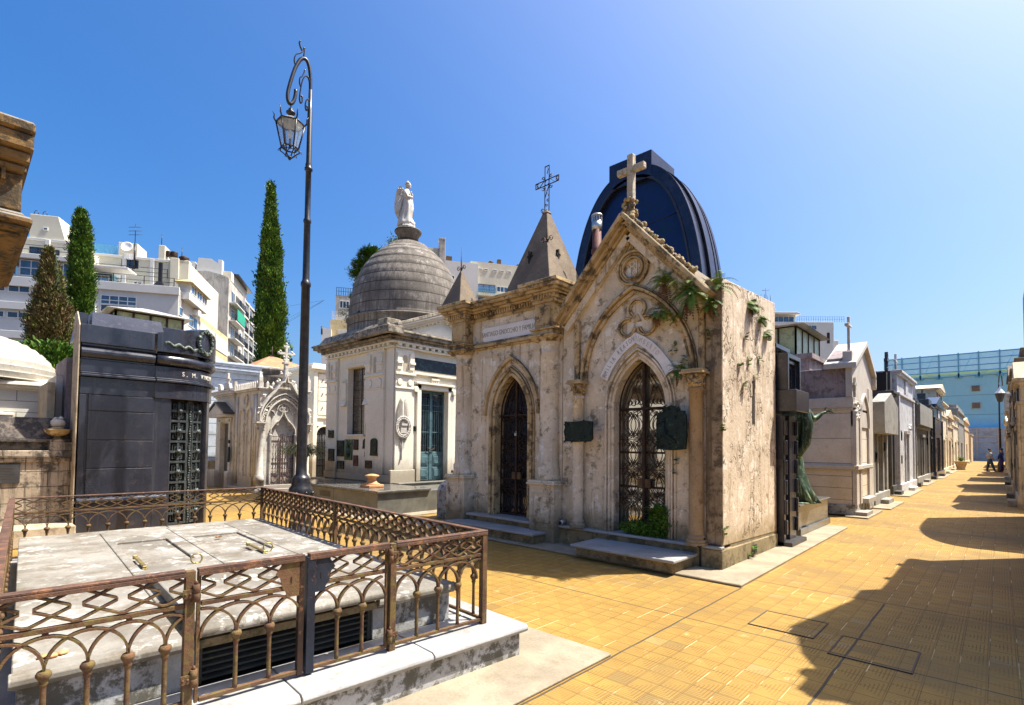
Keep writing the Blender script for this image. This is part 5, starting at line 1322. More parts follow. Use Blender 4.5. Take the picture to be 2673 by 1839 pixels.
# bronze door: curved leaves with crosses in square frames
dm = stone('verdigris_door', (.075, .086, .085), (.05, .058, .058), stain=(.15, .18, .165), st=(.56, .68), sc_=6, rough=.45, metal=.4, bump=.3)
b = B(); arcwall(b, .78, .80, 4, 56, .1, 2.45)
obj('door_backing', b, M['dark'], T)
b = B()
def arcbar(a0, a1, z0, z1, r0=.80, r1=.84): arcwall(b, r0, r1, a0, a1, z0, z1, max(1, int(abs(a1-a0)/4)))
cells = ((5, 27), (35, 57))
for a0, a1 in cells:
    nrow = 6; H0, H1 = .12, 2.43; hh = (H1-H0)/nrow
    for k in range(nrow):
        z0 = H0+hh*k; z1 = z0+hh; am = (a0+a1)/2; zm = (z0+z1)/2
        arcbar(a0, a1, z0-.02, z0+.02, .80, .86); arcbar(a0, a0+1.6, z0+.021, z1-.021, .80, .86); arcbar(a1-1.6, a1, z0+.021, z1-.021, .80, .86)
        for e, rr_ in ((4.5, .835), (7, .845)):
            arcbar(a0+e, a0+e+.9, z0+.013*e, z1-.013*e, .80, rr_); arcbar(a1-e-.9, a1-e, z0+.013*e, z1-.013*e, .80, rr_)
            arcbar(a0+e+.95, a1-e-.95, z0+.013*e, z0+.013*e+.015, .80, rr_); arcbar(a0+e+.95, a1-e-.95, z1-.013*e-.015, z1-.013*e, .80, rr_)
        arcbar(am-1.4, am+1.4, z0+.03, z1-.03, .80, .855); arcbar(a0+2, a1-2, zm-.022, zm+.022, .80, .857)
        p = (CC[0]+.87*math.cos(R(am)), CC[1]+.87*math.sin(R(am)), zm)
        for q in range(6): b.ball((p[0], p[1]+.028*math.cos(q*1.05), p[2]+.028*math.sin(q*1.05)), .026, 6, 5, seed=q)
        b.ball(p, .04, 8, 6, seed=2)
arcbar(27.5, 34.5, .10, 2.44, .80, .85)
for k in range(48): b.ball((CC[0]+.865*math.cos(R(31)), CC[1]+.865*math.sin(R(31))+.01*math.sin(k), .16+k*.047), .021, 6, 5, seed=k)
obj('bronze_door', b, dm, T)
# wreath and ribbon
wv = M['bronze']; b = B(); rg = random.Random(6)
for k in range(90):
    a = 2*math.pi*k/90+rg.uniform(-.05, .05); ang = 38+10.5*math.cos(a); z = 3.59+.215*math.sin(a)+rg.uniform(-.02, .02); r_ = 1.055+rg.uniform(0, .03)
    b.ball((CC[0]+r_*math.cos(R(ang)), CC[1]+r_*math.sin(R(ang)), z+rg.uniform(-.02, .02)), rg.uniform(.014, .028), 5, 4, seed=k, amp=.6, sz=rg.uniform(.5, 1.8), sy=rg.uniform(.5, 1.6))
for k in range(60):
    f = k/60.; ang = 30-f*34; z = 3.40+.022*math.sin(f*22)+.06*f; r_ = 1.05+.012*math.cos(f*22)
    if ang > 0: p = (CC[0]+r_*math.cos(R(ang)), CC[1]+r_*math.sin(R(ang)), z)
    else: p = (CC[0]+r_, CC[1]+ang*.018, z)
    b.ball(p, .016+.008*math.sin(f*11)**2, 6, 5, sz=1.5)
obj('bronze_wreath', b, stone('grey_green_bronze', (.08, .10, .09), (.025, .032, .03), stain=(.22, .27, .22), st=(.5, .6), sc_=14, rough=.5, metal=.3), T)
for k, ch in enumerate('S. M. VINCENT'):
    if ch == ' ': continue
    ang = 15+k*4.1; r_ = .977
    MM = Matrix.Translation((CC[0]+r_*math.cos(R(ang)), CC[1]+r_*math.sin(R(ang)), 2.925)) @ Matrix.Rotation(R(ang+90), 4, 'Z') @ Matrix.Rotation(R(90), 4, 'X')
    text('letter', ch, MM, .118, M['letter'], T, depth=.004, sx=.9)

# ================================================================ low stone wall tomb with urn, far left
T = thing('stone_wall_tomb', 'low stained ashlar tomb wall with dark band and projecting ledge', 'tomb wall', (-11.5, .8, 0))
ash = stone('stained_ashlar', (.42, .34, .25), (.34, .27, .19), stain=(.045, .04, .035), st=(.50, .62), amt=.9, sc_=1.9, streak=(.07, .06, .045), stk=(.52, .66), joint=(.25, 1.14-.25, .012), jx=(.55, 1), bump=.6)
soot = stone('sooty_band', (.20, .16, .12), (.09, .075, .065), stain=(.03, .028, .03), st=(.45, .6), amt=.9, sc_=3, bump=.5)
b = B(); b.box(-13.5, -11.5, -3, 1.40, 0, 1.37); obj('wall', b, ash, T)
b = B(); b.box(-13.5, -11.43, -3, 1.405, 1.375, 1.49); b.box(-13.5, -11.46, -3, 1.405, 1.30, 1.374); obj('ledge', b, ash, T, bevel=.01)
b = B(); b.box(-13.5, -11.62, -3, 1.40, 1.49, 1.66); b.box(-13.5, -11.56, -3, 1.40, 1.625, 1.68); b.fr(-13.5, -11.65, -3, 1.395, 1.68, -13.5, -11.85, -3, 1.36, 2.04); obj('sooty_coping', b, soot, T, bevel=.01)
b = B(); b.box(-11.7, -11.44, 1.10, 1.40, 1.492, 1.63); b.fr(-11.44, -11.40, 1.18, 1.30, 1.40, -11.44, -11.43, 1.23, 1.25, 1.49); b.fr(-11.44, -11.43, 1.23, 1.25, 1.33, -11.44, -11.40, 1.18, 1.30, 1.40); obj('urn_block', b, ash, T, bevel=.008)
b = B(); b.box(-11.5, -10.9, -3, 1.42, 0, .30); obj('base_course', b, M['beige'], T, bevel=.02)
b = B(); b.box(-11.5, -11.47, .25, .77, .97, 1.285); o = tag(obj('dark_plaque', b, M['blk2'], bevel=.004), 'dark rectangular stone plaque on the low stained wall', 'plaque')
for k in range(5):
    q = B(); q.box(-11.47, -11.467, .32, .70-.03*(k % 2), 1.03+.045*k, 1.04+.045*k)
    obj('worn_inscription_line', q, M['soil'], o)
U = thing('flaming_urn', 'shallow stone urn with carved flame on the wall corner', 'urn', (-11.55, 1.215, 1.63))
c_ = (-11.57, 1.215, 0)
b = B(); b.lathe([(.10, 1.63), (.10, 1.655), (.085, 1.67), (.05, 1.69), (.045, 1.72), (.075, 1.735), (.13, 1.765), (.165, 1.80), (.168, 1.825), (.18, 1.83), (.18, 1.845), (.10, 1.85), (.08, 1.87), (.09, 1.885)], c_, 28); obj('bowl', b, M['tantrim'], U)
b = B(); b.lathe([(.05, 1.88), (.085, 1.90), (.095, 1.94), (.085, 1.98), (.06, 2.01)], c_, 16, fn=lambda a, z: 1+.12*math.sin(5*a+z*30)); b.ball((c_[0], c_[1]+.03, 2.03), .035, 7, 5, seed=4); b.ball((c_[0], c_[1]-.03, 2.01), .04, 7, 5, seed=5)
obj('flame', b, M['angel'], U)
PARTY = ((-13.0, 1.455, 1.75, 3.25, 'tall grey wall end between the flaming urn and the black tomb', 'purple'), (-13.4, 1.36, 1.46, 2.93, 'narrow pale wall end directly behind the flaming urn', 'mtomb'), (-13.0, 1.20, 1.31, 2.75, 'narrow brown wall end to the left of the flaming urn flame', 'beige'))
for (x, y0, y1, zt_, lab, mt) in PARTY:
    b = B(); b.box(x-1.5, x, y0, y1, 0, zt_); tag(obj('party_wall', b, M[mt]), lab, 'wall')
# ---- white domed tomb far left
T = thing('ribbed_dome_tomb', 'white stone tomb with ribbed dome and lantern at the left edge', 'tomb', (-15, 0, 0))
wst = stone('white_ashlar', (.62, .59, .52), (.55, .52, .45), stain=(.45, .40, .33), st=(.62, .72), amt=.4, sc_=2, joint=(.235, 2.0, .012), jx=(.9, 1), bump=.15)
b = B(); b.box(-18.5, -15, -1.5, 1.44, 0, 2.72); obj('wall', b, wst, T)
b = B(); 
for z0, z1, p in ((2.70, 2.74, .04), (2.74, 2.80, .10), (2.80, 2.85, .16), (2.85, 2.88, .12)): b.box(-18.6, -15+p, -1.6, 1.44+p, z0, z1)
b.box(-18, -15.2, -1.3, 1.46, 2.88, 2.98)
obj('cornice', b, M['white'], T, bevel=.008)
b = B(); pr = []
for k in range(13):
    t_ = k/12.; a = R(88*t_); r0 = 1.72*math.cos(a)**.8+.12; z = 2.95+1.05*math.sin(a)
    pr += [(r0+.05, z-.012), (r0+.045, z+.004), (r0-.01, z+.008)]
b.lathe(pr, (-16.4, -.15, 0), 16, smooth=False); obj('ribbed_dome', b, stone('dome_limestone', (.50, .47, .40), (.42, .39, .33), stain=(.25, .2, .15), st=(.58, .7), sc_=2), T)
b = B(); b.lathe([(.36, 3.95), (.36, 4.02), (.28, 4.05), (.28, 4.25), (.42, 4.28), (.44, 4.34), (.30, 4.36), (.18, 4.45), (.14, 4.7), (.22, 4.72), (.22, 4.8), (.05, 4.9)], (-16.4, -.15, 0), 16); obj('lantern', b, M['tombw'], T)
b = B(); b.box(-15, -14.93, .2, .83, 2.06, 2.16); b.box(-15, -14.90, .15, .87, 2.16, 2.22); b.box(-15, -14.95, .3, .72, 1.0, 2.06); b.prism([(-.4, 2.22), (.75, 2.22), (.15, 2.42)], -15, -14.95, 'x'); obj('door_surround', b, M['white'], T, bevel=.01)
b = B(); b.box(-16.6, -16.0, 1.95, 2.35, 0, 3.2); b.box(-16.65, -15.95, 1.9, 2.4, 3.2, 3.26); b.box(-16.7, -15.9, 1.86, 2.44, 3.26, 3.33)
tag(obj('chimney_stack', b, M['white']), 'white square pier with moulded cap behind the ribbed dome', 'pier')
# ---- large cornice of a tomb close at the left edge
T = thing('large_corniced_tomb', 'big dark ochre stone tomb with deep cornice cut off at the left edge', 'tomb', (-6, -.5, 0))
och = stone('ochre_sooty_stone', (.22, .13, .045), (.15, .09, .035), stain=(.045, .035, .022), st=(.50, .60), amt=.9, sc_=2.3, bump=.9, up=(.20, .19, .17))
b = B(); b.box(-9.5, -6.55, -3.5, .02, 3.3, 3.95); obj('wall', b, och, T)
b = B(); 
for z0, z1, p, q in ((3.93, 4.0, .45, .365), (4.0, 4.10, .50, .38), (4.10, 4.24, .55, .40), (4.24, 4.34, .58, .405), (3.40, 3.44, .34, .35), (3.44, 3.49, .42, .40), (3.49, 3.56, .48, .415), (3.55, 3.60, .42, .37), (3.60, 3.93, .40, .345)): b.box(-8.5, -6.5+p, -3.5, q, z0, z1)
obj('cornice', b, och, T, bevel=.02)
b = B(); dentils(b, -3.2, .25, -6.1, -6.04, 3.84, 3.93, .05, 'y'); obj('dentils', b, och, T)
b = B(); c_ = (-6.75, -.13, 0)
b.lathe([(.20, 0), (.20, 2.55), (.23, 2.60), (.21, 2.65), (.25, 2.72), (.31, 2.78), (.31, 2.83), (.22, 2.86), (.22, 2.96), (.28, 3.02), (.30, 3.1), (.38, 3.16), (.36, 3.22), (.30, 3.27), (.34, 3.30)], c_, 20); obj('column', b, M['tan'], T)
# ================================================================ white gothic marble tomb, centre left
T = thing('marble_gothic_tomb', 'carved white marble gothic tomb with ogee arch, crockets and cross', 'tomb', (-18, 7.75, .1))
WX, WY = -18.0, 6.93; yc = 7.76
b = B(); b.box(-20.2, -18.12, WY+.06, 8.66, .0, 3.42); b.box(-18.12, WX, WY+.05, 7.36, .1, 3.42); b.box(-18.12, WX, 8.18, 8.62, .1, 3.42)
b.band([(7.36, 1.96), (7.36, 2.05), (7.45, 2.25), (7.60, 2.25), (7.62, 2.45), (7.77, 2.56), (7.92, 2.45), (7.94, 2.25), (8.09, 2.25), (8.18, 2.05), (8.18, 1.96)], [(7.36, 3.42), (7.40, 3.42), (7.45, 3.42), (7.60, 3.42), (7.65, 3.42), (7.77, 3.42), (7.9, 3.42), (7.94, 3.42), (8.09, 3.42), (8.14, 3.42), (8.18, 3.42)], -18.12, WX, 'x')
obj('wall', b, M['wm'], T, bevel=.01)
b = B(); b.box(-18.14, -18.125, 7.3, 8.2, .2, 2.6); obj('interior', b, stone('reddish_stained_glass', (.10, .03, .03), (.02, .02, .025), sc_=6, rough=.25), T)
b = B(); b.box(-20.3, -17.75, 6.78, 8.75, 0, .12); b.box(-18.0, -17.9, WY, 8.66, .12, .24); obj('step', b, M['wm'], T, bevel=.012)
b = B()
for y in (6.98, 8.56):
    for dy in (0, ): b.lathe([(.16, .22), (.16, .40), (.19, .42), (.14, .50), (.15, .55), (.11, .60), (.10, 2.05), (.12, 2.08), (.10, 2.12), (.15, 2.26), (.17, 2.30)], (WX+.06, y, 0), 14)
    b.box(WX-.12, WX+.26, y-.19, y+.19, 2.30, 2.35); b.box(WX-.1, WX+.23, y-.16, y+.16, .12, .22)
for y in (7.33, 8.20): b.lathe([(.05, .22), (.035, .3), (.035, 1.9), (.055, 1.95)], (WX+.03, y, 0), 8)
obj('column', b, M['wm'], T)
b = B()
og = lambda w, z0, h1, hz: [(-w, z0), (-w*1.0, z0+h1*.25), (-w*.90, z0+h1*.5), (-w*.70, z0+h1*.78), (-w*.42, z0+h1*1.05), (-w*.2, z0+h1*1.35), (-w*.07, z0+hz*.85), (0, z0+hz)]
def ogee(b, w, z0, h1, hz, t, d):
    P = og(w, z0, h1, hz); P = [(yc+a, z) for a, z in P] + [(yc-a, z) for a, z in P[-2::-1]]
    b.rib(P, t, WX-.02, WX+d, 'x')
ogee(b, .84, 2.36, 1.0, 1.62, .055, .24); ogee(b, .80, 2.36, 1.0, 1.55, .03, .17)
b.rib([(a, z) for a, z in parch(yc, .60, 2.36, 3.16)], .05, WX-.02, WX+.12, 'x'); b.rib([(a, z) for a, z in parch(yc, .76, 2.36, 3.34)], .035, WX-.02, WX+.14, 'x')
for s, a0 in ((-1, 0), (1, 0)): b.rib([(yc+s*.44+.13*math.cos(R(q)), 2.62+.13*math.sin(R(q))) for q in range(0, 181, 20)], .03, WX, WX+.06, 'x')
b.rib(rarch(yc, .22, 2.78), .03, WX, WX+.07, 'x')
for dy, dz in ((-.08, 0), (.08, 0), (0, .13)): b.rib([(yc+dy+.065*math.cos(R(q)), 2.80+dz+.065*math.sin(R(q))) for q in range(0, 360, 30)], .025, WX, WX+.05, 'x', closed=True)
for s in (-1, 1): b.rib([(yc+s*.42, 2.0), (yc+s*.42, 2.12), (yc+s*.30, 2.30), (yc+s*.16, 2.42), (yc+s*.05, 2.62), (yc+s*.02, 2.75)], .035, WX, WX+.06, 'x')
b.box(WX, WX+.20, 7.0, 7.38, 3.42, 3.47) if False else None
obj('ogee_tracery', b, M['wm'], T, bevel=.004)
b = B(); rg = random.Random(9)
P = parch(yc, .69, 2.36, 3.26, 22)
for p in P:
    for q in range(2): b.ball((WX+.06, p[0]+rg.uniform(-.03, .03), p[1]+rg.uniform(-.03, .03)), rg.uniform(.028, .042), 6, 5, seed=int(p[0]*100)+q, amp=.4)
for s in (-1, 1):
    for (dy, z) in ((.70, 3.22), (.50, 3.50), (.26, 3.76), (.86, 2.62), (.84, 2.82)):
        for q in range(6): b.ball((WX+.14, yc+s*dy+rg.uniform(-.045, .045), z+rg.uniform(-.05, .05)), rg.uniform(.028, .05), 6, 5, seed=q, amp=.4)
    for q in range(16): b.ball((WX+.12, yc+s*.80+rg.uniform(-.11, .11), 2.16+rg.uniform(-.12, .12)), .035, 6, 5, seed=q, amp=.4)
for q in range(20): b.ball((WX+.12, yc+rg.uniform(-.17, .17), 4.02+rg.uniform(-.06, .06)), .04, 6, 5, seed=q, amp=.4)
obj('carved_foliage', b, M['wm'], T)
b = B(); b.box(WX+.04, WX+.20, yc-.05, yc+.05, 3.9, 4.38); b.box(WX+.02, WX+.22, yc-.10, yc+.10, 4.36, 4.42)
b.box(WX+.08, WX+.16, yc-.04, yc+.04, 4.42, 5.02); b.box(WX+.085, WX+.155, yc-.24, yc+.24, 4.68, 4.76)
for (dy, z) in ((-.26, 4.72), (.26, 4.72), (0, 5.05), (-.2, 4.78), (.2, 4.78), (.06, 4.95), (-.06, 4.95), (.07, 4.6), (-.07, 4.6), (.06, 4.5), (-.06, 4.5)): b.ball((WX+.12, yc+dy, z), .05, 7, 5, seed=int(z*50), amp=.3)
obj('stone_cross', b, M['wm'], T)
b = B(); b.box(-20.2, WX+.06, WY-.02, 8.68, 3.42, 3.47); b.box(-20.2, WX+.10, WY-.06, 8.72, 3.47, 3.50)
for k in range(11):
    x = -18.15-k*.18; b.box(x-.03, x+.03, WY-.03, WY+.02, 3.50, 3.68); b.fr(x-.03, x+.03, WY-.03, WY+.02, 3.68, x-.003, x+.003, WY-.01, WY, 3.74)
for k in range(9):
    y = 7.02+k*.19
    if abs(y-yc) > .25: b.box(WX-.02, WX+.04, y-.045, y+.045, 3.50, 3.66); b.fr(WX-.02, WX+.04, y-.045, y+.045, 3.66, WX, WX+.01, y-.005, y+.005, 3.74)
for y in (6.97, 8.62): b.box(WX-.05, WX+.08, y-.06, y+.06, 3.42, 3.85); b.fr(WX-.05, WX+.08, y-.06, y+.06, 3.85, WX, WX+.02, y-.01, y+.01, 4.05)
b.box(-20.15, -20.05, WY-.06, WY+.04, 3.42, 3.85)
obj('parapet_cresting', b, M['wm'], T, bevel=.006)
b = B()
for x0, x1 in ((-19.05, -18.62), (-19.72, -19.28)):
    c = (x0+x1)/2; b.rib([(x0, .5), (x0, 2.6)] + rarch(c, (x1-x0)/2, 2.6)[1:-1] + [(x1, 2.6), (x1, .5)], .04, WY+.0, WY+.06)
b.rib([(-19.17+.16*math.cos(R(q)), 3.12+.20*math.sin(R(q))) for q in range(0, 360, 24)], .04, WY+.0, WY+.06, closed=True)
for x in (-18.25, -18.42, -19.95): b.tube([(x, WY+.03, .2), (x, WY+.03, 3.3)], .05, 8)
b.rib(parch(-19.17, .2, 1.9, 2.45), .04, WY, WY+.06)
obj('side_tracery', b, M['wm'], T)
b = B(); b.lathe([(.62, 3.45), (.62, 3.55), (.60, 3.56), (.58, 3.66), (.60, 3.67), (.56, 3.78), (.58, 3.79), (.52, 3.93), (.54, 3.95), (.40, 4.06), (.40, 4.16), (.46, 4.2), (.44, 4.26), (.34, 4.3)], (-18.95, 7.85, 0), 24); obj('small_dome', b, M['dome'], T)
b = B()
for y0 in (7.38, 7.79):
    b.box(-18.08, -18.05, y0, y0+.03, .24, 1.94); b.box(-18.08, -18.05, y0+.34, y0+.37, .24, 1.94)
    for z in (.26, .68, .76, 1.10, 1.86): b.box(-18.075, -18.055, y0, y0+.37, z, z+.02)
    for q in range(3): 
        y = y0+.09+q*.095; b.tube([(-18.065, y, .76), (-18.065, y, 1.9)], .009, 5)
        for z in (1.0, 1.25, 1.30, 1.72): b.ball((-18.065, y, z), .022, 6, 4)
    for a in range(0, 180, 22): b.tube([(-18.065, y0+.185, .45), (-18.065, y0+.185+.15*math.cos(R(a)), .45+.2*math.sin(R(a))*(1 if a % 44 else -1))], .008, 4)
obj('iron_gate', b, stone('pinkish_iron', (.16, .10, .085), (.09, .06, .055), sc_=8, rough=.6), T)

T = thing('pedimented_side_tomb', 'small weathered marble tomb with little pediment over a dark door', 'tomb', (-20.9, 6.93, 0))
b = B(); b.box(-22.0, -21.35, 6.93, 8.6, .0, 3.3); b.box(-20.5, -20.21, 6.93, 8.6, 0, 3.3); b.box(-21.35, -20.5, 7.1, 8.6, 0, 3.3); b.box(-21.35, -20.5, 6.93, 7.1, 2.36, 3.3); obj('wall', b, M['wm'], T)
b = B(); b.box(-21.33, -20.52, 7.03, 7.05, .1, 2.36); obj('door', b, plain('grey_steel_door', (.09, .09, .085), .5, .2), T)
b = B()
for z0, z1, p in ((3.3, 3.36, .04), (3.36, 3.42, .10), (3.42, 3.52, .16), (3.52, 3.56, .20)): b.box(-22.0-p, -20.21, 6.93-p, 8.6, z0, z1)
b.box(-22.0, -20.3, 6.95, 7.05, 3.56, 3.66)
for s in (0, 1): b.prism([(-22.0+.6*s, 3.56), (-21.6+.9*s, 3.56), (-21.75+.9*s, 3.85), (-22.0+.7*s, 3.9)], 6.95, 7.05)
b.box(-21.16, -21.06, 6.97, 7.05, 3.6, 4.25); b.box(-21.32, -20.9, 6.98, 7.04, 3.95, 4.04)
b.prism([(-22.1, 2.66), (-20.15, 2.66), (-21.1, 3.06)], 6.6, 6.93); b.box(-22.1, -20.2, 6.62, 6.93, 2.58, 2.66)
b.box(-21.5, -21.36, 6.86, 6.93, .5, 2.5); b.box(-20.5, -20.36, 6.86, 6.93, .5, 2.5); b.box(-21.6, -20.3, 6.86, 6.93, 2.42, 2.56)
b.box(-22.1, -21.4, 6.7, 6.93, 0, .62); b.box(-20.5, -20.2, 6.75, 6.93, 0, .62)
obj('moulding', b, M['wm'], T, bevel=.01)
b = B(); b.prism([(-22.05, 2.68), (-21.1, 3.10), (-20.15, 2.68), (-20.15, 2.74), (-21.1, 3.16), (-22.05, 2.74)], 6.55, 6.94); obj('pediment_cap', b, M['blk2'], T)
b = B(); b.box(-20.34, -20.26, 6.80, 6.86, 1.62, 1.75); b.box(-20.36, -20.25, 6.80, 6.86, .95, 1.5); obj('oval_plaque', b, M['plaque'], T, bevel=.02)

T = thing('blue_white_building', 'long blue-white rendered building with horizontal grooves behind the black tomb', 'building', (-23, 6, 0))
b = B(); b.box(-29, -23, 3.2, 9.3, .9, 4.3); obj('wall', b, M['bluewht'], T)
b = B(); b.box(-29, -22.97, 3.2, 9.3, 0, .9); obj('plinth', b, M['beige'], T)
b = B()
for z0, z1, p in ((4.2, 4.26, .04), (4.26, 4.5, .02), (4.5, 4.6, .16), (4.6, 4.82, .24), (4.82, 4.9, .30), (.9, 1.0, .06)): b.box(-29, -23+p, 3.2, 9.3+p, z0, z1)
for k in range(9): b.box(-23, -22.95, 5.6+.12*k, 5.66+.12*k, 3.78, 4.18)
obj('cornice', b, M['bluewht'], T, bevel=.01)
T = thing('hipped_tile_roof', 'low orange tiled hip roof with rusty spike behind the marble gothic tomb', 'roof building', (-25, 9, 0))
b = B(); b.box(-28, -24, 8.9, 13.0, 0, 4.8); obj('wall', b, M['beige'], T)
b = B(); b.fr(-28.2, -23.8, 8.7, 13.2, 4.8, -26.1, -25.9, 10.4, 10.8, 5.85); obj('roof', b, M['tileroof'], T)
b = B(); b.tube([(-26, 10.6, 5.8), (-26, 10.6, 6.4)], [.05, .01], 6); b.lathe([(.25, 5.6), (.10, 5.9)], (-26, 10.6, 0), 4); obj('spike', b, M['rustdk'], T)
T = thing('niche_wall', 'white burial wall with ringed niche covers and an arched iron door', 'burial wall', (-20, 11, 0))
b = B(); X0 = -20.0
b.box(-24, X0-.02, 9.78, 14, 0, 4.62); b.box(X0-.02, X0, 9.78, 9.96, 0, 4.4); b.box(X0-.02, X0, 10.60, 13, 0, 4.4); b.box(X0-.02, X0, 9.96, 10.6, 2.35, 4.4)
obj('wall', b, M['white'], T)
b = B(); b.box(X0-.3, X0-.28, 9.9, 10.7, .3, 2.4); b.box(X0-.1, X0-.015, 9.96, 10.60, .3, 2.34); obj('interior', b, M['dark'], T)
b = B(); b.box(-24, X0+.10, 9.70, 14, 4.52, 4.62); b.box(-24, X0+.18, 9.62, 14, 4.62, 4.74); b.box(-24, X0+.05, 9.74, 14, 4.74, 4.86); b.box(X0, X0+.08, 9.78, 9.94, .3, 4.52); b.box(X0, X0+.05, 9.94, 13, 2.66, 2.72); b.rib(rarch(10.28, .36, 2.0), .07, X0, X0+.06, 'x'); b.box(X0, X0+.06, 10.6, 10.72, .3, 2.0); obj('moulding', b, M['white'], T, bevel=.008)
for k, z in enumerate((2.80, 3.36, 3.92)):
    b = B(); b.box(X0, X0+.035, 9.99, 10.95, z, z+.53); o = obj('niche_cover', b, M['white'], T, bevel=.008)
    b = B(); b.tube([(X0+.05, 10.17, z+.24), (X0+.07, 10.15, z+.3), (X0+.05, 10.20, z+.34)], .012, 5); obj('ring', b, M['rustdk'], o)
b = B(); b.box(X0, X0+.03, 10.28, 10.95, 2.38, 2.58); o = obj('name_plate', b, M['marble'], T); text('inscription', 'THIELE', MXpos(X0+.033, 10.62, 2.48), .15, M['carve'], o, depth=.003, sx=.8)
b = B()
for y in (9.975, 10.28, 10.585): b.tube([(X0, y, .35), (X0, y, 2.0)], .016, 5)
for k in range(9): y = 10.0+k*.07; b.tube([(X0, y, .35), (X0, y, 2.0)], .008, 4); b.ball((X0, y, 1.7), .02, 6, 4); b.ball((X0, y, 1.05), .02, 6, 4)
for z in (.37, .8, 1.3, 1.98): b.box(X0-.01, X0+.01, 9.97, 10.6, z, z+.025)
for a in range(15, 180, 25): b.tube([(X0, 10.28, 2.0), (X0, 10.28+.31*math.cos(R(a)), 2.0+.31*math.sin(R(a)))], .008, 4)
b.rib(rarch(10.28, .17, 2.0), .014, X0-.008, X0+.008, 'x')
obj('iron_door', b, M['iron'], T)
# potted grass plant
T = thing('pedestal_planter', 'terracotta urn planter with long drooping grass behind the lamp post', 'planter', (-15.5, 7.27, .59))
b = B(); b.lathe([(.15, .585), (.15, .64), (.08, .68), (.06, .74), (.10, .80), (.17, .82), (.10, .86), (.15, .92), (.17, 1.22), (.20, 1.28), (.20, 1.31)], (-15.5, 7.27, 0), 20); obj('urn', b, M['terra'], T)
b = B(); rg = random.Random(12)
for k in range(420):
    a = rg.uniform(0, 6.28); L = rg.uniform(.35, 1.05); p = Vector((-15.5, 7.27, 1.3)); d = Vector((math.cos(a)*.6, math.sin(a)*.6, rg.uniform(.6, 1.2))).normalized(); s = Vector((-math.sin(a), math.cos(a), 0))*.012; prev = p
    for q in range(7):
        n_ = prev+d*L/7; d = (d+Vector((0, 0, -.33))).normalized(); b.quad(prev-s, prev+s, n_+s*.8, n_-s*.8); prev = n_
obj('grass_blades', b, leaf('planter_grass', (.14, .18, .05), (.26, .27, .10), (.30, .25, .12)), T, fix=False)

# ================================================================ lamp post
LXp, LYp = -9.38, 4.40
T = thing('street_lamp', 'tall black iron lamp post with crook arm and hanging hexagonal lantern', 'street lamp', (LXp, LYp, 0))
b = B()
b.lathe([(.24, 0), (.24, .08), (.20, .12), (.17, .35), (.20, .45), (.155, .55), (.165, .60), (.205, .68), (.215, .76), (.20, .84), (.165, .88), (.17, .93), (.155, .96), (.165, 1.0), (.135, 1.04), (.10, 1.08), (.092, 1.3), (.082, 2.6), (.076, 4.55), (.09, 4.57), (.09, 4.63), (.07, 4.66), (.062, 4.7), (.058, 5.75), (.07, 5.77), (.07, 5.81), (.052, 5.85), (.05, 6.74), (.072, 6.76), (.072, 6.80), (.055, 6.82), (.06, 6.86), (.048, 6.90), (.044, 7.90), (.036, 7.92), (.034, 8.3)], (LXp, LYp, 0), 16)
for k in range(8): b.ball((LXp+.21*math.cos(k*.785), LYp+.21*math.sin(k*.785), .74), .035, 8, 5, seed=k)
obj('post', b, M['iron'], T)
# crook in a vertical plane; arm direction towards image left
AD = Vector((0, -1, 0)); LM = Matrix(((AD.x, -AD.y, 0, LXp), (AD.y, AD.x, 0, LYp), (0, 0, 1, 0), (0, 0, 0, 1)))
b = B(LM)
AW = .62
cr = [(0, 0, 8.2), (0.005, 0, 8.5), (.03, 0, 8.70), (.08, 0, 8.82), (.15, 0, 8.83), (.22, 0, 8.75), (.30, 0, 8.56), (.37, 0, 8.30), (.42, 0, 8.06), (.425, 0, 7.94), (.40, 0, 7.86), (.36, 0, 7.86), (.31, 0, 7.94), (.285, 0, 8.06), (.28, 0, 8.16)]
def smooth_pts(P, n=3):
    out = []
    for i in range(len(P)-1):
        p0 = Vector(P[max(i-1, 0)]); p1 = Vector(P[i]); p2 = Vector(P[i+1]); p3 = Vector(P[min(i+2, len(P)-1)])
        for k in range(n):
            t_ = k/n; out.append(.5*((2*p1)+(p2-p0)*t_+(2*p0-5*p1+4*p2-p3)*t_*t_+(3*p1-p0-3*p2+p3)*t_**3))
    out.append(Vector(P[-1])); return out
sc_pts = smooth_pts(cr); b.tube(sc_pts, .033, 8); obj('crook_arm', b, M['iron'], T)
b = B(LM)
def scr(pts, r=.011): b.tube(smooth_pts([(x*.62, 0, z-.03) for x, z in pts], 3), r, 5, sq=(1, 2.2))
scr([(.02, 8.25), (.05, 8.5), (.14, 8.56), (.24, 8.46), (.30, 8.26), (.33, 8.08), (.30, 7.99), (.25, 8.03), (.26, 8.14), (.29, 8.12)])
scr([(0, 8.02), (.04, 8.12), (.11, 8.11), (.15, 8.0), (.12, 7.90), (.08, 7.95), (.10, 8.0)])
scr([(.30, 8.30), (.34, 8.36), (.33, 8.46), (.28, 8.50), (.22, 8.58), (.19, 8.66)])
scr([(.46, 8.62), (.52, 8.74), (.46, 8.86), (.36, 8.92), (.28, 8.98), (.34, 9.04), (.38, 9.12), (.34, 9.16)])
scr([(.24, 8.90), (.22, 9.0), (.24, 9.06), (.20, 9.06)])
obj('scroll_ornament', b, M['iron'], T)
lc = (LM @ Vector((.36, 0, 0))); lc = (lc.x, lc.y, 0)
L = B(); hexp = lambda r, z, o=0: [(lc[0]+r*math.cos(R(60*k+o)), lc[1]+r*math.sin(R(60*k+o)), z) for k in range(6)]
zb, zt_ = 6.78-.0, 7.18
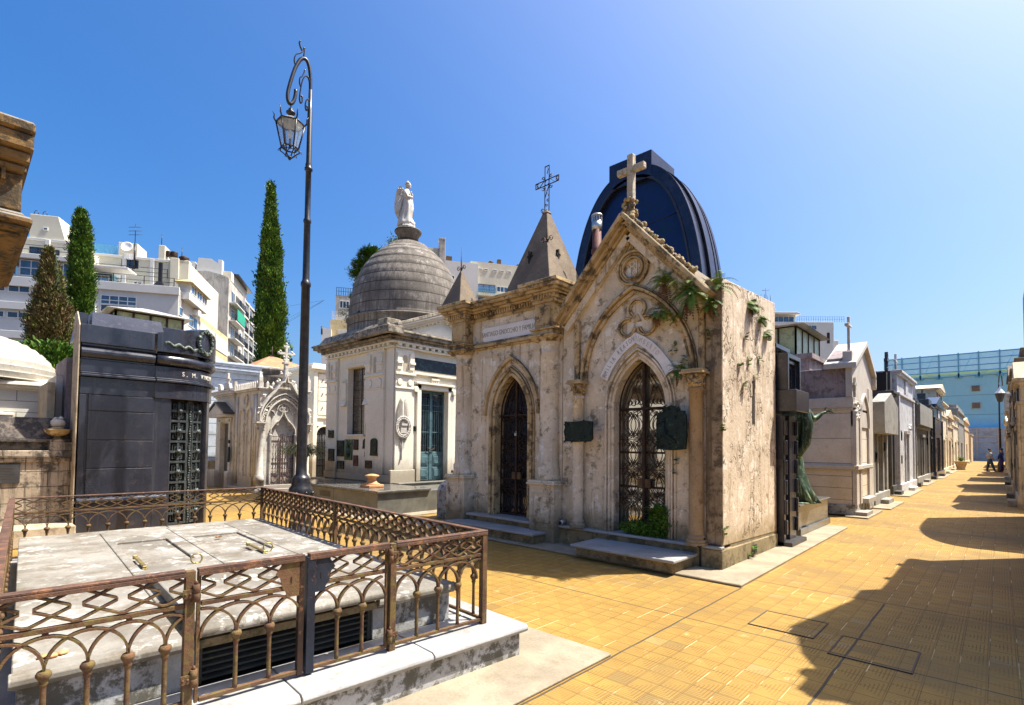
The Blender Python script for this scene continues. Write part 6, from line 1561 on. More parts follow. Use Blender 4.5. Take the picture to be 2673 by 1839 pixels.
L.tube([(lc[0], lc[1], 7.86), (lc[0], lc[1], 7.76)], .012, 6); L.lathe([(.02, 7.78), (.045, 7.75), (.035, 7.73), (.08, 7.70), (.08, 7.68), (.04, 7.66), (.045, 7.61)], lc, 12)
zt_ = 7.48; zb = 7.03
top = hexp(.245, zt_); bot = hexp(.145, zb)
for k in range(6):
    L.tube([top[k], bot[k]], .014, 5); L.tube([top[k], top[(k+1) % 6]], .016, 5); L.tube([bot[k], bot[(k+1) % 6]], .014, 5)
    a = R(60*k); d = Vector((math.cos(a), math.sin(a), 0)); p = Vector(top[k])
    L.tube([p, p+d*.035+Vector((0, 0, .06)), p+d*.03+Vector((0, 0, .13)), p+d*.06+Vector((0, 0, .18))], [.014, .015, .011, .003], 5)
    q = Vector(bot[k]); L.tube([q, q+d*.02-Vector((0, 0, .07)), q-d*.04-Vector((0, 0, .11)), q-d*.10-Vector((0, 0, .17))], [.012, .013, .011, .01], 5); L.tube([q, q+d*.04-Vector((0, 0, .05)), q+d*.06-Vector((0, 0, .09))], [.01, .008, .003], 4)
L.ball((lc[0], lc[1], zb-.20), .025, 8, 6); L.tube([(lc[0], lc[1], zb-.15), (lc[0], lc[1], zb-.2)], .03, 6)
L.tube([(lc[0], lc[1], zb), (lc[0], lc[1], zb+.18)], .02, 6); L.tube([bot[0], bot[3]], .008, 4); L.tube([bot[1], bot[4]], .008, 4)
lant = obj('lantern', L, M['iron'], T)
b = B(); t2 = hexp(.235, zt_+.01); t3 = hexp(.05, 7.62)
for k in range(6): b.quad(t2[k], t2[(k+1) % 6], t3[(k+1) % 6], t3[k])
obj('lantern_roof', b, M['zinc'], lant)
b = B()
gm, gt, gbs = nt('lantern_glass'); gbs.inputs['Base Color'].default_value = (.42, .52, .62, 1); gbs.inputs['Roughness'].default_value = .08; gbs.inputs['Alpha'].default_value = .28
ta, ba = hexp(.236, zt_-.01), hexp(.138, zb+.01)
for k in range(6): b.quad(ta[k], ta[(k+1) % 6], ba[(k+1) % 6], ba[k])
obj('lantern_glass', b, gm, lant)
b = B(); b.lathe([(.02, 7.20), (.03, 7.22), (.04, 7.28), (.04, 7.34), (.02, 7.38)], lc, 10); obj('bulb', b, M['acw'], lant)

# ================================================================ black alley tomb with the big metal dome
T = thing('metal_domed_tomb', 'black granite tomb with tall dark blue metal vault and stepped portal', 'tomb', (-2.75, 10, 0))
b = B(); b.box(-8.2, -2.86, 9.42, 10.2, 0, 3.35); b.box(-8.2, -3.5, 10.2, 12.0, 0, 3.3)
b.box(-2.86, -2.62, 9.75, 10.12, .0, 2.2); b.box(-2.86, -2.62, 9.42, 9.52, 0, 2.2)
obj('wall', b, M['blk'], T, bevel=.006)
b = B()
b.box(-2.86, -2.42, 9.42, 10.20, 2.26, 2.62)
obj('lintel_block', b, M['blk'], T, bevel=.006)
b = B(); y0, y1, z0, z1 = 9.45, 10.22, 2.625, 3.24
for k in range(4):
    q = k*.075
    b.band([(y0+q, z0), (y0+q, z1-q), (y1-q, z1-q), (y1-q, z0)], [(y0+q+.07, z0), (y0+q+.07, z1-q-.07), (y1-q-.07, z1-q-.07), (y1-q-.07, z0)], -2.9, -2.55-.05*k, 'x')
b.box(-2.95, -2.72, y0+.28, y1-.28, z0, z1-.28)
b.box(-8, -2.72, 9.42, 10.22, 3.35, 3.42); b.box(-8, -3.4, 10.225, 12, 3.35, 3.42)
obj('stepped_surround', b, M['blk'], T, bevel=.004)
b = B()
for k in range(6):
    for y in (9.455, 10.085): b.box(-2.62, -2.575, y-.03, y+.03, .22+k*.33, .22+k*.33+.24)
obj('jamb_studs', b, M['blk'], T, bevel=.008)
b = B()
for k in range(22): b.box(-2.80, -2.76, 9.54, 9.74, .10+k*.095, .16+k*.095)
obj('bronze_door', b, M['bronze'], T)
b = B(); b.box(-2.86, -2.82, 9.52, 9.75, .1, 2.2); obj('door_recess', b, M['dark'], T)
b = B(); b.box(-2.9, -2.5, 9.42, 10.3, .03, .10); obj('threshold', b, M['blk2'], T, bevel=.006)
b = B(); b.box(-3.6, -2.745, 10.75, 13.0, .0, .57); b.box(-3.6, -2.70, 10.70, 13.05, .57, .60); b.box(-3.6, -2.70, 10.72, 13.03, .03, .16); obj('pedestal', b, M['gran_top'], T, bevel=.008)
b = B(); b.box(-8.2, -3.9, 12.0, 13.05, 0, 3.0); obj('side_block', b, M['blk2'], T)
# vault: pointed-parabola profile extruded along the alley, split into ribs and panels
DXc = -5.60
def vprof(w, h, zb, n=56):
    out = []
    for k in range(n+1):
        t_ = -1+2*k/n; a = abs(t_)
        x = DXc+w*math.copysign(math.sin(a*math.pi/2)**.86, t_); z = zb+h*math.cos(a*math.pi/2)**.80
        out.append((x, z))
    return out
VY0, VY1 = 9.62, 10.56; zb = 3.42; hh = 4.12
b = B()
O = vprof(1.58, hh, zb)
b.band(O, vprof(1.36, hh-.24, zb), VY0, VY0+.12)
b.band(vprof(1.57, hh-.012, zb), vprof(1.3, hh-.3, zb), VY0+.12, VY1)
b.band(vprof(1.61, hh+.03, zb), vprof(1.55, hh-.03, zb), VY0+.36, VY1-.26)
b.band(O, vprof(1.36, hh-.24, zb), VY1, VY1+.10)
obj('vault', b, M['domemet'], T)
b = B(); 
for (w1, w0, y) in ((1.385, 1.345, VY0-.02),): b.band(vprof(w1, hh-.20, zb), vprof(w0, hh-.26, zb), y, VY0+.05)
for yy in (VY0+.36, VY1-.26): b.band(vprof(1.622, hh+.040, zb), vprof(1.59, hh+.01, zb), yy-.012, yy+.012)
for yy in (VY0-.006,): b.band(vprof(1.592, hh+.010, zb), vprof(1.57, hh-.012, zb), yy, yy+.02)
obj('seam', b, plain('dull_bronze_seam', (.06, .05, .05), .35, .6), T)
b = B(); b.prism(vprof(1.36, hh-.24, zb), VY0+.10, VY1-.02); o = obj('front_panel', b, M['domefront'], T)
b = B()
for (x0, z0, x1, z1) in ((-6.7, 6.1, -4.4, 6.35), (-6.9, 5.1, -4.25, 5.3)): b.tube([(x0, VY0+.098, z0), (x1, VY0+.098, z1)], .012, 4)
obj('panel_seam', b, M['domemet'], o)
b = B(); b.box(-6.13, -5.12, VY0-.02, 10.64, 7.2, 7.76); obj('ridge_box', b, M['domemet'], T, bevel=.008)
T = thing('rusty_flue', 'rusty flue pipe with perforated zinc cap between the two ochre roofs', 'flue', (-5.7, 8.5, 4))
b = B(); b.lathe([(.088, 3.9), (.088, 5.40), (.11, 5.42), (.11, 5.50), (.09, 5.52), (.085, 5.95)], (-5.70, 8.5, 0), 14); obj('pipe', b, M['pipe'], T)
b = B(); b.lathe([(.10, 5.88), (.10, 6.05)], (-5.70, 8.5, 0), 14); b.lathe([(.115, 6.15), (.115, 6.17), (.10, 6.19)], (-5.70, 8.5, 0), 14)
for k in range(12): b.box(-5.70+.095*math.cos(k*.5236)-.008, -5.70+.095*math.cos(k*.5236)+.008, 8.5+.095*math.sin(k*.5236)-.008, 8.5+.095*math.sin(k*.5236)+.008, 6.05, 6.15)
obj('zinc_cap', b, M['zinc'], T)

# ---- bronze statue stepping out over the alley
T = thing('bronze_statue', 'green bronze robed figure on a granite pedestal, one hand stretched toward the alley', 'statue', (-3.0, 11.4, .60))
SM = Matrix.Translation((-3.02, 11.25, .60))
b = B(SM)
robe(b, [(.12, .10, 0, .34, .30, 1), (.10, .08, .10, .30, .30, 1), (.06, .03, .4, .24, .28, 1), (.0, 0, .8, .20, .25, 1), (.0, 0, 1.15, .22, .27, .9), (.03, 0, 1.5, .24, .29, .8), (.05, 0, 1.8, .23, .30, .7), (.02, 0, 2.05, .18, .28, .5), (.0, 0, 2.22, .12, .20, .3), (-.02, 0, 2.32, .07, .08, 0), (-.02, 0, 2.4, .06, .06, 0)], 8, .13, 48, 1.1)
# cloak edge falling forward to the foot and swinging from the arm
b.tube([(.10, -.1, 2.15), (.26, -.05, 1.85), (.31, 0, 1.5), (.27, 0, 1.15), (.12, -.05, .85), (.0, -.1, .7)], [.05, .09, .12, .10, .07, .03], 10, sq=(1, 1.6))
b.tube([(.05, .0, .75), (.16, .02, .5), (.28, .05, .25), (.36, .08, .06)], [.05, .08, .09, .07], 10, sq=(1, 1.8))
obj('robe', b, M['bronze'], T)
b = B(SM); b.ball((.0, 0, 2.52), .12, 14, 10, sy=.85, sz=1.2); b.ball((.11, 0, 2.51), .025, 6, 5); b.ball((-.03, 0, 2.55), .135, 12, 8, seed=2, amp=.15); obj('head', b, M['bronze'], T)
V = [((.10, .05, 1.98), .10), ((.26, .10, 1.75), .11), ((.38, .16, 1.60), .085), ((.47, .22, 1.68), .045), ((.52, .25, 1.73), .034), ((.59, .28, 1.76), (.045, .025))]
vs = [(tuple(SM @ Vector(p)), r_) for p, r_ in V]
skin('arm', vs, [(i, i+1) for i in range(5)], M['bronze'], T)
hb = SM @ Vector((.60, .285, 1.765))
for k, (dy, L_, up_) in enumerate(((-.035, .095, .03), (-.012, .11, .005), (.012, .105, -.012), (.034, .085, -.02))):
    p = hb+Vector((.0, dy, 0)); skin('finger', [(tuple(p-Vector((.02, 0, 0))), .013), (tuple(p+Vector((L_*.45, dy*.5, up_*.6))), .011), (tuple(p+Vector((L_*.8, dy*.8, up_*.9))), .010), (tuple(p+Vector((L_*1.05, dy, up_*1.4))), .007)], [(0, 1), (1, 2), (2, 3)], M['bronze'], T, 1)
p = hb+Vector((-.04, -.04, .02)); skin('thumb', [(tuple(p), .015), (tuple(p+Vector((.02, -.035, .035))), .013), (tuple(p+Vector((.05, -.05, .06))), .009)], [(0, 1), (1, 2)], M['bronze'], T, 1)
b = B(SM); b.ball((.33, .10, .04), .08, 10, 7, sx=1.5, sz=.55); obj('foot', b, M['bronze'], T)
b = B(SM); b.lathe([(.40, 0), (.38, .02), (.30, .03)], (.05, .05, 0), 18); obj('bronze_base', b, M['bronze'], T)
# ================================================================ marble tomb with cross on the alley
T = thing('marble_cross_tomb', 'veined marble tomb with stained upper wall, gable and tall stone cross', 'tomb', (-2.6, 16, 0))
FX = -2.60
MT = stone('veined_marble_courses', (.74, .67, .56), (.62, .54, .44), stain=(.34, .26, .20), st=(.60, .72), amt=.5, sc_=1.6, rough=.6, bump=.15, joint=(.62, .66, .012))
MT2 = stone('veined_marble_low_courses', (.70, .61, .47), (.58, .49, .36), stain=(.30, .22, .15), st=(.60, .72), amt=.5, sc_=1.6, rough=.6, bump=.15, joint=(.29, .10, .01))
b = B(); b.box(-6.5, FX-.03, 15.0, 17.55, .28, 1.14); obj('lower_wall', b, MT2, T)
b = B(); b.box(-6.5, FX-.03, 15.02, 17.55, 1.24, 2.90); obj('wall', b, MT, T)
b = B(); b.box(-6.5, FX+.03, 14.95, 17.5, 1.14, 1.24); b.box(-6.5, FX, 14.97, 17.5, 1.10, 1.14); b.box(-6.5, FX, 14.98, 17.5, 2.60, 2.66); b.box(-6.5, FX+.01, 14.96, 17.4, 2.66, 2.92); obj('belt_course', b, M['mtomb'], T, bevel=.01)
b = B(); b.box(-6.5, FX+.02, 14.95, 17.55, .03, .28); obj('base', b, M['kerbwall'], T, bevel=.01)
b = B(); b.box(-6.5, FX-.14, 15.02, 17.5, 2.92, 3.66); b.prism([(15.02, 3.66), (15.02, 3.9), (16.3, 4.4), (17.5, 3.92), (17.5, 3.66)], FX-.55, FX-.14, 'x'); obj('stained_attic', b, M['purple'], T, bevel=.01)
b = B(); b.prism([(14.94, 3.64), (14.94, 2.92), (15.05, 2.92), (17.55, 2.92), (17.62, 3.66), (16.4, 4.36)], FX-.14, FX, 'x')
b.box(FX-.05, FX+.06, 15.0, 15.32, .28, 2.58); b.box(FX-.05, FX+.06, 15.5, 15.72, .28, 2.58); b.box(FX-.05, FX, 15.0, 17.6, 2.2, 2.92); b.box(FX-.05, FX+.02, 16.98, 17.6, .28, 3.3); b.box(FX-.05, FX+.10, 14.98, 15.76, 1.14, 1.24)
obj('gable_wall', b, M['mtomb'], T, bevel=.008)
b = B(); b.prism([(14.86, 3.62), (16.4, 4.34), (17.72, 3.62), (17.72, 3.74), (16.4, 4.48), (14.86, 3.76)], FX-.6, FX+.10, 'x'); b.prism([(17.62, 3.66), (17.72, 3.60), (17.72, 3.3), (17.62, 3.4)], FX-.1, FX+.1, 'x'); obj('gable_coping', b, M['mtomb'], T, bevel=.01)
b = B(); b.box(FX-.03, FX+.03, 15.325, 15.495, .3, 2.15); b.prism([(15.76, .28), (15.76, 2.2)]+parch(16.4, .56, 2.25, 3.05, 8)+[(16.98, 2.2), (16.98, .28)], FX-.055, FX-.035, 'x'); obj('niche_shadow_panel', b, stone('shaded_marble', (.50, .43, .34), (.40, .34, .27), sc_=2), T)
b = B(); b.rib([(15.78, 2.2)]+parch(16.38, .60, 2.25, 3.08, 10)+[(16.98, 2.2)], .07, FX-.04, FX+.05, 'x'); b.box(FX, FX+.18, 15.76, 16.98, .28, .40); b.box(FX, FX+.26, 15.0, 15.8, .03, .12)
cb = B(); cb.box(FX, FX+.05, 15.08, 15.16, 2.92, 3.4); cb.box(FX, FX+.05, 14.98, 15.27, 3.2, 3.27); obj('small_cross', cb, M['wm'], T)
rg = random.Random(5)
carv = B()
for k in range(24): carv.ball((FX+.04, 15.2+rg.uniform(-.15, .25), 2.55+rg.uniform(-.2, .25)), .045, 6, 5, seed=k, amp=.4)
obj('niche_arch', b, M['wm'], T)
obj('carved_angel_relief', carv, M['wm'], T)
b = B(); b.box(FX-.11, FX-.05, 15.02, 15.08, 3.9, 4.92); b.box(FX-.13, FX-.04, 14.84, 15.26, 4.66, 4.73); b.box(FX-.2, FX+.0, 14.95, 15.2, 3.7, 4.05); 
obj('stone_cross', b, M['mtomb'], T, bevel=.01)
for (x0, x1, y0, y1) in ((-2.75, -2.28, 14.7, 16.8), (-2.75, -2.18, 17.4, 20.2), (-2.85, -2.3, 22.6, 27), (-2.8, -2.4, 30, 35), (-2.8, -2.35, 38, 45), (-2.8, -2.4, 47, 55)):
    b = B(); b.box(x0, x1, y0, y1, .003, .035); obj('footpath_edge', b, M['concrete'], kind='structure', bevel=.006)

# ================================================================ rows of tombs down the alley
def row_tomb(kind, x, y0, y1, h, mt, label, side=-1, depth=4.0, extra='', door=None, trim=None, seed=0, top=None):
    """x = alley face; side -1 stands on the left (faces +X), +1 on the right (faces -X)"""
    s = side; T = thing(kind, label, 'tomb', (x, (y0+y1)/2, 0), group='tombs lining the alley'); mt = M[mt] if isinstance(mt, str) else mt; tm = M[trim] if trim else mt
    rg = random.Random(seed); L = y1-y0; yc = (y0+y1)/2; W = min(.42, L*.2)
    def bx(b, a0, a1, ya, yb, z0, z1):   # a = distance outwards from the face
        X0, X1 = sorted((x-s*a0, x-s*a1)); b.box(X0, X1, ya, yb, z0, z1)
    b = B(); bx(b, -depth, -.14, y0+.03, y1-.03, 0, h); bx(b, -.14, 0, y0+.03, yc-W, 0, h); bx(b, -.14, 0, yc+W, y1-.03, 0, h); bx(b, -.14, 0, yc-W, yc+W, min(2.25, h*.68), h); obj('wall', b, mt, T, bevel=.012)
    b = B(); bx(b, -.13, -.10, yc-W, yc+W, .15, 2.25); 
    for q in range(4): bx(b, -.10, -.08, yc-W+.04+q*W*.5, yc-W+.08+q*W*.5, .2, 2.2)
    obj('door', b, door or M['iron'], T)
    b = B()
    bx(b, 0, .06, y0+.03, y0+.28, .35, h*.80); bx(b, 0, .06, y1-.28, y1-.03, .35, h*.80); bx(b, 0, .05, yc-W-.14, yc-W, .3, 2.3); bx(b, 0, .05, yc+W, yc+W+.14, .3, 2.3); bx(b, 0, .10, yc-W-.2, yc+W+.2, 2.25, 2.38)
    bx(b, -.3, .10, y0, y1, 0, .35); bx(b, 0, .3, yc-W-.1, yc+W+.1, 0, .16)
    bx(b, -depth, .08, y0, y1, h*.80, h*.80+.09); bx(b, -depth, .16, y0-.03, y1+.03, h-.10, h); bx(b, -depth, .10, y0, y1, h-.18, h-.101)
    obj('moulding', b, tm, T, bevel=.01)
    def px(a): return x-s*a
    if y0 < 60 and extra != 'dark_vault':
        for q in range(3):   # small plaques, a wreath or a ledge ornament
            b = B(); ya = rg.choice((y0+.34, y1-.34-.3)); za = rg.uniform(.7, h*.62); bx(b, 0, .07, ya, ya+rg.uniform(.16, .3), za, za+rg.uniform(.2, .4)); obj('wall_plaque', b, rg.choice((M['plaque'], M['plaqbr'], M['plaque'])), T, bevel=.01)
        b = B(); bx(b, 0, .05, yc-W*.9, yc+W*.9, h*.80+.14, h-.22); obj('frieze_panel', b, rg.choice((M['archm'], tm, M['blk2'])), T, bevel=.01)
        b = B()
        for q in range(0 if mt in (M['blk'], M['blk2']) else 7): b.ball((px(.13), yc+(q-3)*W*.22, 2.46+.05*(3-abs(q-3))), .055, 6, 5, seed=q+seed, amp=.4)
        if b.v: obj('carved_garland', b, tm, T)
        if seed % 3 == 0:
            b = B(); bx(b, -.35, -.27, yc-.045, yc+.045, h, h+.95); bx(b, -.35, -.27, yc-.25, yc+.25, h+.6, h+.69); bx(b, -.42, -.2, yc-.12, yc+.12, h, h+.12); obj('stone_cross', b, tm, T, bevel=.01)
    if extra == 'gable':
        b = B(); b.prism([(y0-.05, h), (y1+.05, h), (yc, h+.62)], *sorted((px(-depth), px(.12))), 'x'); obj('gable_roof', b, tm, T, bevel=.01)
    if extra == 'dark_vault':
        b = B(); b.prism([(x-.06, h), (x-.06, h+.66), (x-.5, h+.68), (x-.85, h+.62), (x-1.2, h+.46), (x-1.7, h+.28), (x-2.6, h+.14), (x-3.6, h)], y0+.02, y1-.02, 'y'); obj('vaulted_roof', b, plain('matt_black_roofing', (.012, .012, .013), .9), T)
    if extra == 'hood':
        b = B(); P = [(y0+.05, h-.9), (y0-.02, h-.55), (y0-.02, h), (yc, h+.35), (y1+.02, h), (y1+.02, h-.55), (y1-.05, h-.9)]
        b.prism(P, *sorted((px(0), px(.34))), 'x')
        obj('projecting_hood', b, tm, T, bevel=.012)
    if extra == 'dome':
        b = B(); r_ = min(L, 2.4)*.46; cx = px(-1.5); b.lathe([(r_*1.08, 0), (r_*1.08, .12), (r_, .15)]+[(r_*math.cos(R(a)), .15+r_*.9*math.sin(R(a))) for a in range(0, 85, 12)]+[(.12, .15+r_*.9), (.14, .3+r_*.9), (.02, .6+r_*.9)], (cx, yc, h), 20); obj('dome', b, tm, T)
    if extra == 'lantern':
        b = B(); bx(b, -1.5, -.2, y0+.2, y1-.2, h, h+.75); bx(b, -1.65, -.05, y0+.1, y1-.1, h+.75, h+.9); b.prism([(y0, h+.9), (y1, h+.9), (yc+.2, h+1.35), (yc-.2, h+1.35)], *sorted((px(-1.7), px(0))), 'x'); obj('attic', b, tm, T, bevel=.02)
        b = B()
        for q in range(3): bx(b, -.2, -.19, y0+.3+q*(L-.6)/3, y0+.2+(q+.8)*(L-.6)/3, h+.15, h+.65)
        obj('attic_opening', b, M['dark'], T)
    if extra == 'block':
        b = B(); bx(b, -1.6, .05, y0+.15, y1-.15, h, h+.35); bx(b, -1.2, -.1, y0+.35, y1-.35, h+.35, h+.7); obj('stepped_top', b, tm, T, bevel=.012)
    if extra == 'slabtop':
        b = B(); bx(b, -.3, .22, y0+.02, y1-.02, h-.95, h+.05); bx(b, -.3, .12, y0+.1, y1-.1, h-1.1, h-.95); obj('projecting_hood', b, tm, T, bevel=.012)
    if top == 'cross':
        b = B(); bx(b, -.55, -.45, yc-.05, yc+.05, h+.4, h+1.75); bx(b, -.56, -.44, yc-.28, yc+.28, h+1.25, h+1.36)
        for k in range(16): b.ball((px(-.5), yc+rg.uniform(-.06, .06), h+.45+k*.08), .05, 6, 5, seed=k)
        obj('cross', b, tm, T)
    if top == 'dark_cross':
        b = B(); bx(b, -.16, -.06, y0+.45, y0+.55, h+.6, h+1.45); bx(b, -.165, -.055, y0+.3, y0+.7, h+1.1, h+1.2)
        for k in range(14): b.ball((px(-.1), y0+.5+rg.uniform(-.06, .06), h+.7+k*.05), .05, 6, 5, seed=k)
        bx(b, -.2, .02, y0+.3, y0+.7, h+.0, h+.72); obj('cross', b, M['blk2'], T)
    if top == 'urn':
        b = B(); b.lathe([(.12, 0), (.06, .1), (.05, .18), (.16, .32), (.18, .45), (.07, .52), (.03, .65)], (px(-.2), yc, h), 14); obj('urn', b, tm, T)
    return T
gry = M['gry'] = stone('pale_grey_granite', (.33, .315, .28), (.25, .24, .21), stain=(.17, .15, .11), sc_=2, bump=.2, rough=.6)
spk = stone('grey_flecked_granite', (.11, .11, .105), (.065, .065, .065), stain=(.07, .06, .05), sc_=3, bump=.2, fine=.7, rough=.55, joint=(.85, .1, .012))
pw = stone('pale_blue_white_marble', (.62, .62, .62), (.52, .52, .53), stain=(.30, .27, .24), sc_=1.8, bump=.1, rough=.5)
tan2 = stone('warm_tan_stone', (.58, .46, .30), (.47, .36, .22), stain=(.22, .16, .09), sc_=1.6, bump=.4)
cre = stone('cream_stone', (.70, .62, .46), (.60, .51, .36), stain=(.33, .26, .16), sc_=1.6, bump=.3)
row_tomb('hooded_tomb', -2.70, 18.0, 20.7, 3.0, gry, 'small grey tomb with projecting pitched hood beside the marble cross tomb', extra='hood', seed=1)
row_tomb('vaulted_tomb', -2.86, 22.75, 23.8, 3.75, spk, 'speckled granite tomb with black vaulted roof and dark cross', extra='dark_vault', seed=2, top='dark_cross')
row_tomb('white_slab_tomb', -2.74, 23.85, 28.7, 4.6, pw, 'tall pale marble tomb with plain door, just past the black vaulted roof', seed=3)
row_tomb('gabled_tomb', -2.84, 28.8, 30.3, 3.9, 'blk', 'dark granite tomb with small gable, between pale tombs', extra='gable', seed=4)
row_tomb('slab_hood_tomb', -2.86, 30.4, 36.5, 3.75, 'blk2', 'dark tomb with heavy pale projecting slab hood', extra='slabtop', seed=5, trim='gry')
row_tomb('black_tomb', -2.86, 36.6, 38.7, 4.1, 'blk', 'glossy black tomb with stepped top, nearer of the two black ones', extra='block', seed=6)
row_tomb('black_tomb', -2.76, 38.8, 44.8, 4.3, 'blk', 'glossy black tomb with gable, farther of the two black ones', extra='gable', seed=7)
row_tomb('turreted_tomb', -2.85, 45.0, 50.5, 4.9, cre, 'cream tomb with an attic lantern rising over the black tombs', extra='lantern', seed=8)
row_tomb('tan_tomb', -2.9, 50.8, 57.8, 4.2, tan2, 'warm tan tomb with urn, halfway down the left row', seed=9, extra='gable', top='urn')
row_tomb('dome_tomb', -2.9, 58, 66, 4.6, cre, 'cream tomb with pale tiled dome far down the left row', seed=10, extra='dome', trim=None)
row_tomb('cream_tomb', -2.9, 66.5, 78, 5.4, gry, 'pale grey tomb with stepped attic, second from the far end of the left row', seed=11, extra='block')
row_tomb('end_tomb', -2.95, 78.5, 92, 5.0, tan2, 'tan tomb at the far end of the left row', seed=12, extra='gable')
t = thing('stone_planter', 'round stone planter with a green succulent at the foot of the left row', 'planter', (-2.45, 57.5, 0))
b = B(); b.lathe([(.30, .0), (.32, .05), (.26, .1), (.42, .62), (.50, .66), (.50, .72)], (-2.35, 57, 0), 16); obj('pot', b, tan2, t)
b = B()
for k in range(40):
    a = k*2.4; p = Vector((-2.35, 57, .7)); d = Vector((math.cos(a), math.sin(a), 1.0+.5*math.sin(k))).normalized()*.5; s = Vector((-math.sin(a), math.cos(a), 0))*.06; b.tri(p-s, p+s, p+d)
obj('leaves', b, M['weed'], t, fix=False)
b = B(); b.box(-3.3, -2.75, 92.5, 99, 0, 3.6); b.box(-3.3, -2.65, 92.3, 99.1, 3.6, 3.75); tag(obj('stone_pillar', b, tan2, bevel=.02), 'plain tan stone block at the end of the left row', 'pillar')
# right-hand row: face at x = .45, with passages between the groups
dk2 = stone('dark_weathered_stone', (.20, .155, .10), (.13, .10, .07), stain=(.05, .04, .03), sc_=1.6, bump=.5)
row_tomb('right_row_tomb', .50, 46, 50.5, 4.4, tan2, 'tan stone tomb behind the standing people on the right row', side=1, seed=21, extra='block')
row_tomb('right_row_tomb', .50, 50.6, 55.2, 3.7, cre, 'lower cream tomb right beside the standing people', side=1, seed=31, extra='gable')
row_tomb('right_row_tomb', .52, 58, 64, 3.9, cre, 'cream tomb just past the people on the right row', side=1, seed=22, extra='gable')
row_tomb('right_row_tomb', .52, 66.5, 80, 4.6, tan2, 'farthest tan tomb on the right row', side=1, seed=23)
row_tomb('right_row_tomb', .48, 38.5, 44, 4.7, cre, 'cream tomb with pale projecting hood on the right row', side=1, seed=24, extra='slabtop', trim=None)
row_tomb('right_row_tomb', .46, 32.2, 35.5, 5.0, dk2, 'dark weathered tomb with gable on the right row', side=1, seed=25, extra='gable')
row_tomb('right_row_tomb', .46, 29.0, 32.1, 4.4, tan2, 'tan tomb with stepped attic on the right row', side=1, seed=26, extra='block')
row_tomb('right_row_tomb', .45, 20.6, 23.2, 3.7, 'beige', 'second nearest beige tomb at the right edge', side=1, seed=27, extra='gable')
row_tomb('right_row_tomb', .45, 23.3, 26.9, 4.3, dk2, 'dark weathered tomb with deep cornice at the right edge', side=1, seed=28, extra='block')
# tombs just outside the frame on the right; their shadows fall across the paving
T = thing('corner_shadow_tomb', 'large stone tomb standing just outside the right edge, casting the wide shadow', 'tomb', (1.6, 8, 0))
b = B(); b.box(.50, 4.5, 5.9, 11.6, 0, 4.25); obj('wall', b, tan2, T)
b = B(); b.box(.40, 4.6, 5.85, 11.75, 4.25, 4.42); b.box(.50, 4.5, 9.4, 11.7, 4.42, 4.74); b.box(.40, 1.0, 8.9, 9.38, 4.42, 4.95)
b.prism([(6.3, 4.42), (9.0, 4.42), (9.1, 4.8), (7.70, 5.72), (7.5, 5.45), (6.8, 4.95)], .42, 1.4, 'x')
for (yy, zz_) in ((6.0, 4.42), (6.45, 4.75), (7.7, 5.7), (8.6, 5.1), (9.15, 4.95), (10.3, 4.74), (11.4, 4.74)): b.lathe([(.10, 0), (.05, .06), (.04, .10), (.11, .20), (.10, .27), (.03, .33), (.01, .42)], (.62, yy, zz_), 10)
obj('parapet', b, tan2, T, bevel=.02)
T = thing('round_roofed_tomb', 'round-roofed ochre tomb mostly outside the right edge', 'tomb', (1.6, 14, 0))
b = B(); P = [(18.45, 0), (18.45, 5.5)]+[(17.3-5.0*math.sin(R(a)), .3+5.2*math.cos(R(a))) for a in range(0, 91, 6)]+[(12.3, 0)]; b.prism(P, .50, 4.4, 'x')
obj('wall', b, tan2, T)
# right lamp in the alley
def alley_lamp(x, y, lab):
    t = thing('street_lamp', lab, 'street lamp', (x, y, 0)); b = B()
    b.lathe([(.2, 0), (.2, .5), (.12, .8), (.09, 1.0), (.07, 3.2), (.1, 3.25), (.06, 3.3), (.05, 6.4), (.04, 6.8)], (x, y, 0), 12); b.tube([(x, y, 6.8), (x+.02, y, 7.3), (x+.1, y, 7.55), (x+.18, y, 7.3), (x+.2, y, 6.6)], .035, 6); obj('post', b, M['iron'], t)
    b = B(); c = (x+.05, y-.1, 0); b.lathe([(.12, 5.35), (.16, 5.42), (.30, 6.0), (.32, 6.02)], c, 6, smooth=False); obj('lantern', b, M['iron'], t)
    b = B(); b.lathe([(.33, 6.03), (.1, 6.35), (.03, 6.55)], c, 6, smooth=False); obj('lantern_roof', b, M['acw'], t)
alley_lamp(.05, 55, 'distant black lamp post with lantern at the right row of tombs')

# ---- end wall
T = thing('blue_wall', 'tall pale blue blank wall closing the alley, with two louvred vents', 'wall', (-2, 110, 0))
b = B(); b.box(-15.5, 14, 110, 112, 5.2, 13.4); obj('wall', b, M['bluewall'], T)
b = B(); b.box(-15.5, 14, 109.9, 110, 13.4, 13.7); b.box(-15.5, 14, 109.94, 110, 6.55, 6.7); b.box(-15.5, 14, 109.6, 110, 5.1, 5.3); obj('string_course', b, M['bluewall'], T)
for z0, lab in ((10.85, 0), (8.15, 0)):
    b = B(); b.box(-3.15, -2.0, 109.88, 109.99, z0, z0+1.0); o = obj('vent', b, M['mtomb'], T)
    b = B()
    for k in range(9): b.box(-3.05, -2.1, 109.84, 109.89, z0+.08+k*.1, z0+.13+k*.1)
    obj('louvre', b, M['iron'], o)
b = B(); b.box(-15, 14, 111, 113, 13.6, 14.4); obj('roof_slab', b, M['apty'], T)
T = thing('burial_niche_block', 'pale blue block of burial niches at the foot of the blue wall', 'burial wall', (-2, 109, 0))
b = B(); b.box(-8, 4, 108.2, 110, 0, 5.1); obj('wall', b, stone('pale_blue_marble', (.45, .53, .62), (.38, .46, .56), stain=(.28, .3, .34), sc_=.6, bump=.1), T)
b = B()
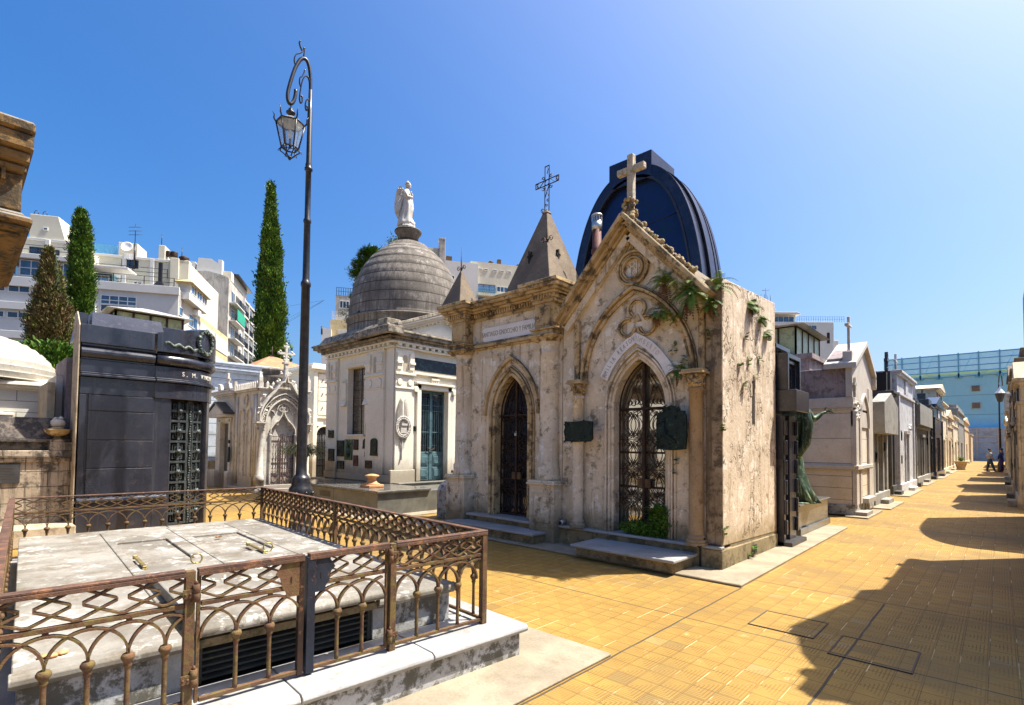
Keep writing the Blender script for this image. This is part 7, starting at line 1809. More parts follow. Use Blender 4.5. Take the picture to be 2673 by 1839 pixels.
for k in range(6): b.box(-8, 4, 108.1, 108.2, .4+k*.82, .55+k*.82)
for x in (-3.9, -2.6, -.2, .1, 2): b.box(x, x+.18, 108.05, 108.2, .2, 5.1)
obj('moulding', b, M['mtomb'], T)
T = thing('blue_screen_fence', 'tall see-through blue metal screen along the top of the end wall', 'screen fence', (-2, 110, 13.7))
xs = [-14.3+2.43*k for k in range(12)]
for k, x in enumerate(xs):
    b = B(); b.box(x-.09, x+.09, 109.7, 109.95, 13.2, 17.2); b.fr(x-.45, x+.45, 109.7, 109.95, 13.1, x-.1, x+.1, 109.7, 109.95, 13.9); obj('post', b, M['bluescr'], T)
b = B()
for z in (14.2, 15.1, 16.05, 17.0): b.box(-14.3, 12.6, 109.82, 109.92, z-.06, z+.06)
obj('rail', b, M['bluescr'], T)
b = B(); z = 14.25
while z < 17.05: b.box(-14.3, 12.6, 109.95, 109.98, z, z+.105); z += .145
obj('louvred_screen', b, M['bluescr2'], T)
b = B()
for k in range(0, 11, 2): b.tube([(xs[k]+.4, 111.5, 14), (xs[k]+1.6, 110.2, 16.8)], .05, 5)
obj('brace', b, M['bluescr'], T)

# ---- tombs added behind the viewer to reflect in the door glass and bounce light
def added_rear_tomb(x0, x1, y, h, mt, label, roof=.6):
    T = thing('added_rear_tomb', label, 'tomb', ((x0+x1)/2, y, 0), group='tombs added behind the viewer for reflections'); xc = (x0+x1)/2
    b = B(); b.box(x0, xc-.5, y-.2, y, 0, h); b.box(xc+.5, x1, y-.2, y, 0, h); b.box(xc-.5, xc+.5, y-.2, y, 2.4, h); b.box(x0, x1, y-4, y-.2, 0, h); obj('wall', b, mt, T, bevel=.01)
    b = B(); b.box(xc-.5, xc+.5, y-.19, y-.15, 0, 2.4); obj('door', b, M['iron'], T)
    b = B(); b.box(x0-.05, x1+.05, y-4, y+.12, h, h+.2); b.box(x0, x1, y, y+.08, 0, .4); b.box(x0, x0+.3, y, y+.08, .4, h); b.box(x1-.3, x1, y, y+.08, .4, h); b.prism([(x0, h+.2), (x1, h+.2), (xc, h+.2+roof)], y-4, y+.08); obj('moulding', b, mt, T, bevel=.01)
for a in ((-19.5, -16.2, -6.5, 4.2, M['white'], 'white gabled tomb added behind the viewer for reflections, first from the left'), (-16.0, -13.2, -6.5, 3.4, tan2, 'tan gabled tomb added behind the viewer for reflections, second from the left'), (-13.0, -10.0, -6.5, 4.6, M['white'], 'tall white gabled tomb added behind the viewer for reflections'), (-9.8, -6.6, -6.6, 3.6, cre, 'cream gabled tomb added behind the viewer for reflections'), (-6.4, -3.6, -6.5, 4.0, M['mtomb'], 'marble gabled tomb added behind the viewer for reflections')): added_rear_tomb(*a)
# ---- people
def person(label, loc, rz, shirt, trouser, pose, hairc, hat=None):
    T = thing('person', label, 'person', loc, rz); F = T.matrix_basis
    sk = plain('skin_tone', (.38, .22, .15), .6); P = lambda x, y, z: tuple(F @ Vector((x, y, z)))
    V = [(P(0, 0, .95), (.15, .11)), (P(0, 0, 1.15), (.14, .10)), (P(0, .0, 1.36), (.17, .11)), (P(0, 0, 1.46), (.08, .07)), (P(0, .01, 1.53), .052), (P(0, .02, 1.60), .085), (P(0, .03, 1.70), .088), (P(0, .02, 1.76), .05)]
    E_ = [(i, i+1) for i in range(7)]; legs = []
    for s in (-1, 1):
        i = len(V); k = pose['leg'][0 if s < 0 else 1]
        V += [(P(s*.10, 0, .88), .10), (P(s*.12+k[0]*.5, k[1]*.5, .50), .068), (P(s*.13+k[0], k[1], .09), .045), (P(s*.15+k[0], k[1]+.14, .04), .04)]
        E_ += [(0, i), (i, i+1), (i+1, i+2), (i+2, i+3)]
        j = len(V); a = pose['arm'][0 if s < 0 else 1]
        V += [(P(s*.20, 0, 1.40), .058)] + [(P(*q), r_) for q, r_ in zip(a, (.045, .034, .036))]
        E_ += [(2, j)] + [(j+q, j+q+1) for q in range(3)]
    skin('body', V, E_, sk, T, 2)
    b = B(F); b.lathe([(.155, .93), (.165, 1.0), (.16, 1.15), (.185, 1.33), (.17, 1.42), (.08, 1.49)], (0, 0, 0), 16, sy=.72)
    for s in (-1, 1):
        a = pose['arm'][0 if s < 0 else 1]; q = [Vector((s*.16, 0, 1.41)), Vector((s*.215, 0, 1.39)), Vector(a[0])]; 
        if pose['sleeve'] > 1: q.append(Vector(a[1]))
        else: q[-1] = q[1].lerp(q[2], .8)
        b.tube(q, [.07, .075, .062, .05][:len(q)], 10)
    obj('shirt', b, plain('shirt_cloth', shirt, .9), T)
    b = B(F)
    for s in (-1, 1):
        k = pose['leg'][0 if s < 0 else 1]; b.tube([(s*.08, 0, .98), (s*.10, 0, .85), (s*.12+k[0]*.5, k[1]*.5, .5), (s*.13+k[0], k[1], .08)], [.11, .115, .085, .065], 10)
    b.lathe([(.14, .82), (.165, .9), (.155, .99)], (0, 0, 0), 14, sy=.75)
    obj('trousers', b, plain('trouser_cloth', trouser, .9), T)
    b = B(F); b.ball((0, -.005, 1.70), .108, 12, 8, sx=.88, sz=.85)
    obj('hair', b, plain('hair', hairc, .8), T)
    if hat: b = B(F); b.ball((0, 0, 1.735), .118, 12, 8, sx=.92, sz=.7); b.box(-.08, .08, .06, .2, 1.71, 1.725); obj('cap', b, plain('cap_cloth', hat, .9), T)
    b = B(F)
    for s in (-1, 1): k = pose['leg'][0 if s < 0 else 1]; b.ball((s*.14+k[0], k[1]+.08, .045), .05, 8, 6, sx=.95, sy=2.6, sz=.9)
    obj('shoe', b, plain('shoe_leather', (.25, .25, .27) if not hat else (.03, .03, .04), .6), T)
    b = B(F)
    for s in (-1, 1):
        h = Vector(pose['arm'][0 if s < 0 else 1][2])
        for q in range(4): b.tube([h+Vector((-.03+.02*q, .0, -.02)), h+Vector((-.03+.02*q, .035, -.055)), h+Vector((-.03+.02*q, .055-.008*q, -.075))], [.011, .010, .008], 6)
        b.tube([h+Vector((-s*.04, .0, .01)), h+Vector((-s*.055, .03, -.02))], [.012, .009], 6)
    obj('fingers', b, sk, T)
    b = B(F); b.ball((0, .115, 1.655), .016, 6, 5, sz=1.5)
    for s in (-1, 1): b.ball((s*.085, .02, 1.66), .025, 6, 5, sx=.5, sz=1.3)
    obj('nose_and_ears', b, sk, T)
person('person in grey-blue short-sleeved shirt and jeans standing in the alley, hand on hip', (-.55, 54, 0), R(-70), (.28, .33, .42), (.03, .07, .14), dict(leg=((-.05, -.12), (.06, .22)), arm=(((-.40, -.05, 1.18), (-.24, .05, 1.02), (-.17, .10, 1.0)), ((.30, .02, 1.16), (.26, .12, .95), (.24, .18, .88))), sleeve=1), (.02, .015, .01))
person('person in dark blue work clothes and cap, one arm raised to the head', (.10, 54.3, 0), R(75), (.015, .045, .20), (.05, .04, .18), dict(leg=((-.05, 0), (.10, .05)), arm=(((-.34, .05, 1.22), (-.30, .10, .98), (-.27, .14, .90)), ((.44, .05, 1.52), (.30, .10, 1.72), (.16, .12, 1.74))), sleeve=2), (.02, .015, .01), hat=(.03, .04, .12))
# ================================================================ apartment blocks beyond the cemetery
EM = Matrix(((.515, -.857, 0, 0), (.857, .515, 0, 0), (0, 0, 1, 0), (0, 0, 0, 1)))   # local x = b, local y = a
def at_e(bb, a, z=0): return EM @ Vector((bb, a, z))
def win(T, MM, b0, b1, z0, z1, a, nm=2, glassm=None, frame=None, side=False, d=.06, hb=0):
    """window on the plane a (front) or on the plane b=a (side)"""
    f = B(MM); g = B(MM); t = .07
    def bx(q, u0, u1, w0, w1, e0, e1):
        if side: q.box(a-e0, a+e1, u0, u1, w0, w1)
        else: q.box(u0, u1, a-e1, a+e0, w0, w1)
    bx(f, b0, b1, z0, z0+t, 0, d); bx(f, b0, b1, z1-t, z1, 0, d); bx(f, b0, b0+t, z0+t, z1-t, 0, d); bx(f, b1-t, b1, z0+t, z1-t, 0, d)
    for k in range(1, nm): x = b0+(b1-b0)*k/nm; bx(f, x-t/2, x+t/2, z0+t, z1-t, 0, d)
    if hb: bx(f, b0, b1, z0+(z1-z0)*hb-t/2, z0+(z1-z0)*hb+t/2, 0, d*.9)
    o = obj('window', f, frame or M['acw'], T); bx(g, b0+t, b1-t, z0+t, z1-t, .02, .02); obj('pane', g, glassm or M['glassbl'], o)
def railing(T, MM, b0, b1, z, a, h=.95, side=False, n=0, mat=None):
    q = B(MM)
    def bx(u0, u1, w0, w1, d=.02):
        if side: q.box(a-d, a+d, u0, u1, w0, w1)
        else: q.box(u0, u1, a-d, a+d, w0, w1)
    bx(b0, b1, z+h-.04, z+h); bx(b0, b1, z+h*.5-.02, z+h*.5+.02)
    n = n or max(2, int(abs(b1-b0)/2.4))
    for k in range(n+1): u = b0+(b1-b0)*k/n; bx(u-.03, u+.03, z, z+h, .03)
    obj('railing', q, mat or M['iron'], T)
T = thing('terraced_apartment_block', 'cream and white terraced apartment block with penthouse behind the cypress trees', 'apartment block', at_e(-25, 62))
def fb(*args): q = B(EM); q.box(*args); return q
q = B(EM)
q.box(-46, -26.2, 60, 74, 0, 19.2); q.box(-46, -26.9, 60.6, 74, 19.2, 21.1); q.box(-26.2, -18.0, 62.4, 74, 0, 20.7)
q.hexa(((-31.3, 60.8, 21.1), (-28.3, 60.8, 21.1), (-28.0, 64, 21.1), (-31.3, 64, 21.1)), ((-31.3, 60.8, 23.6), (-29.0, 60.8, 23.6), (-28.2, 64, 22.9), (-31.3, 64, 23.6)))
q.box(-24.6, -22.9, 62.6, 65, 20.7, 22.3)
q.box(-19.7, -18.9, 62.0, 63, 17, 21.0); q.box(-18.9, -18.0, 62.2, 63, 17, 20.9); q.box(-20.9, -20.3, 62.3, 64, 20.5, 22.3)
obj('upper_wall', q, M['apt'], T, bevel=.03)
q = B(EM); q.box(-26.2, -17.9, 59, 62.4, 0, 16.95); q.box(-46, -26.2, 59.6, 60, 0, 18.0); obj('lower_wall', q, M['aptw'], T, bevel=.03)
q = B(EM)
q.box(-46, -26.4, 59.2, 60.2, 18.80, 19.25); q.box(-46, -26.2, 59.3, 60, 16.1, 17.0); q.box(-46, -26.2, 59.3, 60, 13.9, 14.6); q.box(-46, -26.2, 59.4, 60, 11.2, 11.9); q.box(-26.4, -17.8, 58.8, 59, 16.3, 17.1); q.box(-26.2, -22.3, 58.9, 61, 18.45, 18.65)
q.box(-26.9, -18, 62.2, 62.4, 20.55, 20.8); q.box(-46, -26.7, 60.5, 60.6, 20.95, 21.2); q.box(-26.2, -17.9, 58.9, 59, 13.0, 13.2)
for x in (-23.9, -21.4, -29.6): q.box(x-.18, x+.18, 60.35 if x < -26 else 62.15, 62.4, 17.1 if x > -26 else 19.3, 20.7 if x > -26 else 21.1)
obj('band', q, M['aptw'], T, bevel=.02)
win(T, EM, -31.1, -29.8, 19.3, 20.3, 60.6, 2, M['glassdk'], M['iron']); win(T, EM, -29.3, -28.7, 19.3, 20.2, 60.6, 1, M['glassdk'], M['iron'])
win(T, EM, -30.2, -29.8, 22.1, 22.4, 60.8, 1, M['glassbl'])
win(T, EM, -36, -31.5, 17.2, 18.7, 59.6, 4, M['glassdk'], M['bluescr2'], hb=.5); win(T, EM, -31.3, -28.6, 17.2, 18.7, 59.6, 3, M['glassbl'], M['aptw'], hb=.5); win(T, EM, -28.5, -27.2, 17.2, 18.7, 59.6, 2, M['glassbl'], M['aptw'])
for z in (15.55, 13.1, 10.4):
    for x0, x1 in ((-38, -33.6), (-33.4, -32.3), (-32.1, -30.4), (-29.4, -27.6)): win(T, EM, x0, x1, z, z+.62, 59.6, 2, M['glassdk'], M['acw'])
win(T, EM, -24.2, -22.7, 19.6, 20.45, 62.4, 2, M['glassdk'], M['iron']); win(T, EM, -23.1, -22.3, 17.55, 18.25, 62.4, 2, M['glassdk'])
win(T, EM, -26.0, -24.6, 17.45, 18.2, 60.9, 2, M['glassbr'])
q = B(EM); q.box(-26.2, -24.4, 60.9, 62.4, 17.0, 18.4); obj('glazed_balcony_room', q, M['bluedoor'], T)
win(T, EM, -24.5, -21.5, 14.9, 15.8, 59, 4, M['glassbl'], M['acw'], hb=.45); win(T, EM, -24.5, -21.5, 13.9, 14.88, 59, 2, M['glassdk'], M['acw']); win(T, EM, -25.7, -25.1, 14.8, 15.6, 59, 1, M['glassbl'])
railing(T, EM, -46, -27, 19.25, 59.4, .9, n=9); railing(T, EM, -26.2, -18.4, 17.1, 59.2, .95); railing(T, EM, -26.2, -19.9, 18.75, 62.0, .95)
railing(T, EM, -27, -24.9, 20.8, 63, 1.2, n=18, mat=M['bluescr'])
q = B(EM); q.box(-20.55, -20.25, 61.4, 61.7, 17.9, 20.2); q.fr(-21.2, -19.9, 61, 61.9, 17.2, -20.6, -20.2, 61.3, 61.8, 18.2); obj('barbecue_chimney', q, M['iron'], T)
for (x, z) in ((-23.5, 20.75), (-24.6, 18.4), (-27.0, 20.0), (-25.2, 14.3)):
    q = B(EM); a_ = 62.1 if z > 18 else 58.7; q.box(x-.42, x+.42, a_, a_+.3, z-.3, z+.3); q.box(x-.35, x+.10, a_-.02, a_, z-.22, z+.22); obj('air_conditioner', q, M['acw'], T)
q = B(EM)
for x, z0, z1 in ((-23.0, 19.5, 22.2), (-23.0, 22.2, 24.2), (-20.6, 22.3, 23.4), (-26.9, 21, 22.0), (-18.7, 20.9, 22.2)): q.tube([tuple((x, 62.2, z0)), (x, 62.2, z1)], .09 if z0 < 20 else .035, 5)
for z in (23.0, 23.4, 23.8): q.tube([(-23.6, 62.2, z), (-22.4, 62.2, z+.15)], .025, 4)
for x in (-30.9, -30.2): q.tube([(x+.18*math.cos(R(k_)), 61, 23.6+.45*math.sin(R(k_))) for k_ in range(0, 181, 30)], .03, 4)
obj('antenna', q, M['iron'], T)
q = B(EM)
for x in (-20.1, -19.6): q.lathe([(.33, 0), (.36, .1), (.33, .2), (.36, .3), (.33, .4), (.36, .5), (.2, .6)], (x, 62.8, 21.3), 10)
q.lathe([(.45, 0), (.5, .12), (.45, .24), (.5, .36), (.3, .5)], (-18.6, 62.6, 20.9), 10); q.box(-19.9, -18.8, 62.3, 63, 20.95, 21.1)
obj('roof_cowl', q, M['rustdk'], T)
q = B(EM); q.lathe([(.02, 0), (.35, .05), (.55, .18)], (0, 0, 0), 16); d_ = B(EM @ Matrix.Translation((-23.6, 62.0, 21.6)) @ Matrix.Rotation(R(75), 4, 'X')); d_.lathe([(.03, 0), (.35, .05), (.55, .18), (.50, .17), (.3, .09), (.02, .05)], (0, 0, 0), 18); obj('satellite_dish', d_, M['acw'], T)
# street side of the same block
T = thing('bay_windowed_block', 'white block end with yellow-roofed glazed bay beside the terraced apartments', 'apartment block', at_e(-18, 62))
q = B(EM); q.box(-19.5, -17.9, 59.05, 66, 0, 16.95); obj('wall', q, M['aptw'], T)
q = B(EM); q.box(-18.4, -17.2, 59.8, 66.3, 16.2, 16.9); q.box(-18.4, -17.25, 60.3, 66.2, 16.9, 17.95); obj('bay', q, M['aptw'], T)
q = B(EM); q.hexa(((-18.6, 59.6, 17.95), (-16.9, 59.6, 17.95), (-16.9, 66.7, 17.95), (-18.6, 66.7, 17.95)), ((-18.6, 59.6, 18.1), (-17.3, 59.8, 18.25), (-17.3, 66.4, 18.25), (-18.6, 66.7, 18.3))); obj('bay_roof', q, M['apty'], T)
for a0 in (60.5, 62.4, 64.3): win(T, EM, a0, a0+1.7, 17.0, 17.9, -17.25, 2, M['glassbl'], side=True)
win(T, EM, 59.2, 60.3, 14.4, 15.3, -17.9, 1, side=True); win(T, EM, 62.2, 65.2, 14.0, 15.3, -17.9, 2, side=True)
q = B(EM); q.box(-17.9, -17.3, 63.4, 64.4, 15.4, 16.0); obj('air_conditioner', q, M['acw'], T)
T = thing('yellow_shuttered_block', 'low yellow block with long rows of white shutters', 'building', at_e(-18, 72))
q = B(EM); q.box(-24, -17.95, 66, 79.2, 0, 16.0); obj('wall', q, M['apty'], T)
for a0 in (66.3, 72.8):
    for z0 in (13.4, 10.6, 7.8):
        q = B(EM)
        for k in range(14): q.box(-17.95, -17.88, a0, a0+6.0, z0+k*.14, z0+k*.14+.115)
        obj('shutter', q, M['aptw'], T)
T = thing('concrete_apartment_tower', 'apartment tower with blank stained concrete wall and balconied windowed side', 'apartment tower', at_e(-20, 82))
q = B(EM); q.prism([(-24.3, 0), (-18.55, 0), (-18.55, 24.9), (-19.3, 25.3), (-21.5, 25.7), (-24.3, 25.3)], 81.5, 92, 'y'); obj('blank_wall', q, M['conc2'], T)
q = B(EM); q.box(-24.6, -23, 82, 90, 25, 27.0); q.prism([(-22.9, 25.3), (-20.1, 25.3), (-20.1, 27.0), (-20.9, 27.6), (-22.6, 27.6)], 82, 86, 'y'); q.box(-20.1, -19.6, 82, 83, 25.3, 27.6); obj('roof_room', q, M['aptw'], T)
q = B(EM); q.box(-24.0, -18.6, 92, 104, 0, 24.7); q.box(-21, -18.5, 82.5, 93, 24.9, 26.2); obj('street_wall', q, M['apt'], T)
q = B(EM); q.hexa(((-21, 84, 26.2), (-17.8, 84, 26.2), (-17.8, 94, 26.2), (-21, 94, 26.2)), ((-21, 84, 26.4), (-17.8, 84, 26.3), (-17.8, 94, 26.3), (-21, 94, 26.5))); obj('roof_canopy', q, M['iron'], T)
win(T, EM, -22.3, -21.6, 22.75, 23.1, 81.5, 2)
for k in range(6):
    z = 23.4-2.55*k
    q = B(EM); q.box(-18.55, -17.6, 82, 88, z-1.9, z-1.75); obj('balcony', q, M['aptw'], T)
    railing(T, EM, 82, 88, z-1.75, -17.65, .95, side=True, n=14)
    win(T, EM, 83, 85, z-1.6, z+.2, -18.53, 2, M['glassdk'], side=True); win(T, EM, 88.6, 89.8, z-1.0, z+.4, -18.53, 1, M['glassdk'], side=True)
    q = B(EM); q.box(-18.55, -18.2, 90.0, 90.9, z-1.0, z-.4); obj('air_conditioner', q, M['acw'], T)
q = B(EM); q.box(-17.7, -17.62, 83, 88, 19.3, 20.9); obj('green_awning', q, M['grn'], T)
for k in range(5):
    z = 22.2-2.55*k
    for a0 in (91.3, 95, 98.6): win(T, EM, a0, a0+3.0, z, z+1.8, -18.58, 3, M['glassdk'], M['acw'], side=True); railing(T, EM, a0, a0+3, z-.1, -18.4, .9, side=True, n=8)
q = B(EM)
for a0 in (91.0, 94.6, 98.3, 101.9): q.box(-18.6, -18.3, a0-.15, a0+.15, 8, 24.7)
for k in range(6): q.box(-18.6, -18.35, 91, 102, 24.3-2.55*k, 24.55-2.55*k)
obj('facade_grid', q, M['aptw'], T)
# ---- blocks seen around the dome
T = thing('small_grey_block', 'narrow grey and yellow rooftop block with balconies, just left of the dome', 'building', at_e(-3, 70))
q = B(EM); q.box(-3.6, 2, 70, 78, 0, 20.7); obj('grey_wall', q, M['conc2'], T)
q = B(EM); q.box(-4.1, 2, 68.8, 78, 0, 17.2); q.box(-1.6, 2, 69.2, 76, 17, 19.4); obj('yellow_wall', q, M['apty'], T)
q = B(EM); q.box(-5.0, -3.9, 67.6, 70, 0, 15.8); obj('white_bay', q, M['aptw'], T)
q = B(EM); q.tube([(-5.0, 67.6, 15), (-5, 67.6, 16)], .1, 4); obj('post', q, M['iron'], T)
win(T, EM, -3.1, -1.9, 19.0, 20.0, 70, 3, M['glassdk']); railing(T, EM, -3.9, -1.6, 17.2, 68.9, 1.1, n=14, mat=M['acw']); railing(T, EM, -3.5, 1, 20.7, 70, 1.0, n=16)
q = B(EM); 
for k in range(8): q.box(-3.2+.16*k, -3.1+.16*k, 68.75, 68.8, 15.5, 16.0)
obj('vent_grille', q, M['acw'], T)
q = B(EM); q.tube([(-1.4, 70, 20.7), (-1.4, 70, 23.8)], [.08, .02], 5); obj('mast', q, M['acw'], T)
T = thing('cream_block', 'cream and white apartment block with brick chimney between dome and pyramid', 'apartment block', at_e(14, 70))
q = B(EM); q.box(3, 10.3, 71, 82, 0, 28.6); obj('rear_wall', q, M['apt'], T)
q = B(EM); q.box(9.6, 10.4, 70, 71, 0, 29.5); q.box(9.55, 10.45, 69.95, 71.05, 29.5, 29.7); obj('chimney', q, M['conc2'], T, bevel=.02)
q = B(EM); q.box(10.4, 15.0, 70, 80, 0, 26.7); obj('white_wall', q, M['aptw'], T)
q = B(EM); q.box(14.0, 27, 70.3, 80, 0, 27.1); obj('cream_wall', q, M['apt'], T)
q = B(EM); q.box(18.0, 18.5, 71, 71.5, 27.1, 28.0); q.box(20.9, 21.4, 71, 71.5, 27.1, 27.6); q.lathe([(.3, 0), (.3, .3), (.4, .3), (.1, .6)], (17, 71, 27.1), 6); q.box(10.6, 11.4, 70.5, 71, 26.7, 27.5); obj('roof_vent', q, M['rust'], T)
win(T, EM, 10.9, 11.7, 24.1, 24.7, 70, 2, M['glassdk'])
for x in (15.0, 15.8, 17.1, 18.1, 19.2, 20.9, 22.3, 24): win(T, EM, x, x+.65, 25.95, 26.2, 70.3, 1, M['glassdk'])
win(T, EM, 15.0, 17.5, 22.9, 24.0, 70.3, 3, M['glassbr'], M['rust']); win(T, EM, 17.7, 19.3, 23.1, 23.9, 70.3, 3, M['glassbl'], M['acw']); win(T, EM, 15.0, 17.5, 21.2, 22.2, 70.3, 3, M['glassbl'], M['bluescr'])
q = B(EM); q.box(14.9, 17.6, 69.8, 70.3, 22.3, 22.5); q.box(17.6, 21, 69.6, 70.3, 21.6, 22.6); obj('balcony', q, M['apt'], T)
railing(T, EM, 15, 17.5, 22.5, 69.85, .9, n=10, mat=M['bluescr'])
# ---- white modern block, right
BM = Matrix.Rotation(R(-10), 4, 'Z')
RM = EM @ Matrix.Translation((86, 90, 0)) @ Matrix.Rotation(R(-17), 4, 'Z')
T = thing('white_modern_block', 'white modern apartment block with blue ribbon windows on the right skyline', 'apartment block', RM @ Vector((0, 0, 0)))
q = B(RM); q.box(-14, 10.2, 0, 12, 0, 28.5); q.box(-14, 3.0, 1.5, 12, 28.5, 30.2); q.hexa(((-14, 0, 30.2), (3.6, 0, 30.2), (3.6, 12, 30.2), (-14, 12, 30.2)), ((-14, 0, 30.6), (2.6, 0, 30.6), (2.6, 12, 30.6), (-14, 12, 30.6))); q.box(10.2, 13, 3, 12, 0, 25.2); q.box(-4, -.5, 3, 6, 30.5, 32); obj('wall', q, M['aptw'], T, bevel=.05)
for z in (26.8, 23.7, 20.8):
    for x0, x1 in ((-3.5, -1.5), (-.9, .6), (1.2, 2.8), (3.3, 6.6)) if z > 26 else ((-6, -1.2), (-1.0, 1.6), (1.8, 6.6)): win(T, RM, x0, x1, z, z+.95, 0, max(2, int((x1-x0)/.9)), M['glassbl'], M['acw'])
win(T, RM, -3, 2.6, 28.7, 30.0, 1.5, 5, M['glassbl']); win(T, RM, 8.6, 9.4, 23.8, 26.3, 0, 1, M['rustdk'])
railing(T, RM, 2.6, 12.5, 28.5, .2, 1.2, n=20, mat=M['bluescr'])
q = B(RM)
for x in (-3.2, -2.5, -1.9, -1.2): q.tube([(x, 4, 32), (x, 4, 35.5)], .06, 4)
q.tube([(-2.2, 4, 32), (-2.2, 4, 37)], .05, 4); q.tube([(-3, 4, 36.4), (-1.4, 4, 36.5)], .05, 4)
obj('antenna', q, M['iron'], T)
# ---- glazed roof lanterns on tombs
def glazed(T_, x0, x1, y0, y1, z0, z1, zr, over=.18, gm_=None):
    b = B(); n = 4
    for k in range(n+1):
        x = x0+(x1-x0)*k/n; y = y0+(y1-y0)*k/n
        for (px_, py_) in ((x, y0), (x1, y), (x0, y)): b.box(px_-.025, px_+.025, py_-.025, py_+.025, z0, z1)
    b.box(x0-.03, x1+.03, y0-.03, y1+.03, z1, z1+.04); b.box(x0-.03, x1+.03, y0-.03, y1+.03, z0-.04, z0+.02)
    obj('lantern_frame', b, M['rustdk'], T_)
    b = B(); b.box(x0, x1, y0, y1, z0, z1); obj('lantern_glass', b, gm_ or stone('greenish_dirty_glass', (.42, .46, .26), (.33, .36, .20), stain=(.16, .16, .07), sc_=3, rough=.3), T_)
    b = B(); cx, cy = (x0+x1)/2, (y0+y1)/2; b.fr(x0-over, x1+over, y0-over, y1+over, z1+.04, cx-.25*(x1-x0), cx+.25*(x1-x0), cy-.1, cy+.1, zr); obj('lantern_roof', b, stone('frosted_roof_glass', (.55, .56, .55), (.42, .43, .42), stain=(.2, .18, .1), sc_=4, rough=.3), T_)
T = thing('glass_lantern_tomb', 'tomb with glazed pavilion roof lantern rising behind the black granite tomb', 'tomb', (-17.5, 3.6, 0))
b = B(); b.box(-20, -16.8, 2.6, 4.7, 0, 4.75); obj('wall', b, M['beige'], T); glazed(T, -18.6, -17.0, 2.85, 4.4, 4.75, 5.1, 5.36, .22)
T = thing('green_lantern_tomb', 'tomb with green glazed roof lantern, between the statue and the marble cross tomb', 'tomb', (-9, 20, 0))
b = B(); b.box(-11, -4.2, 17.8, 22, 0, 4.55); b.box(-11, -4.1, 17.7, 22.1, 4.4, 4.55); obj('wall', b, M['purple'], T); glazed(T, -6.6, -4.6, 17.9, 20.8, 4.55, 5.45, 5.85, .3)
fern('roof_weed', (-5.2, 17.8, 4.6), 'wild green plant on the roof by the green glazed lantern', 16, .45, seed=61, mat=M['weed'], cat='weed', group='plants on the tomb roofs')
fern('roof_weed', (-3.9, 22.7, 3.8), 'dry brown grass sprouting beside the black vaulted roof', 16, .5, seed=62, mat=M['ferndry'], cat='weed', group='plants on the tomb roofs')
# ---- overhead wires
def wire(name, pts, lab, r=.02): b = B(); b.tube(pts, r, 4, cap=False); tag(obj(name, b, M['iron']), lab, 'cable', None, 'cables over the roofs')
pA = at_e(-4.9, 69, 19.6); 
for k, (zz_, lab) in enumerate(((22.5, 'highest of the cables fanning from the small grey block'), (18.6, 'second cable of the fan, running left'), (17.1, 'third cable of the fan, running left'), (15.9, 'lowest cable of the fan, dropping left'))):
    e = at_e(-15.5-.8*k, 84, zz_-.5); m_ = (pA+e)/2-Vector((0, 0, .5)); wire('overhead_cable', [pA, m_, e], lab, .012)
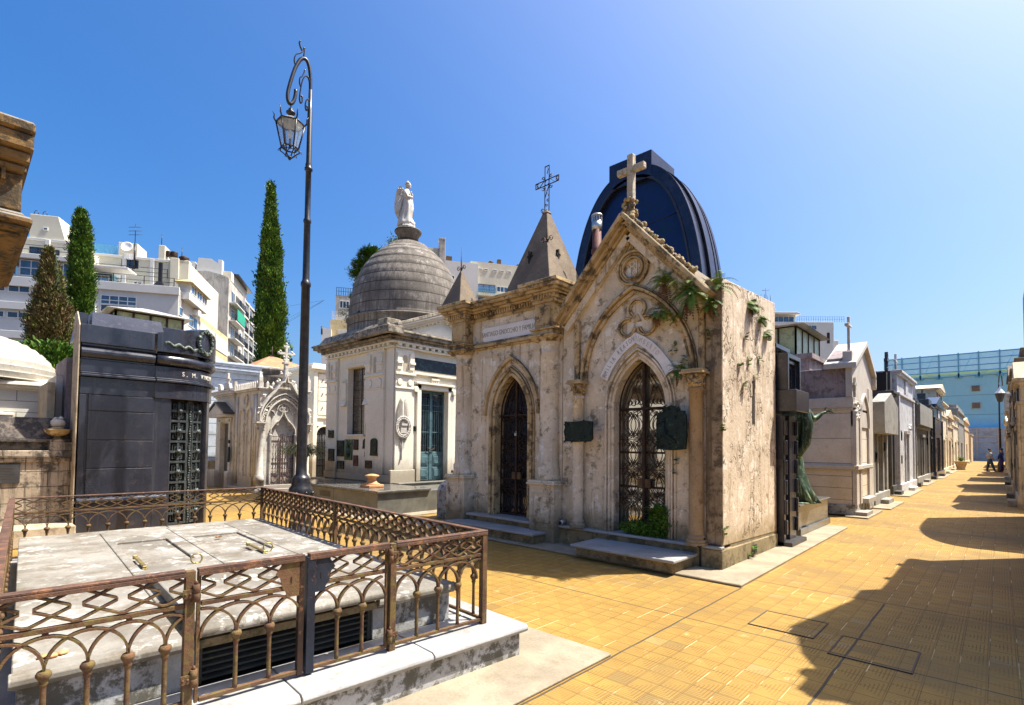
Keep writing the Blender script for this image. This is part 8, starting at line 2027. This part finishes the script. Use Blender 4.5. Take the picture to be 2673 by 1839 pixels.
# ---- trees
def cypress(name, base, h, rmax, n, lab, mat, seed, lean=(0, 0), prof=None, leafs=.22, clump=.5, bh=1.5):
    rg = random.Random(seed); T = thing(name, lab, 'tree', base); bx, by = base[0], base[1]
    b = B(); b.tube([(bx, by, 0), (bx+lean[0]*.5, by+lean[1]*.5, h*.5), (bx+lean[0], by+lean[1], h*.95)], [rmax*.22, rmax*.13, .05], 8)
    for k in range(26):
        f = rg.uniform(.1, .9); a = rg.uniform(0, 6.28); r_ = rmax*(prof or (lambda q: 1))(f)*.7; c = Vector((bx+lean[0]*f, by+lean[1]*f, h*f)); b.tube([c, c+Vector((math.cos(a)*r_*.6, math.sin(a)*r_*.6, r_*.7)), c+Vector((math.cos(a)*r_, math.sin(a)*r_, r_*1.6))], [.07, .05, .02], 4)
    obj('trunk', b, M['bark'], T)
    b = B(); V3 = Vector
    nc = n
    for k in range(nc):
        f = rg.random()**.85; z = bh+(h-bh)*f
        R_ = rmax*(prof(f) if prof else 1)
        a = rg.uniform(0, 6.283)
        bump_ = 1+.30*noise.noise(V3((math.cos(a)*1.6+seed, math.sin(a)*1.6, z*.55)))*2+.16*noise.noise(V3((math.cos(a)*3+seed, math.sin(a)*3, z*1.6)))*2
        rr_ = R_*bump_*(1-abs(rg.gauss(0, .12)))*(rg.uniform(1.15, 1.45) if rg.random() < .09 else 1)
        c = V3((bx+lean[0]*f+rr_*math.cos(a), by+lean[1]*f+rr_*math.sin(a), z)); cs = clump*rg.uniform(.6, 1.3)*(.6+.4*R_/rmax)
        for q in range(18):
            o_ = V3((rg.gauss(0, .30), rg.gauss(0, .30), rg.gauss(0, .42)))*cs; p = c+o_
            d = (V3((math.cos(a)*.7, math.sin(a)*.7, 1.0))+V3((rg.uniform(-.7, .7), rg.uniform(-.7, .7), rg.uniform(-.4, .5)))).normalized()
            s = d.cross(V3((rg.uniform(-1, 1), rg.uniform(-1, 1), rg.uniform(-1, 1)))).normalized()*leafs*.32*rg.uniform(.6, 1.2); L = leafs*rg.uniform(.7, 1.5)
            b.v += [(p-s)[:], (p+s)[:], (p+d*L+s*.5)[:], (p+d*L-s*.5)[:]]; i = len(b.v)-4; b.f.append((i, i+1, i+2, i+3))
    obj('crown', b, mat, T, fix=False)
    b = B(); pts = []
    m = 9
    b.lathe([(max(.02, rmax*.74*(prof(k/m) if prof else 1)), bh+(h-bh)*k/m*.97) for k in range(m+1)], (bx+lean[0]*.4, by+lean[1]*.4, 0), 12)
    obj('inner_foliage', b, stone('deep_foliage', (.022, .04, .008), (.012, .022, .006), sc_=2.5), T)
cp = lambda f: (.80+.28*f/.28 if f < .28 else 1.08-.0*f) * (1 if f < .35 else max(.03, (1-((f-.35)/.65)**1.7)))*.93
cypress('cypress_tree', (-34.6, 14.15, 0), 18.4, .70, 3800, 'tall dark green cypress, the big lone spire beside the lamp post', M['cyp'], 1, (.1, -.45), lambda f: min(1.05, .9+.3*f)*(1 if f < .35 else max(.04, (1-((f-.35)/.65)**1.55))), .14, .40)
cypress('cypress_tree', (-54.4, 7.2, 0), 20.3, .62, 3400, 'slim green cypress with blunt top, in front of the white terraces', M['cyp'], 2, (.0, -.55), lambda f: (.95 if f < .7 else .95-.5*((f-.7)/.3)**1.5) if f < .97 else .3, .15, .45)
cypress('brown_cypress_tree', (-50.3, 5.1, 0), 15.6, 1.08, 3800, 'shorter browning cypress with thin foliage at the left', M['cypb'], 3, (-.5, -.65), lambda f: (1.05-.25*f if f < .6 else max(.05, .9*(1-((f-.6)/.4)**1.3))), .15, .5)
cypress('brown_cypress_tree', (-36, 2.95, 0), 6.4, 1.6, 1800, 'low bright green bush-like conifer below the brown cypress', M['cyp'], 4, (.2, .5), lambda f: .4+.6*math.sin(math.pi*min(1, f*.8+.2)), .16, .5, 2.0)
def pine(base, lab, seed):
    rg = random.Random(seed); T = thing('pine_tree', lab, 'tree', base); b = B(); l = B(); base = Vector(base)
    b.tube([base, base+Vector((.3, .3, 7)), base+Vector((.2, 0, 13))], [.45, .3, .1], 8)
    for k in range(30):
        f = rg.uniform(.6, 1.0); s0 = base+Vector((.2, .1, 14*f)); a = rg.uniform(0, 6.28); L = rg.uniform(1.0, 2.5)*(1.25-f*.5); e = s0+Vector((math.cos(a)*L, math.sin(a)*L, L*.45)); b.tube([s0, (s0+e)/2+Vector((0, 0, .1)), e], [.09, .06, .02], 4)
        for q in range(16):
            c = s0.lerp(e, rg.uniform(.35, 1.05))+Vector((rg.gauss(0, .28), rg.gauss(0, .28), rg.gauss(0, .20)))
            for w in range(44):
                p = c+Vector((rg.gauss(0, .16), rg.gauss(0, .16), rg.gauss(0, .12))); d = Vector((rg.uniform(-1, 1), rg.uniform(-1, 1), rg.uniform(-.2, 1))).normalized(); s = d.cross(Vector((.3, .5, 1))).normalized()*.03; i = len(l.v); l.v += [(p-s)[:], (p+s)[:], (p+d*.17)[:]]; l.f.append((i, i+1, i+2))
    for (dx, z, r_) in ((10, 14.15, .42), (-2, 13.95, .38), (22, 13.9, .55), (-14, 13.35, .36), (2, 13.3, .48), (20, 13.2, .7), (-22, 12.75, .30), (-6, 12.6, .45), (12, 12.5, .6), (-12, 11.9, .32), (4, 11.7, .5), (-20, 11.2, .32), (-4, 11.0, .45), (30, 12.2, .9), (30, 13.4, .8)):
        c0 = Vector((-30.03+.021*dx, 17.95+.0196*dx, z)); b.tube([base+Vector((.2, 0, min(12.8, z-.8))), c0], [.09, .03], 5)
        for q in range(int(520*r_)):
            dd = Vector((rg.gauss(0, 1), rg.gauss(0, 1), rg.gauss(0, .6))).normalized()*r_*rg.random()**.35*(1+.3*noise.noise(c0+Vector((q*.01, 0, 0)))); p = c0+dd
            for w in range(4):
                p2 = p+Vector((rg.gauss(0, .05), rg.gauss(0, .05), rg.gauss(0, .05))); d = (dd.normalized()+Vector((rg.uniform(-.6, .6), rg.uniform(-.6, .6), rg.uniform(0, .9)))).normalized(); s = d.cross(Vector((.3, .5, 1))).normalized()*.035; i = len(l.v); l.v += [(p2-s)[:], (p2+s)[:], (p2+d*.16)[:]]; l.f.append((i, i+1, i+2))
    obj('trunk', b, M['bark'], T); obj('crown', l, M['cyp'], T, fix=False)
pine((-29.6, 18.6, 0), 'spreading pine with open branches showing left of the dome', 7)
# far vegetation-free skyline closing low gaps
b = B(EM); b.box(-70, -40, 95, 110, 0, 12); tag(obj('far_building', b, M['apt']), 'plain cream building far behind at the left', 'building')
